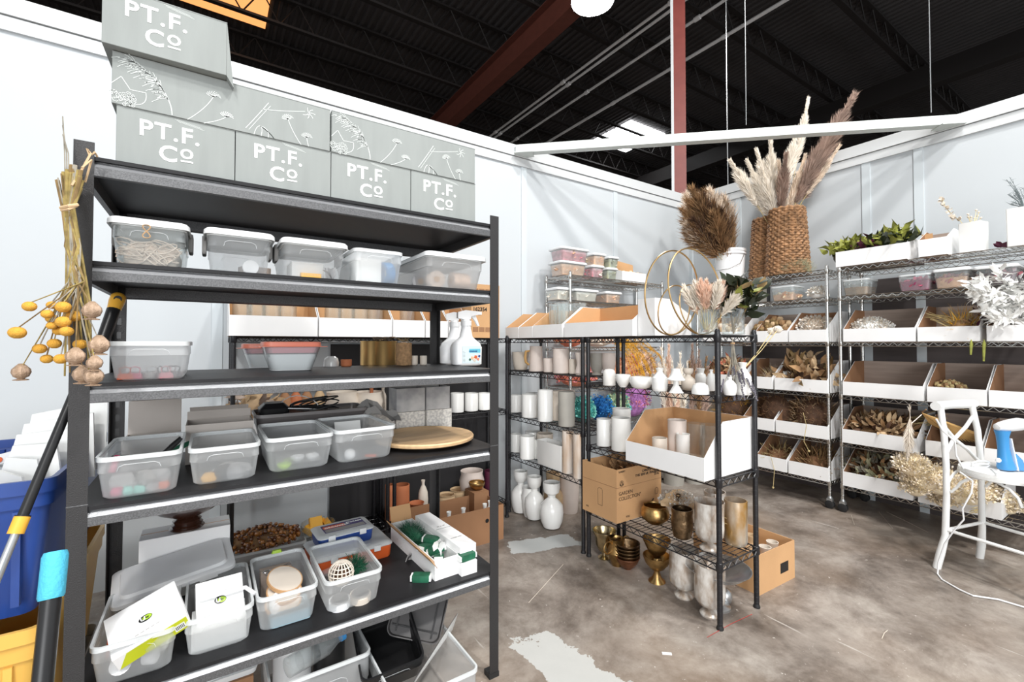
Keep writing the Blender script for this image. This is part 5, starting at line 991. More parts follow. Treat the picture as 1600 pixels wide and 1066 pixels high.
t = thing('dried_palm_wrap', 'dried brown stems sticking up inside the kraft carton', 'dried flowers', (2.13, 1.98, z4+.1)); m = MB(); clump(m, (0, 0, .13), (.10, .06, .07), 60, .075, 'leaf'); m.build('leaves', 'brown', t, kind='stuff')
# bottom shelf metal ware
gm = 'metal vessels on the bottom shelf of the nearest wire rack'
rv(1000, 1047, 797, 826, z4, [(.45, 0), (.6, .08), (.95, .35), (1, .55), (.92, .8), (.8, .92), (.82, 1)], 'gold', 'wide low old gold bowl on the bottom shelf', 'bowl', 'bowl', gm, n=36)
rv(1048, 1084, 800, 847, z4, [(.62, 0), (.78, .04), (.95, .3), (1, .6), (.92, .8), (.97, .9), (.96, 1)], 'bronze', 'hammered old gold vase on the bottom shelf', 'hammered_vase', 'vase', gm, n=30)
rv(1056, 1078, 781, 838, z4, [(.6, 0), (.9, .1), (1, .35), (.8, .55), (.3, .7), (.26, .9), (.45, .97), (.4, 1)], 'bronze', 'dark narrow necked bottle behind the hammered vase', 'bottle', 'bottle', gm, off=(.03, .05))
rv(1086, 1131, 789, 866, z4, GOBLET, 'mercury', 'pale mercury glass footed vase behind the front post', 'mercury_vase', 'vase', gm, n=30)
rv(1131, 1169, 786, 857, z4, [(.8, 0), (.9, .02), (1, .1), (1, .97), (.99, 1)], 'mercgold', 'amber stained mercury glass cylinder right of the front post', 'mercury_vase', 'vase', gm, n=30)
rv(1098, 1134, 776, 838, z4, None, 'mercury', 'mercury glass cylinder at the back of the bottom shelf', 'mercury_vase', 'vase', gm, n=28, off=(.04, .02))
t = thing('paper_wrapped_flowers', 'brown paper wrap of white dried flowers lying on the bottom shelf', 'dried flowers', (2.24, 1.50, z4+.12), R(8)); t.scale = (.72,)*3; m = MB()
for k in range(10):
    a0, a1 = -1.3+k*.27, -1.3+(k+1)*.27; m.quad((0, 0, 0), (.21*sin(a0), .22+.02*(k % 2), .10*cos(a0)), (.21*sin(a1), .22+.02*((k+1) % 2), .10*cos(a1)), (0.001, 0, 0))
m.build('paper_wrap', 'tan', t, flat=True); m = MB(); clump(m, (0, .20, .03), (.15, .12, .06), 1800, .016, 'petal', (0, 1)); m.build('florets', ['whitef', 'creamf'], t, kind='stuff'); m = MB(); m.add(*_ell((0, .18, .02), (.14, .11, .05))); m.build('flower_core', 'creamf', t, kind='stuff'); m = MB()
for i in range(26): m.tube([(rnd.uniform(-.02, .02), 0, rnd.uniform(0, .02)), (rnd.uniform(-.09, .09), -.22, rnd.uniform(-.05, .03))], .002, 3)
m.build('stems', 'straw', t, kind='stuff')
# brass on the floor below
gf = 'metal vessels on the floor under the nearest wire rack'
rv(925, 964, 836, 881, 0, [(.5, 0), (.52, .04), (.2, .12), (.18, .2), (.5, .3), (.72, .5), (.80, .8), (.98, .93), (1, 1)], mat('pale brass', (.62, .50, .30), .25, 1, var=.25, vs_=30), 'pale brass footed bowl, leftmost under the wire rack', 'footed_bowl', 'bowl', gf, n=32)
for k in range(5):
    c, r, h = RD(961, 1000, 868, 897, 0); vase('bowl in the stack of five, %s, under the wire rack' % ('bottom one, copper coloured', 'second from the bottom', 'middle one', 'second from the top', 'topmost, seen into')[k], c+Vector((0, 0, k*.02)), sc_([(.35, 0), (.38, .08), (.5, .14), (.85, .55), (.97, .9), (1.04, .94), (1.04, 1)], r, .072), 'copper' if k == 0 else 'bronze', 'bowl', 'stacked_bowl', 'stack of dark metal bowls', n=32)
c, r, h = RD(1004, 1049, 895, 919, 0); rr_ = r
vase('old gold compote bowl on a fluted foot, lower of two stacked', c, [(a*rr_, b*.145) for a, b in [(.62, 0), (.6, .04), (.35, .14), (.2, .35), (.22, .42), (.5, .5), (.85, .72), (1, .97), (1, 1)]], 'gold', 'bowl', 'compote', 'gold compotes', n=36)
vase('old gold compote bowl, upper of two stacked, seen into', c+Vector((0, 0, .105)), [(a*rr_, b*.13) for a, b in [(.45, 0), (.4, .06), (.25, .2), (.3, .3), (.6, .45), (.8, .7), (1, .95), (1.02, 1)]], 'gold', 'bowl', 'compote', 'gold compotes', n=36)
rv(1047, 1091, 866, 942, 0, GOBLET, 'mercury', 'mercury glass footed vase on the floor, left of two', 'mercury_vase', 'vase', gf, n=32)
rv(1086, 1133, 889, 972, 0, GOBLET, 'mercury', 'mercury glass footed vase on the floor, right of two at the post', 'mercury_vase', 'vase', gf, n=32)
rv(1122, 1145, 925, 947, 0, [(.3, 0), (.8, .1), (1, .45), (.85, .8), (.5, .97), (.3, 1)], 'silver', 'small silver ball vase on the floor behind the front post', 'ball_vase', 'vase', gf, n=24)
c = P(1142, 905, z=.1); vase('wide shallow silver dish on a foot beside the cardboard box', (2.16, 1.36, 0), [(.06, 0), (.06, .01), (.02, .03), (.02, .12), (.05, .14), (.12, .17), (.155, .20), (.158, .203)], 'silver', 'dish', 'pedestal_dish', gf, n=40)
c = P(975, 850, z=0); t = thing('ring_handled_vase', 'brass vase with round ring handles in the shadow under the kraft carton', 'vase', (2.06, 1.95, 0), 0, gf); m = MB(); m.lathe(sc_([(.5, 0), (.6, .05), (1, .5), (.7, .8), (.8, 1)], .06, .16)+sc_([(.74, .99), (.6, .8)], .06, .16), 22); m.build('body', 'gold', t)
for s in (-1, 1): m = MB(); m.tube([(s*.075+.035*cos(u), 0, .12+.035*sin(u)) for u in [j*.4 for j in range(17)]], .004, 6); m.build('ring_handle', 'gold', t)
# open carton on the floor by the rack corner
t = carton('open kraft carton of jars on the floor beside the nearest wire rack', (2.62, 1.49, 0), .36, .40, .212, R(-2), 'kraft', open_=True, inn='kraftd', group='kraft cartons on the floor'); m = MB(); m.box(.03, .11, -.2012, -.2, .06, .115); m.build('hand_hole', 'black', t, flat=True)
for i, (dx, dy) in enumerate(((.10, -.12), (.09, .0), (.0, -.13), (-.02, .02), (.1, .12))): vase('cream jar in the floor carton, '+('front right one', 'middle right one', 'front left one', 'centre one', 'rear right one')[i], (2.62+dx, 1.49+dy, .005), sc_(JUG, .052, .185), 'tan' if i % 2 else 'cream', 'jar', 'jar', 'jars inside the floor carton', n=20)
# ================================================================ white tray cartons on top of the two wire racks
zt = 1.372+T; gt = 'white tray cartons on top of the black wire racks'
for y0, y1, hf, hb, d, lab in ((2.86, 3.04, .085, .20, .34, 'narrow white tray carton, farthest left on the cups rack'), (2.68, 2.85, .085, .20, .34, 'narrow white tray carton, second from left on the cups rack'), (2.345, 2.67, .09, .21, .34, 'white tray carton holding clear cylinders on the cups rack'), (1.735, 2.32, .092, .205, .33, 'wide white tray carton with kraft back, between the two wire racks')):
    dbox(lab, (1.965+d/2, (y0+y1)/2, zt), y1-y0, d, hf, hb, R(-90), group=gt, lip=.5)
dbox('white carton turned so its plain high back faces the room, behind the hoops', (2.16, 1.668, zt), .115, .32, .12, .205, R(90), group=gt, lip=.4)
for i, (dx, dy) in enumerate(((.06, -.07), (.08, .04), (.15, -.02), (.16, .09), (.18, -.11))): gvase('clear glass cylinder in the tray carton, '+('front right', 'front left', 'middle', 'back left', 'back right')[i], (1.965+dx+.03, 2.51+dy, zt+.004), .045, .24, 'vase', 'glass_cylinder', 'glass cylinders in the cups rack tray carton')
# ---- rack B shelves
gb = 'cups and pitchers on the second shelf of the cups rack'; zb2 = 1.12+T
def rb(px0, px1, pt, zs, X, prof, m_, lab, nm='cup', cat='cup', group=gb, **k): return rv(px0, px1, pt, 0, zs, prof, m_, lab, nm, cat, group, X=X, **k)
rb(800, 827, 550, zb2, 2.10, [(.7, 0), (.74, .02), (.86, .3), (.97, .8), (1, 1)], 'cream', 'wide cream cup, leftmost on the second shelf', 'planter_cup')
t = rb(826, 849, 541, zb2, 2.08, [(.98, 0), (1, .03), (.92, .5), (.84, .95), (.85, 1)], 'blush', 'white pitcher with a tan wooden handle', 'pitcher', 'pitcher', parts='pitcher_body')
m = MB(); m.tube([(-.055, .01, .155), (-.085, .012, .15), (-.092, .014, .11), (-.086, .014, .07), (-.06, .01, .05)], [.007, .010, .010, .010, .008], 8); m.build('handle', mat('ochre wood', (.52, .30, .10), .5), t)
rb(849, 865, 560, zb2, 2.08, None, 'blush', 'small plain cup between pitcher and tall cylinder')
rb(864, 889, 545, zb2, 2.07, None, 'blush', 'tall blush cylinder vase on the second shelf', 'cylinder_vase', 'vase')
rb(889, 901, 561, zb2, 2.10, None, 'cream', 'small shaded cup right of the tall blush cylinder')
rb(898, 918, 551, zb2, 2.06, [(.8, 0), (1, .1), (.7, .45), (.72, .6), (.95, .95), (.95, 1)], 'blush', 'waisted vase just left of the double posts', 'waisted_vase', 'vase')
rb(922, 943, 552, zb2, 2.16, [(.8, 0), (.8, .05), (.6, .12), (.9, .3), (1, .7), (.97, 1)], 'greyc', 'grey footed cup between the double posts', 'footed_cup')
rb(940, 962, 552, zb2, 2.20, [(.8, 0), (.8, .05), (.6, .12), (.9, .3), (1, .7), (.97, 1)], 'blush', 'beige footed cup at the far right of the second shelf', 'footed_cup')
zb3 = .77+T; gb3 = 'white cylinders on the third shelf of the cups rack'
rb(797, 815, 617, zb3, 2.10, None, 'ceramic', 'white cup, leftmost on the third shelf', group=gb3); rb(815, 840, 616, zb3, 2.04, None, 'ceramic', 'white cup, front one, second on the third shelf', group=gb3); rb(821, 842, 614, zb3, 2.2, None, 'ceramic', 'white cup standing behind the front cup on the third shelf', group=gb3)
rb(840, 864, 609, zb3, 2.03, None, 'ceramic', 'tall white cylinder vase on the third shelf', 'cylinder_vase', 'vase', gb3); rb(872, 898, 612, zb3, 2.03, None, 'greyc', 'tall grey cylinder vase on the third shelf', 'cylinder_vase', 'vase', gb3); rb(862, 878, 611, zb3, 2.12, None, 'cream', 'cream cylinder vase between the white and grey ones', 'cylinder_vase', 'vase', gb3)
q = P(884, 538, x=2.2); tag(MB().rr([(0, .055, .04, .004), (.215, .055, .04, .004)], 2).build('cream_block', 'blush'), 'flat cream block standing behind the grey cylinder', 'block', loc=(2.2, q.y, zb3), rz=R(-70))
zb4 = .46+T; gb4 = 'white planters on the fourth shelf of the cups rack'
rb(798, 815, 678, zb4, 2.07, None, 'ceramic', 'white cup, leftmost on the fourth shelf', group=gb4); rb(812, 836, 681, zb4, 2.02, None, 'ceramic', 'white cup, second on the fourth shelf', group=gb4); rb(820, 845, 674, zb4, 2.15, None, 'ceramic', 'white cup behind the second one on the fourth shelf', group=gb4); rb(838, 864, 677, zb4, 2.14, BOWL, 'cream', 'cream bowl planter with dry sprigs on the fourth shelf', 'planter', 'planter', gb4)
def sqpot(lab, px0, px1, pt, X, zs):
    a, b = P(px0, 538, x=X), P(px1, 538, x=X); w = a.y-b.y; h = P((px0+px1)/2, pt, x=X).z-zs; m = MB(); shell(m, [(0, .045, w/2-.004, .006), (h, .05, w/2, .006)], .004, 2); return tag(m.build('square_planter', 'ceramic'), lab, 'planter', gb4, loc=(X+.05, (a.y+b.y)/2, zs))
sqpot('square white planter, front one on the fourth shelf', 838, 876, 692, 1.99, zb4); sqpot('square white planter behind the front square one', 828, 850, 688, 2.06, zb4)
q = P(850, 538, x=2.14); t = thing('dry_sprigs', 'short dry sprigs standing in the cream bowl planter', 'dried flowers', (2.14, q.y, zb4+.06)); m = MB(); [m.tube([(rnd.uniform(-.02, .02), rnd.uniform(-.02, .02), 0), (rnd.uniform(-.05, .05), rnd.uniform(-.05, .05), rnd.uniform(.05, .09))], .0018, 4) for i in range(14)]; m.build('sprigs', 'straw', t, kind='stuff')
rb(878, 896, 673, zb4, 2.02, None, mat('stained white glass', (.82, .78, .74), .35, col2=(.60, .42, .28), vs_=10, stretch=(1, 1, .25)), 'tall stained white cylinder, left of two', 'cylinder_vase', 'vase', gb4); rb(895, 911, 678, zb4, 1.995, None, mat('stained white glass', (1, 1, 1)), 'tall stained white cylinder, right of two by the post', 'cylinder_vase', 'vase', gb4)
# floor urns
gu = 'white urn vases on the floor under the cups rack'
for a, b, pt, pb, m_, lab, pr in ((801, 826, 740, 806, 'ceramic', 'white urn vase with cup neck, farthest left', URN), (822, 848, 749, 817, 'ceramic', 'white urn vase with cup neck, second from the left', URN), (846, 878, 759, 832, 'ceramic', 'white urn vase with cup neck, nearest and rightmost', URN), (852, 877, 742, 808, 'tan', 'beige urn vase with cup neck, behind the nearest one', URN), (814, 842, 765, 812, 'ceramic', 'round white vase between the two left urns', POT), (874, 906, 745, 806, 'blush', 'tall cream planter behind the urns beside the rack post', [(.75, 0), (.8, .02), (.95, .6), (1, 1)])):
    rv(a-(3 if pr is URN else 0), b+(3 if pr is URN else 0), pt, pb, 0, pr, m_, lab, 'urn_vase' if pr is URN else 'planter', 'vase', gu, n=32)
# ================================================================ rack D / C seen through the grey rack
g2 = 'white tray cartons on the back wall rack'
def back(px0, px1, hf, hb, lab, Y=2.925, d=.32, h0=1.376, **k):
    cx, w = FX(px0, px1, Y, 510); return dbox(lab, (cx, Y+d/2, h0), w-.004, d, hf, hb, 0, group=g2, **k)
back(357, 497, .115, .30, 'long white tray carton, leftmost on the back wall rack'); back(498, 613, .115, .30, 'long white tray carton, second on the back wall rack'); back(614, 664, .115, .30, 'short white tray carton, third on the back wall rack'); back(665, 700, .115, .30, 'short white tray carton behind the rear post of the grey rack'); back(701, 733, .115, .30, 'short white tray carton behind the spray bottles')
for i, px in enumerate((378, 400, 424, 449, 520, 541, 562, 586, 636, 684)):
    q = P(px, 538, y=3.08); gvase('clear glass cylinder vase in the back row, number %s from the left' % ('first', 'second', 'third', 'fourth', 'fifth', 'sixth', 'seventh', 'eighth', 'ninth', 'tenth')[i], (q.x, 3.08, 1.381), .052, .24, 'vase', 'glass_cylinder', 'clear glass cylinders in the back wall tray cartons')
cx, w = FX(737, 781, 2.93, 480); t = carton('tall kraft carton numbered 162354 behind the right post', (cx, 3.06, 1.376), w, .25, .40, 0, 'kraft'); text('162354', .040, 'black', t, (-w/2+.012, -.1262, .20), bold=.0012); text('ROUND VASES\nCLEAR GLASS', .011, 'black', t, (-w/2+.014, -.1262, .18))
for z_ in (.045, .33):
    m = MB(); [m.box(-w/2+.012+k*(w-.03)/4, -w/2+.004+(k+1)*(w-.03)/4, -.1264, -.1258, z_, z_+.035) for k in range(4)]; m.build('printed_stamp', 'kraftd', t, flat=True, kind='stuff')
zc = .82+T; gd = 'vessels on the middle shelf of the back wall rack'
for a, b, lab in ((704, 725, 'white cup, left of three at the right end of the middle shelf'), (726, 747, 'white cup, middle of three at the right end'), (747, 767, 'white cup, right of three at the right end')): rv(a, b, 614, 0, zc, None, 'ceramic', lab, 'cup', 'cup', gd, Y=3.05)
for a, b, pt, m_, lab, pr in ((508, 562, 612, 'cream', 'pale rounded pot, left of two above the cables', POT), (550, 602, 612, 'cream', 'pale rounded pot, right of two above the cables', POT), (572, 590, 606, 'terra', 'terracotta bottle between the pale pots', BOTTLE), (592, 606, 604, 'cream', 'slim cream bottle behind the marbled cubes', BOTTLE)): rv(a, b, pt, 0, zc, pr, m_, lab, 'pot', 'pot', gd, Y=3.06 if m_ == 'cream' else 3.13)
back(432, 512, .075, .12, 'low white tray carton of brown vases on the middle shelf', h0=zc); back(374, 425, .09, .15, 'white tray carton with a brown wrap at the left end of the middle shelf', h0=zc)
for i, (px, m_) in enumerate(((446, 'brown'), (463, 'terra'), (480, 'brown'), (500, 'tan'))): q = P(px, 538, y=3.12); vase('slim brown vase in the low white tray carton, '+('leftmost', 'second', 'third', 'rightmost')[i], (q.x, 3.12, zc+.004), sc_(BOTTLE, .045, .24), 'kraftd' if m_ == 'brown' else m_, 'vase', 'slim_vase', 'slim brown vases in the tray carton', n=18)
bunch('wad of brown wrapping paper in the left tray carton', (P(398, 538, y=3.07).x, 3.07, zc+.02), (.09, .1, .14), 60, .09, 'leaf', ['tan', 'kraftg'], 'paper', 'paper_wad', corem='tan')
# bottom shelf of the back wall racks
zd = .12+T; ge = 'pots on the bottom shelf of the back wall rack'
for a, b, pt, m_, lab, pr in ((617, 641, 757, 'terra', 'tall terracotta cylinder vase in shadow', None), (640, 664, 785, 'terra', 'small terracotta cup beside the tall cylinder', [(.6, 0), (.7, .02), (.9, .9), (1, 1)]), (603, 618, 757, 'terra', 'second tall terracotta vase behind the black post', None), (718, 757, 735, 'blush', 'pale rounded pot with dark rim behind the brown carton', POT), (654, 670, 750, 'creamf', 'small pale vase in shadow between the posts', BOTTLE), (757, 777, 735, 'purple', 'burgundy vase behind the right post', None), (684, 712, 772, 'tan', 'woven jar, left of two above the brown carton', [(.9, 0), (1, .1), (1, .8), (.9, .9), (.95, 1)]), (703, 733, 764, 'tan', 'woven jar, right of two above the brown carton', [(.9, 0), (1, .1), (1, .8), (.9, .9), (.95, 1)])): rv(a, b, pt, 0, zd, pr, m_, lab, 'pot', 'vase', ge, Y=3.0 if a in (640, 684) else 3.08)
q = P(742, 770, y=2.95); vase('shiny brass bowl above the brown carton by the right post', (q.x, 2.92, .27), sc_(BOWL, .06, .055), 'gold', 'bowl', 'brass_bowl', n=28); tag(MB().box(-.06, .06, -.07, .07, 0, .145).build('pot_block', 'kraftd', flat=True), 'brown carton block under the brass bowl', 'box', loc=(q.x, 2.92, zd))
tag(MB().box(-.62, .62, 0, .004, 0, 1.33).build('dark_backing_shade', mat('charcoal shade sheet', (.022, .021, .023), .7), flat=True), 'charcoal sheet for shade and a dark object behind the back wall rack shelves', 'board', loc=(1.31, 3.262, .0))  # dark sheet added for the shadow and some dark object behind the shelves
bx = carton('brown open carton of white bottles on the floor behind the grey rack', (1.36, 2.785, 0), .66, .29, .235, R(0), 'kraftd', open_=True, inn='kraftd', group='brown cartons on the floor'); 
for s in (-.12, .2): m = MB(); m.T = Matrix.Translation((s, -.1455, .15)) @ Matrix.Rotation(pi/2, 4, 'X'); m.lathe([(.0, 0), (.014, 0), (.014, .0006), (0, .0008)], 14); m.build('hand_hole', 'black', bx)
for i, (dx, dy) in enumerate(((-.2, -.10), (-.05, -.1), (.06, -.09), (.22, -.1), (-.28, .05), (.28, -.06))): vase('white bottle in the brown floor carton, '+('second from left', 'third from left', 'fourth from left', 'fifth from left', 'rear left', 'rightmost')[i], (1.36+dx, 2.785+dy*.8, .005), sc_(BOTTLE, .042, .235), 'ceramic', 'bottle', 'white_bottle', 'white bottles in the brown floor carton', n=20)
t = bunch('heap of amber glass pebbles in a clear tray on the bottom shelf', (.27, 3.02, zd+.02), (.20, .11, .07), 420, .022, 'ball', [mat('amber glass', (.50, .20, .04), .12, spec=.9), mat('dark amber', (.16, .05, .015), .15, spec=.9)], 'pebbles', 'amber_pebbles', corem='brown')
tub('clear tray under the amber glass pebbles', (.27, 3.02, zd), .44, .26, .06, name='clear_tray', cat='tray', handles=False)
vase('clear glass bowl holding yellow pieces', (P(497, 800, y=2.98).x, 2.98, zd), sc_(BOWL, .10, .12), 'glass', 'bowl', 'glass_bowl', th=.003)
for i in range(5): m = MB(); m.box(-.035, .035, -.03, .03, 0, .035); tag(m.build('yellow_piece', 'yellow', flat=True), 'yellow block in the glass bowl, '+('lowest', 'left', 'right', 'rear', 'topmost')[i], 'block', 'yellow blocks in the glass bowl', loc=(P(497, 800, y=2.98).x+(0, -.045, .05, .0, -.01)[i], 2.98+(-.02, .01, .01, .05, 0)[i], zd+(.03, .07, .08, .09, .125)[i]), rz=i*.8).rotation_euler.x = .5*i
# ================================================================ corner chrome rack (rack G)
zg = 1.915+T; gt2 = 'lidded tubs on the corner rack'
def ctub(lab, px0, px1, zs, h, fill, Y=2.93, d=.18, dy=0, lidm='frostlid', group=gt2, fillz=.8):
    cx, w = FX(px0, px1, Y, 420); t = tub(lab, (cx, Y+d/2+dy, zs), w-.006, d, h, group=group, lid='yes', handles=False, lidm=lidm, name='lidded_tub', cat='tub', m='clear', rim='frostlid')
    m = MB(); m.rr([(0, w*.40, d*.41, .012), (h*fillz, w*.44, d*.45, .012)], 3); n0 = 60; clump(m, (0, 0, h*fillz*.55), (w*.46, d*.48, h*.5), n0, .03, 'petal', (0, 1)); 
    f = m.build('dried_petals', fill, None); tag(f, lab.replace('lidded tub of ', '').replace(', ', ' in a lidded tub, ', 1), 'dried petals', 'petals in the corner rack tubs', kind='stuff', loc=(cx, Y+d/2+dy, zs+.003)); return t
ctub('lidded tub of rose petals, upper left on the corner rack', 878, 921, zg+.125, .105, ['rose', 'peach']); ctub('lidded tub of peach petals, lower left on the corner rack', 877, 918, zg, .11, ['peach', 'creamf'])
ctub('lidded tub of pale peach petals, upper middle on the corner rack', 929, 948, zg+.115, .10, ['peach', 'blond']); ctub('lidded tub of mauve petals, lower middle on the corner rack', 926, 945, zg, .105, ['rose', 'creamf'])
ctub('lidded tub of grey moss, upper right on the corner rack', 953, 968, zg+.11, .095, ['moss', 'greyst']); ctub('lidded tub of blue grey moss, lower right on the corner rack', 950, 966, zg, .10, ['moss', 'conduit'])
cx, w = FX(975, 1012, 2.95, 430); t = dbox('small white carton with kraft lid holding yellow balls on the corner rack', (cx, 3.05, zg), w, .16, .10, .13, 0); f = MB(); f.box(-w/2, w/2, 0, .003, 0, .11); o = f.build('raised_lid', 'kraft', t, flat=True); o.location = (-.0, .08, .12); o.rotation_euler = (R(-8), R(6), 0)
for i in range(6): m = MB(); m.sphere((0, 0, 0), .022, 10, 7); tag(m.build('yellow_ball', 'blond'), 'pale yellow ball in the small white carton, '+('front left', 'front middle', 'front right', 'rear left', 'rear middle', 'rear right')[i], 'ball', 'yellow balls in the small white carton', loc=(cx+(i % 3-1)*w*.3, 3.02+(i//3)*.045, zg+.095+.008*(i % 2)))
z_ = 1.70+T; gt3 = 'cream lidded tubs on the second shelf of the corner rack'
for a, b, fl, lab in ((872, 892, ['creamf', 'pampas'], 'lidded tub of cream florets, leftmost on its second shelf'), (900, 936, ['creamf', 'whitef'], 'lidded tub of white florets, wide one on its second shelf'), (948, 972, ['peach', 'creamf'], 'lidded tub of beige florets, rightmost on its second shelf')): ctub(lab, a, b, z_, .095, fl, group=gt3)
def heap(lab, px0, px1, X=None, Y=None, zs=0, h=.1, d=.12, n=320, s=.035, kind='petal', mats=('creamf',), corem=None, group=None, **k):
    if kind == 'petal': n *= 3; s *= .6
    if Y is not None: cx, w = FX(px0, px1, Y); loc = (cx, Y+d, zs+.004); rad = (w/2, d, h*.62)
    else: cy, w = FY(px0, px1, X); loc = (X+d, cy, zs+.004); rad = (d, w/2, h*.62)
    return bunch(lab, loc, rad, n, s, kind, list(mats), group=group, corem=corem or mats[0], **k)
gz = 'dyed dried flowers on the corner rack'
heap('salmon dried petals on the fourth shelf of the corner rack', 886, 924, Y=2.95, zs=1.304, h=.14, mats=('salmon', 'peach'), group=gz, n=260)
heap('salmon dried petals one shelf lower, glimpsed through the black racks', 886, 942, Y=2.95, zs=.954, h=.17, mats=('salmon', 'rose'), group=gz, n=300); heap('teal dyed moss on the fifth shelf of the corner rack', 912, 938, Y=2.95, zs=.624, h=.22, mats=('teal', 'mint'), group=gz, n=300); heap('blue dyed moss on the fifth shelf of the corner rack', 936, 965, Y=2.95, zs=.624, h=.22, mats=('blued', 'steam'), group=gz, n=300)
heap('lilac dyed flowers on the fifth shelf near the corner', 982, 1025, Y=2.97, zs=.624, h=.34, mats=('lilac', 'rose'), group=gz, n=420, s=.03); heap('pale green moss beside the lilac flowers', 966, 992, Y=2.94, zs=.624, h=.24, mats=('paleg', 'teal'), group=gz, n=280)
heap('peach dried flowers under the mustard grass', 968, 1012, Y=2.95, zs=.954, h=.26, mats=('peach', 'salmon'), group=gz, n=360)
t = thing('mustard_grass', 'drooping mustard yellow dyed grass spilling off the corner rack', 'dried flowers', (3.28, 2.95, 1.31), 0, gz); m = MB()
for i in range(26):
    a = rnd.uniform(-.2, .2); m2 = [Vector((a*.4, .1, .03)), Vector((a, -.02, .05+rnd.uniform(-.02, .03))), Vector((a*1.3+.10, -.10, -.08)), Vector((a*1.4+.18+rnd.uniform(-.03, .03), -.14, -.22-rnd.uniform(0, .12)))]
    m.tube(m2, .002, 3)
    for k in range(60): q = rnd.uniform(.2, 3); j = min(2, int(q)); p = m2[j].lerp(m2[j+1], q-j); m.hair(p, p+Vector((rnd.uniform(-.02, .03), rnd.uniform(-.03, .01), -rnd.uniform(.02, .06))), .004)
m.build('grass_blades', 'mustard', t, kind='stuff')
t = thing('cream_grass_bundle', 'bundle of cream and pink plumes lying on the corner rack', 'dried flowers', (3.52, 2.98, .96), 0, gz); m = MB()
for i in range(22): x = rnd.uniform(-.18, .2); plume(m, (x*.5, .2, .02), (x, -.08, rnd.uniform(.12, .36)), .22, .03, 110, mi=rnd.choice((0, 1, 2)), ms=0, hw=.005)
m.build('plumes', ['pampas', 'bpink', 'brown'], t, kind='stuff'); 
heap('brown dried leaves on the bottom of the corner rack', 975, 1080, Y=2.96, zs=.204, h=.22, mats=('brown', 'dkbrown'), n=260, s=.08, kind='leaf', group=gz)
# ================================================================ right wall chrome racks
XF = 4.165
def rbox(px0, px1, zs, lab, hf=.10, hb=.26, d=.42, inn='kraftg', X=XF, group='white tray cartons on the chrome racks', lip=.45):
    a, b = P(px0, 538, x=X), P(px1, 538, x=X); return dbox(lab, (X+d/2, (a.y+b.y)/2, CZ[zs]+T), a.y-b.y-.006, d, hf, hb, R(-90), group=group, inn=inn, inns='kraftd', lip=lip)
# rack F cartons (behind the stool), rack E cartons
rbox(1307, 1420, 5, 'white tray carton of leafy greens on top of the right chrome rack', .12, .17); rbox(1437, 1484, 5, 'short white tray carton on top of the right chrome rack', .12, .20, d=.32)
rbox(1317, 1431, 3, 'white tray carton of cream florets, first on the waist high shelf'); rbox(1433, 1532, 3, 'white tray carton with straw tufts, second on the waist high shelf'); rbox(1541, 1640, 3, 'white tray carton at the right frame edge of the waist high shelf')
rbox(1315, 1442, 2, 'empty white tray carton, first on the third shelf of the right rack', .105); rbox(1446, 1541, 2, 'white tray carton with brown cones, second on the third shelf', .105); rbox(1542, 1650, 2, 'white tray carton, third on the third shelf of the right rack', .105)
rbox(1313, 1431, 1, 'white tray carton of brown fern, first on the second lowest shelf', .105); rbox(1442, 1531, 1, 'white tray carton of palm leaf, second on the second lowest shelf', .105); rbox(1533, 1650, 1, 'white tray carton behind the steamer, third on the second lowest shelf', .105)
rbox(1313, 1422, 0, 'white tray carton of grey brown leaves, first on the bottom shelf', .11); rbox(1429, 1560, 0, 'white tray carton under blond florets, second on the bottom shelf', .11)
rbox(1180, 1231, 3, 'white tray carton of brown pods on the waist high shelf by the corner'); rbox(1232, 1292, 3, 'white tray carton of cream petals by the double chrome posts', inn='kraftd')
rbox(1165, 1206, 2, 'white tray carton of straw grass near the corner', .105); rbox(1209, 1292, 2, 'white tray carton of brown magnolia leaves near the double posts', .105)
rbox(1160, 1208, 1, 'white tray carton, left one of the second lowest shelf near the corner', .105); rbox(1210, 1292, 1, 'white tray carton of brown moss by the double chrome posts', .105)
rbox(1180, 1227, 0, 'white tray carton of straw, left one of the bottom shelf near the corner', .11); rbox(1229, 1292, 0, 'white tray carton of thin twigs by the double chrome posts', .11)
gp = 'dried flowers on the chrome racks'
def H(px0, px1, zs, lab, mats, h=.14, d=.15, n=420, s=.035, kind='petal', X=XF+.05, dz=.0, corem=None, **k): return heap(lab, px0, px1, X=X, zs=CZ[zs]+T+dz, h=h, d=d, n=n, s=s, kind=kind, mats=mats, corem=corem, group=gp, **k)
H(1318, 1385, 3, 'cream florets heaped in the first carton of the waist high shelf', ('whitef', 'creamf'), .17, n=560, s=.03)
H(1470, 1522, 3, 'straw tufts in the second carton of the waist high shelf', ('straw', 'mustard'), .16, n=240, s=.10, kind='hair', corem='brown', stems=14, sdir=(-.1, .9, .35))
H(1446, 1500, 2, 'small brown cones in the second carton of the third shelf', ('brown', 'straw'), .13, n=260, s=.025, kind='ball')
H(1316, 1428, 1, 'brown fern and dried leaves in the first carton', ('brown', 'dkbrown', 'tan'), .19, n=520, s=.07, kind='leaf', stems=18, sdir=(.0, -1, .3), slen=.34)
H(1314, 1418, 0, 'grey brown dry leaves in the first carton of the bottom shelf', ('greyst', 'brown', 'moss'), .20, n=460, s=.07, kind='leaf', corem='dkbrown', stems=16, sdir=(0, -1, .1))
H(1168, 1230, 3, 'tan dried pods heaped near the corner, waist high', ('tan', 'brown', 'strawd'), .19, n=300, s=.05, kind='ball', corem='brown'); H(1232, 1292, 3, 'cream petals overflowing by the double posts', ('creamf', 'whitef', 'pampas'), .20, n=620, s=.035, d=.17)
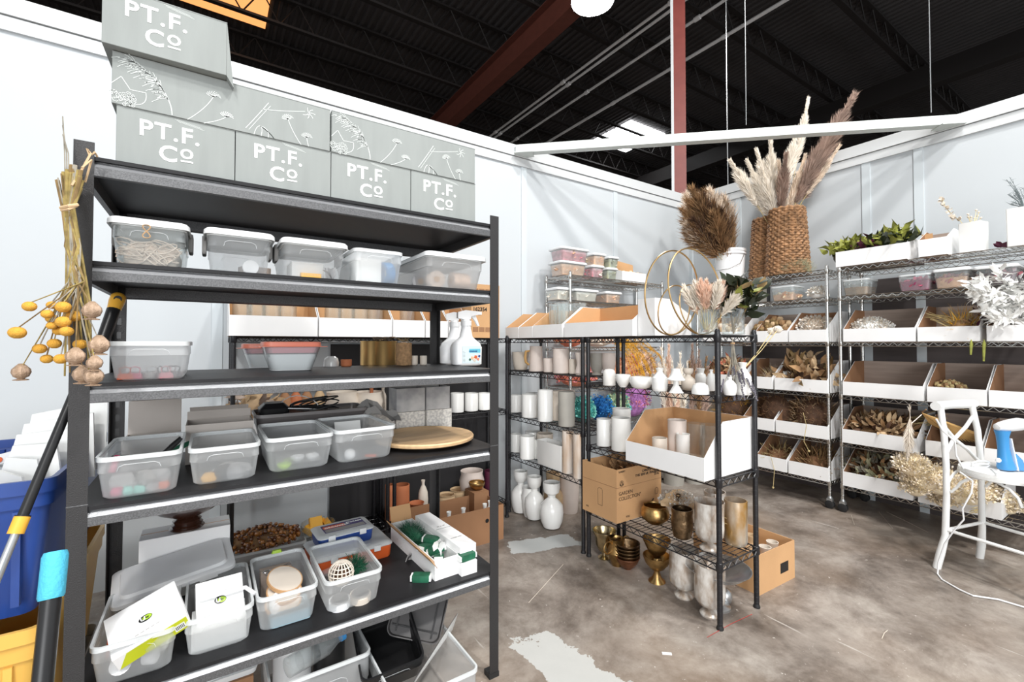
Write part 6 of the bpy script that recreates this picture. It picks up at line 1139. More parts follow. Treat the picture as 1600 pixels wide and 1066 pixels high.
H(1183, 1205, 2, 'straw grass tuft in the carton near the corner', ('straw', 'pampas'), .15, n=260, s=.07, kind='hair', corem='tan'); 
t = H(1212, 1290, 2, 'brown magnolia leaves spilling over the carton near the double posts', ('brown', 'tan', 'strawd'), .24, n=120, s=.13, kind='leaf', corem='dkbrown'); H(1216, 1238, 2, 'crinkled clear wrap beside the brown magnolia leaves', ('clear', 'whitef'), .16, n=50, s=.06, corem='brown')
H(1172, 1230, 1, 'dark brown moss heap near the corner', ('dkbrown', 'brown'), .30, n=700, s=.05, kind='hair', corem='dkbrown'); H(1225, 1292, 1, 'rust brown grass heap by the double posts', ('brown', 'tan', 'dkbrown'), .30, n=900, s=.06, kind='hair', corem='dkbrown')
H(1182, 1222, 0, 'straw bits in the left bottom carton near the corner', ('straw', 'brown'), .15, n=160, s=.07, kind='twig', corem='kraftd'); H(1238, 1288, 0, 'thin brown twigs in the bottom carton by the double posts', ('strawd', 'brown'), .16, n=160, s=.10, kind='twig', corem='kraftd')
# tubs on the shelf under the top
def rtub(px0, px1, pt, zs, lab, fill, lid=None, X=XF+.03, d=.22, fm='petal', frac=.6, m='clear'):
    a, b = P(px0, 538, x=X), P(px1, 538, x=X); w = a.y-b.y; h = P((px0+px1)/2, pt, x=X).z-CZ[zs]-T; t = tub(lab, (X+d/2, (a.y+b.y)/2, CZ[zs]+T), w, d, h, R(-90), 'tub', 'plastic tubs under the top shelves', lid=lid, name='deli_tub', handles=False, m=m, rim='frostlid' if lid else 'frostrim')
    f = MB(); f.rr([(0, w*.40, d*.40, .012), (h*frac*.8, w*.44, d*.43, .012)], 3); clump(f, (0, 0, h*frac*.5), (w*.45, d*.45, h*frac*.6), 90, .028, fm, (0, 1)); o = f.build('tub_filling', fill); tag(o, lab.replace('tub of ', '').replace('lidded ', '').replace('clear ', '')+', inside its tub', 'dried petals', 'fillings of the plastic tubs', kind='stuff', loc=(X+d/2, (a.y+b.y)/2, CZ[zs]+T+.003), rz=R(-90))
rtub(1316, 1358, 436, 4, 'tub of brown twigs, first under the right top shelf', ['brown', 'greyst'], fm='twig'); rtub(1403, 1456, 428, 4, 'tub of magenta petals under the right top shelf', ['magenta', 'pink'], frac=.7); rtub(1459, 1516, 421, 4, 'lidded tub of orange and pink petals under the right top shelf', ['peach', 'rose'], lid='yes', frac=.7)
rtub(1524, 1592, 416, 4, 'tub of plum petals behind the white foliage', ['purple', 'rose'], lid='yes', frac=.8); rtub(1204, 1241, 447, 4, 'tub of peach petals near the corner', ['peach', 'blond'], frac=.5)
H(1258, 1287, 4, 'small tuft of white fluff on the shelf near the double posts', ('whitef', 'creamf'), .09, n=220, s=.03, d=.08); q = P(1190, 538, x=4.32); t = thing('picture_block', 'dark framed block standing beside the tub of peach petals', 'frame', (4.32, q.y, CZ[4]+T), R(-90)); a = MB()
for b_ in ((-.075, -.065, 0, .15), (.065, .075, 0, .15), (-.065, .065, 0, .01), (-.065, .065, .14, .15)): a.box(b_[0], b_[1], -.02, .02, b_[2], b_[3])
a.build('dark_frame', 'black', t, flat=True); MB().box(-.066, .066, -.008, .012, .008, .142).build('inset', 'greyc', t, flat=True)
# top of rack E: bucket of brown grass, wicker basket of pampas
ze = CZ[5]+T; q = P(1142, 538, x=4.33); bk = thing('white_bucket', 'white plastic bucket holding bushy brown grass near the corner', 'bucket', (4.33, q.y, ze))
m = MB(); m.lathe([(.118, 0), (.122, .004), (.140, .30), (.146, .302), (.147, .325), (.143, .327), (.137, .325), (.135, .30), (.118, .01)], 36); m.build('pail', 'white', bk); m = MB(); m.lathe([(.1415, .268), (.149, .272), (.149, .284), (.142, .288)], 36, cap0=False, cap1=False); m.build('rim_band', 'white', bk)
m = MB(); m.tube([(.0, -.148, .27), (-.06, -.14, .17), (-.13, -.07, .12), (-.148, 0, .115), (-.13, .07, .12), (-.06, .14, .17), (0, .148, .27)], .0025, 5); m.build('wire_handle', 'chrome', bk)
gr = thing('brown_grass', 'bushy dark brown feather grass leaning left out of the white bucket', 'dried flowers', (4.33, q.y, ze+.1), 0, gp); m = MB(); o_ = Vector((4.33, q.y, ze+.1))
for i in range(36):
    px, py = rnd.uniform(1066, 1134), rnd.uniform(294, 362)
    if px > 1120 and py < 310: py += 15
    e = PD(px, py, 4.45+rnd.uniform(-.2, .15))-o_; plume(m, (rnd.uniform(-.05, .05), rnd.uniform(-.05, .05), 0), e, .42, .14, 560, mi=rnd.choice((0, 0, 0, 1, 2)), ms=3, hw=.010, flare=1.0, droop=.15)
m.build('grass_heads', ['brown', 'pampas', 'dkbrown', 'straw'], gr, kind='stuff')
gr = thing('pampas_plume', 'single cream pampas stem at the right of the brown grass', 'dried flowers', (4.33, q.y, ze+.1), 0, gp); m = MB(); plume(m, (.02, -.06, 0), PD(1143, 330, 4.5)-o_, .32, .045, 420, mi=0, ms=1, hw=.006); m.build('plume', ['pampas', 'straw'], gr, kind='stuff')
q = P(1221, 538, x=4.36); bs = thing('wicker_basket', 'tall brown wicker basket in front, moss at its foot, holding pampas plumes', 'basket', (4.34, P(1232, 538, x=4.34).y, ze), 0, 'tall wicker baskets'); m = MB(); ROW = 26; BH = .58
for k in range(ROW):
    z = BH*k/ROW+.012; r0 = .225-.045*(k/ROW); ring = [((r0+.010*(1 if (j+k) % 2 else -1))*cos(2*pi*j/36), (r0+.010*(1 if (j+k) % 2 else -1))*sin(2*pi*j/36), z+.003*((j % 2)*2-1)) for j in range(37)]; m.tube(ring, .0115, 5, False)
m.build('woven_rows', 'wicker', bs, kind='stuff'); m = MB()
for j in range(18): a = 2*pi*j/18; m.tube([(.222*cos(a), .222*sin(a), 0), (.178*cos(a), .178*sin(a), BH+.01)], .007, 5)
m.build('stakes', 'wicker', bs, kind='stuff'); m = MB(); m.lathe([(.205, 0), (.162, BH), (.158, BH), (.2, .01)], 24); m.build('liner', 'dkbrown', bs); m = MB(); m.tube([(.180*cos(u), .180*sin(u), BH+.012+.006*sin(u*14)) for u in [j*pi/28 for j in range(57)]], .015, 6, False); m.build('braided_rim', 'wicker', bs)
bs.scale = (.76, .76, 1); dup(bs, (4.46, P(1204, 538, x=4.46).y, ze), 1, 'tall brown wicker basket behind, half hidden by the front basket', scale=(.76, .76, .97)); base = Vector((4.36, q.y, ze+.35))
for i, (px, py, dp, L, w, mi_, lab) in enumerate(((1333, 146, 3.95, .62, .085, 1, 'tall mauve brown pampas plume leaning right, highest of all'), (1310, 180, 4.0, .62, .08, 2, 'dark pampas plume just left of the highest one'), (1263, 152, 4.2, .50, .045, 0, 'slim pale pampas plume standing upright, second highest'), (1290, 205, 4.0, .52, .075, 1, 'dark brown pampas plume in the middle right'), (1242, 198, 4.15, .50, .06, 0, 'pale plume in the middle of the basket'), (1206, 218, 4.2, .46, .06, 0, 'pale pampas plume left of the middle'), (1182, 232, 4.3, .42, .055, 0, 'cream pampas plume left, behind the white bent one'), (1144, 250, 4.25, .40, .06, 0, 'cream pampas plume bending farthest left'), (1160, 275, 4.3, .36, .05, 0, 'short cream pampas plume low on the left'), (1228, 240, 4.0, .42, .06, 1, 'mauve plume low in the centre'), (1280, 235, 4.05, .45, .05, 3, 'wispy tan plume low on the right'), (1312, 225, 4.0, .40, .035, 3, 'thin straw plume under the highest one'), (1170, 250, 4.2, .45, .055, 0, 'cream plume second from the left edge of the cluster'), (1192, 262, 4.15, .42, .06, 0, 'full cream plume low in the left of the cluster'), (1215, 250, 4.1, .45, .055, 3, 'beige plume low in the middle of the cluster'), (1255, 240, 4.1, .45, .05, 3, 'beige plume between the two tallest stems'))):
    e = PD(px, py, dp)-base; pl = thing('pampas_plume', lab, 'dried flowers', base, 0, 'pampas plumes in the wicker basket'); m = MB(); plume(m, (rnd.uniform(-.06, .06), rnd.uniform(-.06, .06), 0), e, L*1.2, w*1.55, 2400, bend=(rnd.uniform(-.03, .03), 0, -.02), stemr=.004, mi=0, ms=1, hw=.010, flare=.75, droop=.3); m.build('plume', [('pampasw', 'pampasd', 'pampasd', 'pampas')[mi_], 'straw'], pl, kind='stuff')
t = thing('grey_moss', 'wispy grey green moss at the foot of the wicker basket', 'moss', (4.24, P(1240, 538, x=4.24).y, ze), 0, gp); m = MB(); clump(m, (0, 0, .03), (.08, .17, .09), 1500, .035, 'hair'); m.build('moss_strands', 'moss', t, kind='stuff')
# top of rack F
def greens(lab, px0, px1, pt, zb, mats, n=70, s=.12, X=4.30):
    a, b = P(px0, 538, x=X), P(px1, 538, x=X); w = a.y-b.y; t = thing('leafy_greens', lab, 'leaves', (X, (a.y+b.y)/2, zb), 0, gp); m = MB(); mc = MB(); mc.add(*_ell((0, 0, .07), (.12, w/2, .08))); mc.build('stem_core', 'dkleaf', t, kind='stuff')
    for i in range(n): y = rnd.uniform(-.5, .5)*w; m.leaf((rnd.uniform(-.09, .05), y, .07+rnd.uniform(0, .05)), (rnd.uniform(-.8, .6), rnd.uniform(-.8, .8), rnd.uniform(.2, 1.2)), s*rnd.uniform(.7, 1.2), .045, mi=rnd.randrange(len(mats)), curl=.3)
    m.build('leaves', list(mats), t, kind='stuff')
M_['limeleaf'] = mat('yellow green leaf', (.34, .36, .07), .6, var=.3, vs_=20)
greens('yellow green leaf rosettes at the left of the top carton', 1300, 1350, 395, ze+.03, ('limeleaf', 'olive')); greens('dark leaves in the middle of the top carton', 1346, 1392, 395, ze+.03, ('dkleaf', 'dkleaf', 'olive', 'purple'), 60); greens('mixed green leaves at the right of the top carton', 1384, 1426, 370, ze+.05, ('olive', 'limeleaf', 'dkleaf'), 80, .13)
def cubevase(lab, px0, px1, pt, X, grp_='white cube vases on the right top shelf'):
    a, b = P(px0, 538, x=X), P(px1, 538, x=X); w = a.y-b.y; h = P((px0+px1)/2, pt, x=X).z-ze; m = MB(); shell(m, [(0, w/2-.002, w/2-.002, .006), (h, w/2, w/2, .006)], .006, 3); tag(m.build('cube_vase', 'ceramic'), lab, 'vase', grp_, loc=(X+w/2, (a.y+b.y)/2, ze), rz=R(-12) if px0 < 1520 else 0); return (X+w/2, (a.y+b.y)/2, ze+h)
c1 = cubevase('white cube vase with a cream branch on the right top shelf', 1503, 1540, 346, 4.22); c2 = cubevase('large white square vase at the right frame edge', 1576, 1640, 321, 4.18)
t = thing('cream_branch', 'arching branch of cream round leaves from the white cube vase', 'dried flowers', c1, 0, gp); m = MB(); pts = [Vector((0, 0, -.1))]+[PD(px, py, 3.22)-Vector(c1) for px, py in ((1500, 345), (1490, 338), (1478, 325), (1472, 312))]; m.tube(pts, .0022, 4)
for k in range(26): j = rnd.uniform(1, 3.99); i0 = int(j); p = pts[i0].lerp(pts[i0+1], j-i0); m.leaf(p, (rnd.uniform(-1, 1), rnd.uniform(-1, 1), rnd.uniform(-.4, 1)), .028, .026, mi=1)
for k in range(8): e = PD(rnd.uniform(1505, 1535), rnd.uniform(328, 345), 3.2)-Vector(c1); m.tube([(0, 0, -.05), e], .0016, 3); m.sphere(e, .008, 6, 4, mi=1)
m.build('branch', ['straw', 'creamf'], t, kind='stuff')
t = thing('grey_twigs', 'grey green twiggy tuft standing in the large square vase', 'dried flowers', c2, 0, gp); m = MB(); bb = Vector(c2)
for k in range(60):
    e = PD(rnd.uniform(1572, 1660), rnd.uniform(275, 322), 2.95)-bb; m.tube([(0, 0, -.1), e*.5, e], .0014, 3); [m.hair(e*u, e*u+Vector((rnd.uniform(-.03, .03), rnd.uniform(-.03, .03), rnd.uniform(0, .03))), .003) for u in (.6, .7, .8, .9, .97)]
m.build('twigs', 'grey_green', t, kind='stuff')
m = MB(); [m.leaf((0, 0, .01), (rnd.uniform(-1, 1), rnd.uniform(-1, 1), .5), .05, .03) for k in range(12)]; tag(m.build('plum_flower', 'purple'), 'small plum coloured flower lying beside the large square vase', 'flower', loc=(4.24, P(1569, 538, x=4.24).y, ze))
q = P(1460, 538, x=4.3); m = MB(); m.sphere((0, 0, .02), .03, 10, 7, .6); tag(m.build('pale_pod', 'pampas'), 'pale pod inside the short top carton', 'pod', loc=(4.3, q.y, ze+.075))
q = P(1442, 538, x=4.2); tag(MB().box(-.002, .002, -.03, .03, 0, .15).build('kraft_divider', 'kraft', flat=True), 'kraft divider standing in the short top carton', 'divider', loc=(4.30, q.y-.01, ze+.03))
# white foliage in front of rack F
def foliage(name, lab, pts, depth, m_, n, s, wd_, stem='greyst'):
    o0 = PD(pts[0][0], pts[0][1], depth); t = thing(name, lab, 'dried flowers', o0, 0, gp); m = MB(); root = PD(1600, 520, depth+.15)-o0
    for px, py in pts:
        e = PD(px, py, depth+rnd.uniform(-.12, .12))-o0; q_ = [root, root.lerp(e, .5)+Vector((0, 0, .03)), e]; m.tube(q_, .002, 3, mi=1)
        for k in range(n): u = rnd.uniform(.25, 1); p = q_[0].lerp(q_[1], u*2) if u < .5 else q_[1].lerp(q_[2], u*2-1); d = (e-root).normalized(); m.leaf(p, d*.6+Vector((rnd.uniform(-1, 1), rnd.uniform(-1, 1), rnd.uniform(-1, 1))), s*rnd.uniform(.7, 1.2), wd_, mi=0)
    m.build('leaves', [m_, stem], t, kind='stuff'); return t
foliage('white_foliage', 'large spray of bleached white leaves at the right frame edge', ((1512, 440), (1520, 460), (1530, 432), (1545, 475), (1550, 500), (1560, 425), (1568, 495), (1575, 440), (1590, 430), (1535, 485), (1590, 470), (1580, 510), (1515, 450), (1540, 447)), 2.85, 'whitef', 46, .075, .024, 'whitef')
foliage('plum_foliage', 'dark plum leaves behind the bleached white spray', ((1532, 500), (1540, 478), (1550, 485), (1536, 490), (1560, 492)), 3.02, 'purple', 26, .07, .03, 'dkbrown')
for i, (px, lab) in enumerate(((1518, 'yellow green catkin hanging under the shelf, left one'), (1538, 'yellow green catkin hanging under the shelf, right longer one'))): q = P(px, 538, x=4.17); m = MB(); m.tube([(0, 0, 0), (0, 0, -.03), (0, .004, -.10-.04*i)], [.002, .009, .005], 7); tag(m.build('catkin', 'limeleaf'), lab, 'catkin', 'catkins under the waist high shelf', loc=(4.165, q.y, 1.36))
# palm leaf fan, bunny tail, blond florets
t = thing('palm_fan', 'tan pleated palm leaf fanned across the carton behind the stool', 'leaves', PD(1440, 645, 3.05), 0, gp); m = MB(); o_ = PD(1440, 645, 3.05)
for k in range(12):
    a = PD(1452+k*6.5, 662+k*1.2, 3.12)-o_; b = PD(1485+k*5.2, 700-abs(k-3)*1.5-(8-k if k < 8 else 0)*2, 3.1)-o_; c_ = PD(1455+(k+1)*6.5, 664+(k+1)*1.2, 3.12)-o_; m.quad((0, 0, 0), a, b, b+Vector((.004, .004, .006))); m.quad((0, 0, 0), b, c_, (.002, .002, .002))
m.build('pleats', mat('tan palm leaf', (.62, .38, .14), .7, var=.2, vs_=12), t, kind='stuff'); m = MB(); m.tube([(0, 0, 0), PD(1400, 622, 3.4)-o_], .004, 5) if False else m.tube([(0, 0, 0), PD(1447, 640, 3.0)-o_], .004, 5); m.build('stem', 'brown', t)
t = thing('white_plume', 'white feathery plume hanging over the front of the fern carton', 'dried flowers', PD(1422, 650, 2.98), 0, gp); o_ = PD(1422, 650, 2.98); m = MB(); plume(m, (0, 0, 0), PD(1418, 712, 2.95)-o_, .24, .05, 700, mi=0, ms=0, hw=.005, droop=.6); plume(m, (0, 0, -.02), PD(1421, 633, 2.98)-o_, .05, .02, 60, mi=0, ms=0, hw=.004); m.tube([PD(1424, 662, 2.98)-o_, PD(1440, 648, 3.0)-o_], .003, 4); m.build('plume', 'creamf', t, kind='stuff')
t = thing('blond_florets', 'big heap of blond dried florets spilling over the bottom shelf by the stool', 'dried flowers', PD(1420, 740, 2.92), 0, gp); o_ = PD(1420, 740, 2.92); m = MB(); mc = MB()
for px, py, dp, r in ((1424, 728, 2.98, .085), (1440, 745, 2.98, .105), (1430, 762, 3.0, .07), (1465, 752, 3.0, .11), (1490, 765, 3.0, .11), (1515, 768, 3.0, .11), (1535, 775, 3.0, .10), (1555, 780, 3.0, .09), (1572, 790, 2.98, .07), (1475, 780, 3.02, .07)):
    c_ = PD(px, py, dp)-o_; mc.sphere(c_, r*.8, 12, 8, 1, wob=.1); clump(m, c_, (r, r, r*.85), 1700, .012, 'petal', (0, 0, 1)); clump(m, c_, (r, r, r*.85), 500, .014, 'petal', (0, 1), kmax=1.28)
for k in range(10): m.tube([PD(1560, 785, 2.98)-o_, PD(1520+rnd.uniform(-8, 8), 798+rnd.uniform(-5, 5), 2.9)-o_], .0025, 3, mi=2)
mc.build('floret_core', 'blond', t, kind='stuff'); m.build('florets', ['blond', 'creamf', 'straw'], t, kind='stuff')
# twigs hanging off rack E
for i, (p, lab) in enumerate((([(1255, 645), (1260, 665), (1256, 690), (1264, 705)], 'thin dried stem with a bead hanging from the moss heap'), ([(1204, 712), (1210, 735), (1208, 762)], 'thin dried stem dangling below the bottom carton near the corner'))):
    o_ = PD(*p[0], 3.75+.25*i); m = MB(); m.tube([PD(a, b, 3.75+.25*i)-o_ for a, b in p], .0025, 4); m.sphere(PD(*p[-1], 3.75+.25*i)-o_, .010, 7, 5); tag(m.build('dangling_stem', 'straw'), lab, 'stem', 'dangling stems', loc=o_)
for i, (a, b, lab) in enumerate((((1330, 805), (1335, 820), 'short straw standing off the floor near the chrome casters'), ((1373, 800), (1395, 826), 'straw lying on the floor, left of two below the bottom shelf'), ((1385, 800), (1450, 832), 'long straw lying on the floor below the bottom shelf'), ((880, 882), (826, 942), 'pale thread trailing from the rack foot across the floor'), ((1378, 998), (1387, 985), 'small pale splinter on the open floor'), ((1175, 960), (1105, 996), 'thin red thread on the floor by the rack foot'))):
    p0, p1 = P(*a, z=.003), P(*b, z=.003); m = MB(); m.tube([(0, 0, 0), (p1-p0)*.5+Vector((.01, .005, 0)), p1-p0], .0011, 4); tag(m.build('floor_straw', 'red' if i == 5 else 'creamf'), lab, 'straw', 'straws and threads on the floor', loc=p0)
p0 = P(1042, 1022, z=.0); m = MB(); m.box(-.02, .02, -.007, .007, 0, .003); tag(m.build('paper_scrap', 'paper', flat=True), 'small white scrap on the open floor', 'scrap', loc=p0, rz=R(-40))
# ================================================================ stool and steamer
SC = Vector((3.80, .783, 0)); U = Vector((.965, -.262, 0)); V = Vector((-.262, -.965, 0)); st = thing('bistro_stool', 'white metal bistro stool with a crossed back at the right frame edge', 'stool', SC)
wm = mat('white painted metal', (.86, .87, .86), .35); tr_ = lambda u, v, z: U*u+V*v+Vector((0, 0, z))
SZt = .61
for s in (-1, 1):
    m = MB(); m.tube([tr_(s*.205, -.035, 0), tr_(s*.195, -.02, .09), tr_(s*.175, -.005, .2), tr_(s*.165, 0, .45), tr_(s*.165, 0, .62), tr_(s*.160, -.01, .80), tr_(s*.150, -.03, .95)], [.020, .021, .0175, .0165, .0165, .0165, .0165], 10); m.build('back_leg', wm, st)
    m = MB(); m.tube([tr_(s*.20, .42, 0), tr_(s*.185, .40, .12), tr_(s*.16, .36, .3), tr_(s*.15, .345, .60)], [.019, .020, .0165, .0165], 10); m.build('front_leg', wm, st)
m = MB(); m.lathe([(.165, -.024), (.185, -.020), (.192, -.008), (.190, .006), (.178, .014), (.15, .012), (.0, .004)], 40); o = m.build('seat', wm, st); o.location = tr_(0, .185, SZt); m = MB(); m.lathe([(.186, -.03), (.194, -.03), (.194, -.012), (.186, -.012)], 40, cap0=False, cap1=False); o = m.build('seat_ring', wm, st); o.location = tr_(0, .185, SZt)
m = MB(); m.tube([tr_(u, -.035-.02*(1-(u/.19)**2), .957) for u in (-.185, -.13, -.07, 0, .07, .13, .185)], [.026, .028, .027, .026, .027, .028, .026], 12); m.build('top_rail', wm, st)
for s in (-1, 1): m = MB(); m.tube([tr_(-s*.160, -.02, .90), tr_(-s*.09, -.035-.004*s, .82), tr_(s*.02, -.045-.004*s, .74), tr_(s*.10, -.03, .68), tr_(s*.155, .0, .60)], .0105, 8); m.build('cross_bar', wm, st)
m = MB(); m.tube([tr_(-.175, -.0, .235), tr_(.175, -.0, .235)], .0095, 8); m.build('footrest', wm, st)
for s in (-1, 1): m = MB(); m.tube([tr_(s*.175, 0, .235), tr_(s*.165, .37, .235)], .0095, 8); m.build('footrest', wm, st)
m = MB(); m.tube([tr_(-.165, .37, .235), tr_(.165, .37, .235)], .0095, 8); m.build('footrest', wm, st)
for s in (-1, 1): m = MB(); m.tube([tr_(s*.165, .02, .46)]+[tr_(s*.16, .04+.14*(1-cos(a)), .46+.12*sin(a)) for a in (.3, .6, .9, 1.2, 1.57)]+[tr_(s*.155, .18+.14*sin(a), .46+.12*cos(a)) for a in (.3, .7, 1.1, 1.5)], .0075, 7); m.build('brace_hoop', wm, st)
m = MB(); m.tube([tr_(-.16+.16*(1-cos(a)), .0, .46+.12*sin(a)) for a in [k*pi/10 for k in range(11)]], .0075, 7); m.build('brace_hoop', wm, st)
qs = PD(1578, 742, 2.56); qs = Vector((qs.x, qs.y, SZt+.014)); sm = thing('garment_steamer', 'blue and white handheld steamer standing on the white stool', 'steamer', qs, math.atan2(-.555, .832)); sm.scale = (.93,)*3
m = MB(); m.rr([(0, .040, .032, .03, -.02, 0), (.012, .044, .036, .032, -.02, 0), (.06, .034, .030, .028, -.028, 0), (.13, .026, .024, .022, -.036, 0), (.20, .029, .026, .024, -.040, 0), (.235, .038, .030, .026, -.040, 0)], 6); m.build('handle_body', 'steam', sm)
m = MB(); m.rr([(0, .030, .034, .03, .045, 0), (.012, .034, .036, .032, .045, 0), (.06, .030, .03, .028, .035, 0), (.095, .012, .02, .012, .018, 0)], 6); m.build('water_tank', mat('translucent blue', (.08, .30, .62), .2, alpha=.9), sm)
m = MB(); m.rr([(0, .004, .034, .004, .018, 0), (.10, .004, .028, .004, .004, 0), (.19, .004, .024, .004, -.008, 0)], 3); m.build('white_stripe', 'white', sm)
m = MB(); m.T = Matrix.Translation((-.02, 0, .262)) @ Matrix.Rotation(R(82), 4, 'Y'); m.rings([[(hz*cos(a)+dz, hy*sin(a), x) for a in [j*pi/10 for j in range(20)]] for x, hz, hy, dz in ((-.062, .004, .006, -.0), (-.055, .020, .022, -.0), (-.02, .030, .034, .0), (.03, .036, .040, .0), (.085, .038, .042, .0), (.12, .030, .036, .004), (.128, .006, .01, .006))]); m.build('steam_head', 'white', sm)
m = MB(); m.rr([(.05, .008, .010, .006, -.062, 0), (.09, .008, .010, .006, -.066, 0)], 3) if False else m.sphere((-.068, 0, .055), .014, 10, 7); m.build('trigger', 'white', sm)
cb = MB(); pts = [PD(1560, 735, 2.45)]+[PD(1532+14*cos(a), 732+4*sin(a)-k*.5, 2.62) for k, a in enumerate([j*.7 for j in range(20)])]; cb.tube([p-pts[0] for p in pts], .0045, 6); tag(cb.build('steamer_cable_coil', 'white'), 'white steamer cable coiled on the stool seat', 'cable', 'steamer cable', loc=pts[0])
pts = [PD(a, b, c) for a, b, c in ((1500, 738, 2.60), (1520, 752, 2.52), (1518, 770, 2.5), (1504, 795, 2.52), (1506, 812, 2.52), (1490, 830, 2.55), (1476, 850, 2.6), (1466, 880, 2.62))]+[P(a, b, z=.006) for a, b in ((1465, 897), (1472, 906), (1500, 922), (1520, 931), (1560, 937), (1600, 949), (1680, 975))]
cb = MB(); cb.tube([p-pts[0] for p in pts], .0042, 6); tag(cb.build('steamer_cable', 'white'), 'white cable running down the stool leg and across the floor', 'cable', 'steamer cable', loc=pts[0])
pts = [PD(a, b, 2.62) for a, b in ((1463, 655), (1472, 672), (1492, 690), (1494, 712), (1505, 732), (1522, 742))]; cb = MB(); cb.tube([p-pts[0] for p in pts], .005, 6); tag(cb.build('cable_loop', 'white'), 'white cable looped from the stool back to the seat', 'cable', 'steamer cable', loc=pts[0])
# ================================================================ left edge: dried bunch, totes, poles
o_ = PD(105, 325, 1.10); t = thing('craspedia_bunch', 'bundle of dried stems tied with raffia, hanging head down at the left post', 'dried flowers', o_)
m = MB(); heads = []
balls = ((46, 479, 9), (27, 520, 11), (81, 477, 7), (99, 480, 10), (116, 494, 10), (74, 491, 8), (81, 498, 8), (99, 503, 10), (81, 509, 7), (92, 517, 8), (104, 518, 9), (62, 545, 9), (85, 537, 9), (73, 561, 8), (95, 561, 9), (125, 538, 9))
pods = ((144, 486, 12), (155, 540, 13), (148, 568, 10), (129, 586, 12), (147, 589, 12), (33, 582, 11), (118, 558, 12))
def dep(): return 1.08+rnd.uniform(-.03, .03)
for i, (px, py, r) in enumerate(balls+pods):
    d_ = dep(); e = PD(px, py-r*.6, d_)-o_; heads.append((PD(px, py, d_)-o_, r*d_/F*1.0, i < len(balls)))
    x0 = rnd.uniform(88, 128); p = [PD(x0, rnd.uniform(262, 278), 1.10)-o_, PD(106+(x0-108)*.35, 325, 1.10)-o_, PD(112+rnd.uniform(-12, 14), 385, 1.09)-o_, PD(118+rnd.uniform(-20, 18), 440, 1.085)-o_, e]
    m.tube(p, [.0042, .0036, .003, .0022, .0012] if i >= len(balls) or i % 3 == 0 else .0016, 6, mi=i % 3)
for i in range(12):
    x0 = rnd.uniform(88, 130); x1 = rnd.uniform(98, 140); m.tube([PD(x0, rnd.uniform(258, 300), 1.11)-o_, PD(106+(x0-108)*.4, 325, 1.10)-o_, PD(114+(x1-118)*.6, 400, 1.1)-o_, PD(x1, 470, 1.1)-o_, PD(x1+rnd.uniform(-4, 8), rnd.uniform(500, 590), 1.11)-o_], [.005, .0045, .004, .003, .002], 6, mi=rnd.choice((0, 0, 1, 2)))
for i, x0 in enumerate((98, 101, 104)): m.tube([PD(x0+4, 300, 1.12)-o_, PD(x0+3, 240, 1.12)-o_, PD(98, 182+i*14, 1.12)-o_], .0013, 4, mi=2)
m.build('stems', [mat('olive dried stem', (.36, .27, .09), .8, var=.35, vs_=40), 'strawd', 'greyst'], t, kind='stuff')
for c_, r, ball in heads:
    h_ = MB()
    if ball: h_.sphere((0, 0, 0), r, 14, 10, .86); h_.build('yellow_ball', 'billy', t).location = c_
    else:
        h_.lathe([(r*.25, r*1.25), (r*.5, r*1.0), (r*.95, r*.45), (r*1.02, 0), (r*.8, -r*.6), (r*.4, -r*.85), (r*.35, -r*.95)], 14, wob=lambda j, n: .05*((j % 2)*2-1)); h_.lathe([(r*.3, -r*.9), (r*.75, -r*1.05), (r*.7, -r*1.15), (.0, -r*1.08)], 10, wob=lambda j, n: .22*((j % 2)*2-1)); h_.build('poppy_pod', 'poppy', t).location = c_
m = MB(); m.tube([PD(95, 325, 1.085)-o_, PD(108, 322, 1.075)-o_, PD(122, 320, 1.09)-o_], .004, 6); m.tube([PD(96, 329, 1.085)-o_, PD(108, 327, 1.075)-o_, PD(120, 322, 1.09)-o_], .003, 6); m.tube([PD(112, 290, 1.09)-o_, PD(130, 262, 1.12)-o_, PD(142, 240, 1.14)-o_, PD(136, 232, 1.14)-o_, PD(140, 245, 1.14)-o_, PD(148, 238, 1.15)-o_, PD(152, 245, 1.16)-o_], .0028, 5); m.tube([PD(128, 262, 1.1)-o_, PD(143, 250, 1.13)-o_, PD(133, 285, 1.13)-o_], .0024, 5); m.build('raffia_tie', 'tan', t)
# totes
def tote(lab, x0, x1, y0, y1, z0, z1, m_, nm='storage_tote'):
    t = thing(nm, lab, 'tote', ((x0+x1)/2, (y0+y1)/2, z0)); a, b, h = (x1-x0)/2, (y1-y0)/2, z1-z0; m = MB(); shell(m, [(0, a*.88, b*.90, .03), (h*.8, a*.96, b*.965, .03), (h*.8, a*.98, b*.98, .03), (h-.03, a*.985, b*.985, .03)], .003); m.build('tub', m_, t)
    m = MB(); m.rr([(h-.035, a*.98, b*.98, .03), (h-.035, a, b, .035), (h, a, b, .035), (h, a*.965, b*.972, .03), (h-.03, a*.965, b*.972, .03)], 4, False, False); m.build('rim', m_, t); m = MB()
    for k in range(5): m.box(-a*.8+k*a*.4-.008, -a*.8+k*a*.4+.008, -b*.985, -b*.94, h*.1, h*.78)
    m.build('ribs', m_, t, kind='stuff', flat=True); m = MB(); [m.rr([(h-.09, .07, .012, .005, 0, s*(b-.006)), (h-.035, .07, .012, .005, 0, s*(b-.006))], 2) for s in (-1, 1)]; m.build('grip_moulds', m_, t, kind='stuff'); return t
tote('open navy plastic tote of tools stacked at the left of the rack', -1.05, -.335, 1.68, 2.46, .62, .975, 'blue')
tote('yellow plastic tote under the navy tote at the left', -1.03, -.335, 1.63, 2.44, .22, .615, mat('pale yellow plastic', (.80, .47, .10), .4)); tote('dark grey tote on the floor below the yellow tote', -1.03, -.345, 1.66, 2.46, 0, .22, 'grey')
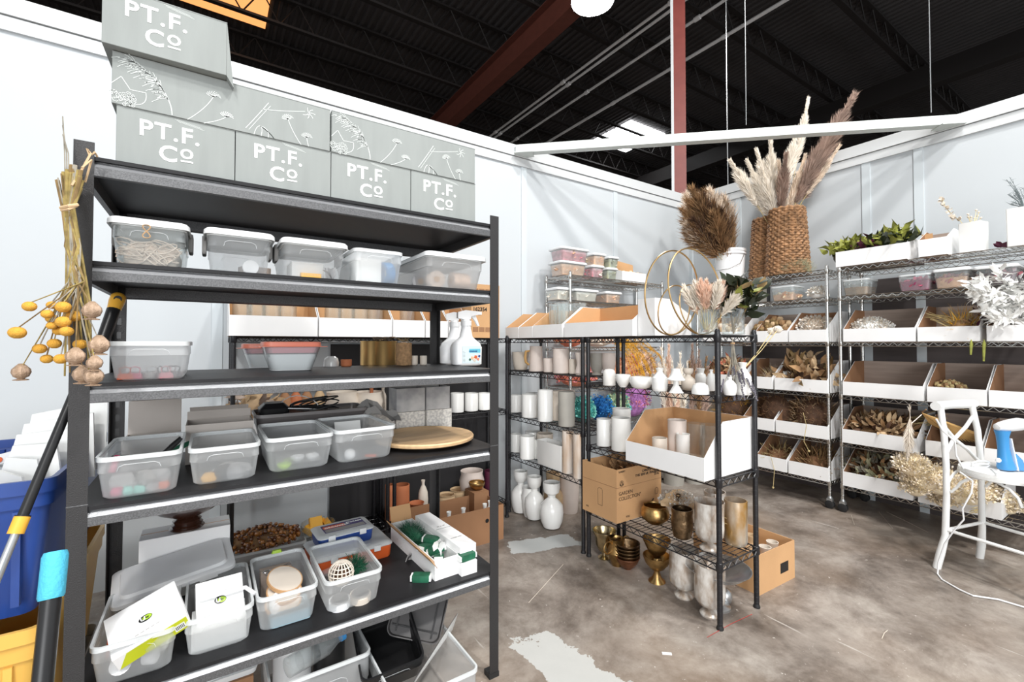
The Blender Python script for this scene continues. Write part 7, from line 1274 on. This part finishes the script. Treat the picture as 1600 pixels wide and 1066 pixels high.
pk = thing('padded_mailers', 'stack of white padded mailers sticking up out of the navy tote', 'mailers', (-.40, 2.10, .9)); pk.scale = (.72, 1, .9); 
for i in range(6): m = MB(); w_ = rnd.uniform(.10, .16); m.add([(-w_, 0, 0), (w_, 0, 0), (w_-.02*i, .03, .26-.03*i), (-w_+.03, .03, .22-.02*i), (-w_, .008, 0), (w_, .008, 0), (w_-.02*i, .038, .26-.03*i), (-w_+.03, .038, .22-.02*i)], [(0, 1, 2, 3), (7, 6, 5, 4), (0, 4, 5, 1), (1, 5, 6, 2), (2, 6, 7, 3), (3, 7, 4, 0)]); o = m.build('mailer', 'paper', pk, flat=True); o.location = (-.02*i, -.05*i, -.01*i); o.rotation_euler.z = -.15*i
g_ = PD(30, 735, 1.45); cg = thing('caulking_gun', 'silver caulking gun lying in the navy tote', 'tool', g_, R(-35)); m = MB(); m.T = Matrix.Rotation(pi/2, 4, 'Y'); m.lathe([(.01, -.14), (.028, -.135), (.028, .06), (.012, .07), (.008, .10)], 16); m.build('barrel', 'silver', cg); m = MB(); m.tube([(.07, 0, 0), (.20, 0, .005)], .004, 6); m.build('push_rod', 'silver', cg); m = MB(); m.tube([(.07, 0, 0), (.08, -.02, -.05), (.10, -.03, -.09)], .008, 6); m.tube([(.05, 0, 0), (.06, -.03, -.04)], .006, 6); m.build('trigger_handle', 'zinc', cg)
g_ = PD(20, 712, 1.42); lv_ = thing('white_strap_tool', 'white flat bar with an orange dot lying across the navy tote', 'tool', g_, R(5)); m = MB(); m.T = Matrix.Rotation(R(-14), 4, 'Y'); m.box(-.12, .07, -.006, .006, -.014, .014); m.build('flat_bar', 'white', lv_, flat=True); m = MB(); m.T = Matrix.Rotation(R(-14), 4, 'Y') @ Matrix.Translation((-.03, -.007, 0)) @ Matrix.Rotation(pi/2, 4, 'X'); m.lathe([(0, 0), (.009, 0), (.009, .002), (0, .002)], 14); m.build('orange_dot', 'orange', lv_)
# poles
A, B = P(123, 597, y=1.625), P(-60, 1036, y=1.42); d = B-A; pl = thing('extension_pole', 'black extension pole with a yellow clamp leaning across the totes', 'pole', A)
m = MB(); m.tube([(0, 0, 0), d*.56], .0105, 12); m.build('black_sleeve', 'black', pl); m = MB(); m.tube([d*.54, d*.60], .015, 12); m.build('yellow_clamp', 'yellow', pl); m = MB(); m.tube([d*.60, d], .0085, 12); m.build('grey_tube', 'silver', pl); m = MB(); m.tube([d*.535, d*.545], .0145, 12); m.build('collar', 'black', pl)
A, B = PD(87, 862, .95), PD(62, 1110, .86); d = B-A; pl = thing('foam_grip_pole', 'black pole with a light blue foam grip at the left frame edge', 'pole', A)
m = MB(); m.tube([(0, 0, 0), d*.03, d*.30, d*.32], [.018, .021, .021, .019], 14); m.build('foam_grip', 'sky', pl); m = MB(); m.tube([d*.30, d*1.9], .0165, 14); m.build('black_shaft', 'black', pl)
A, B = P(186, 462, y=1.93), P(158, 540, y=1.86); d = B-A; pl = thing('tool_grip', 'black and yellow tool handle standing behind the clear bin, third shelf', 'tool', A)
m = MB(); m.tube([d*.28, d*.30, d], [.016, .019, .017], 12); m.build('black_grip', 'black', pl); m = MB(); m.tube([d*-.03, d*.02, d*.12, d*.33], [.012, .020, .021, .017], 14); m.build('yellow_end', 'yellow', pl)
m = MB(); fwd = (Vector((0, 0, EYE))-A).normalized(); m.T = Matrix.Translation(d*.07+fwd*.0195) @ fwd.to_track_quat('Z', 'Y').to_matrix().to_4x4(); m.lathe([(0, 0), (.0105, 0), (.0105, .0025), (0, .0025)], 16); m.build('hang_hole', 'black', pl)
# ---- standing plumes in the far corner and more stock on the corner side of the chrome rack
for i, (px, py, mats_, lab, tips) in enumerate((
    (1052, 650, ('pampasw', 'bpink', 'straw'), 'cream and pink plume bundle standing in the corner, seen through the black rack', ((1030, 545), (1040, 560), (1050, 540), (1062, 552), (1070, 566), (1046, 580), (1058, 590), (1036, 590))),
    (1085, 650, ('pampasd', 'brown', 'straw'), 'brown driftwood coloured plume bundle in the corner, right of the cream bundle', ((1078, 540), (1090, 548), (1100, 558), (1084, 570), (1096, 585), (1108, 575))))):
    b = PD(px, py, 4.35 if i == 0 else 4.4); t = thing('plume_bundle', lab, 'dried flowers', (b.x, b.y, 0), 0, 'plume bundles in the far corner'); m = MB(); o_ = Vector((b.x, b.y, 0))
    for k in range(2):
        for tx, ty in tips: plume(m, (rnd.uniform(-.05, .05), rnd.uniform(-.05, .05), .02), PD(tx+rnd.uniform(-5, 5), ty+k*26, b.x*.5547+b.y*.8321+rnd.uniform(-.1, .1))-o_, .42, .07, 260, mi=rnd.choice((0, 0, 1)), ms=2, hw=.010)
    m.build('plumes', list(mats_), t, kind='stuff'); gb_ = MB(); gb_.lathe([(.09, 0), (.11, .25), (.115, .26), (.105, .26), (.085, .01)], 24); gb_.build('holder_pail', 'greyc', t)
rbox(1096, 1160, 3, 'white tray carton nearest the corner, waist high on the chrome rack'); H(1098, 1158, 3, 'tan dried pods in the tray carton nearest the corner', ('tan', 'brown', 'pampas'), .18, n=240, s=.05, kind='ball', corem='brown')
rbox(1096, 1160, 2, 'white tray carton nearest the corner on the third shelf', .105); H(1098, 1158, 2, 'rust coloured dried leaves in the carton nearest the corner', ('brown', 'tan', 'salmon'), .22, n=200, s=.08, kind='leaf', corem='dkbrown')
H(1098, 1158, 1, 'ochre dried grass heap nearest the corner, second lowest shelf', ('mustard', 'brown'), .26, n=600, s=.06, kind='hair', corem='dkbrown')
heap('dusky pink dried petals on the fourth shelf of the corner rack', 990, 1036, Y=2.95, zs=.954, h=.30, mats=('bpink', 'pampas', 'peach'), group=gz, n=360)
heap('cream dried petals under the mustard grass on the corner rack', 928, 968, Y=2.95, zs=1.304, h=.10, mats=('creamf', 'peach'), group=gz, n=200)
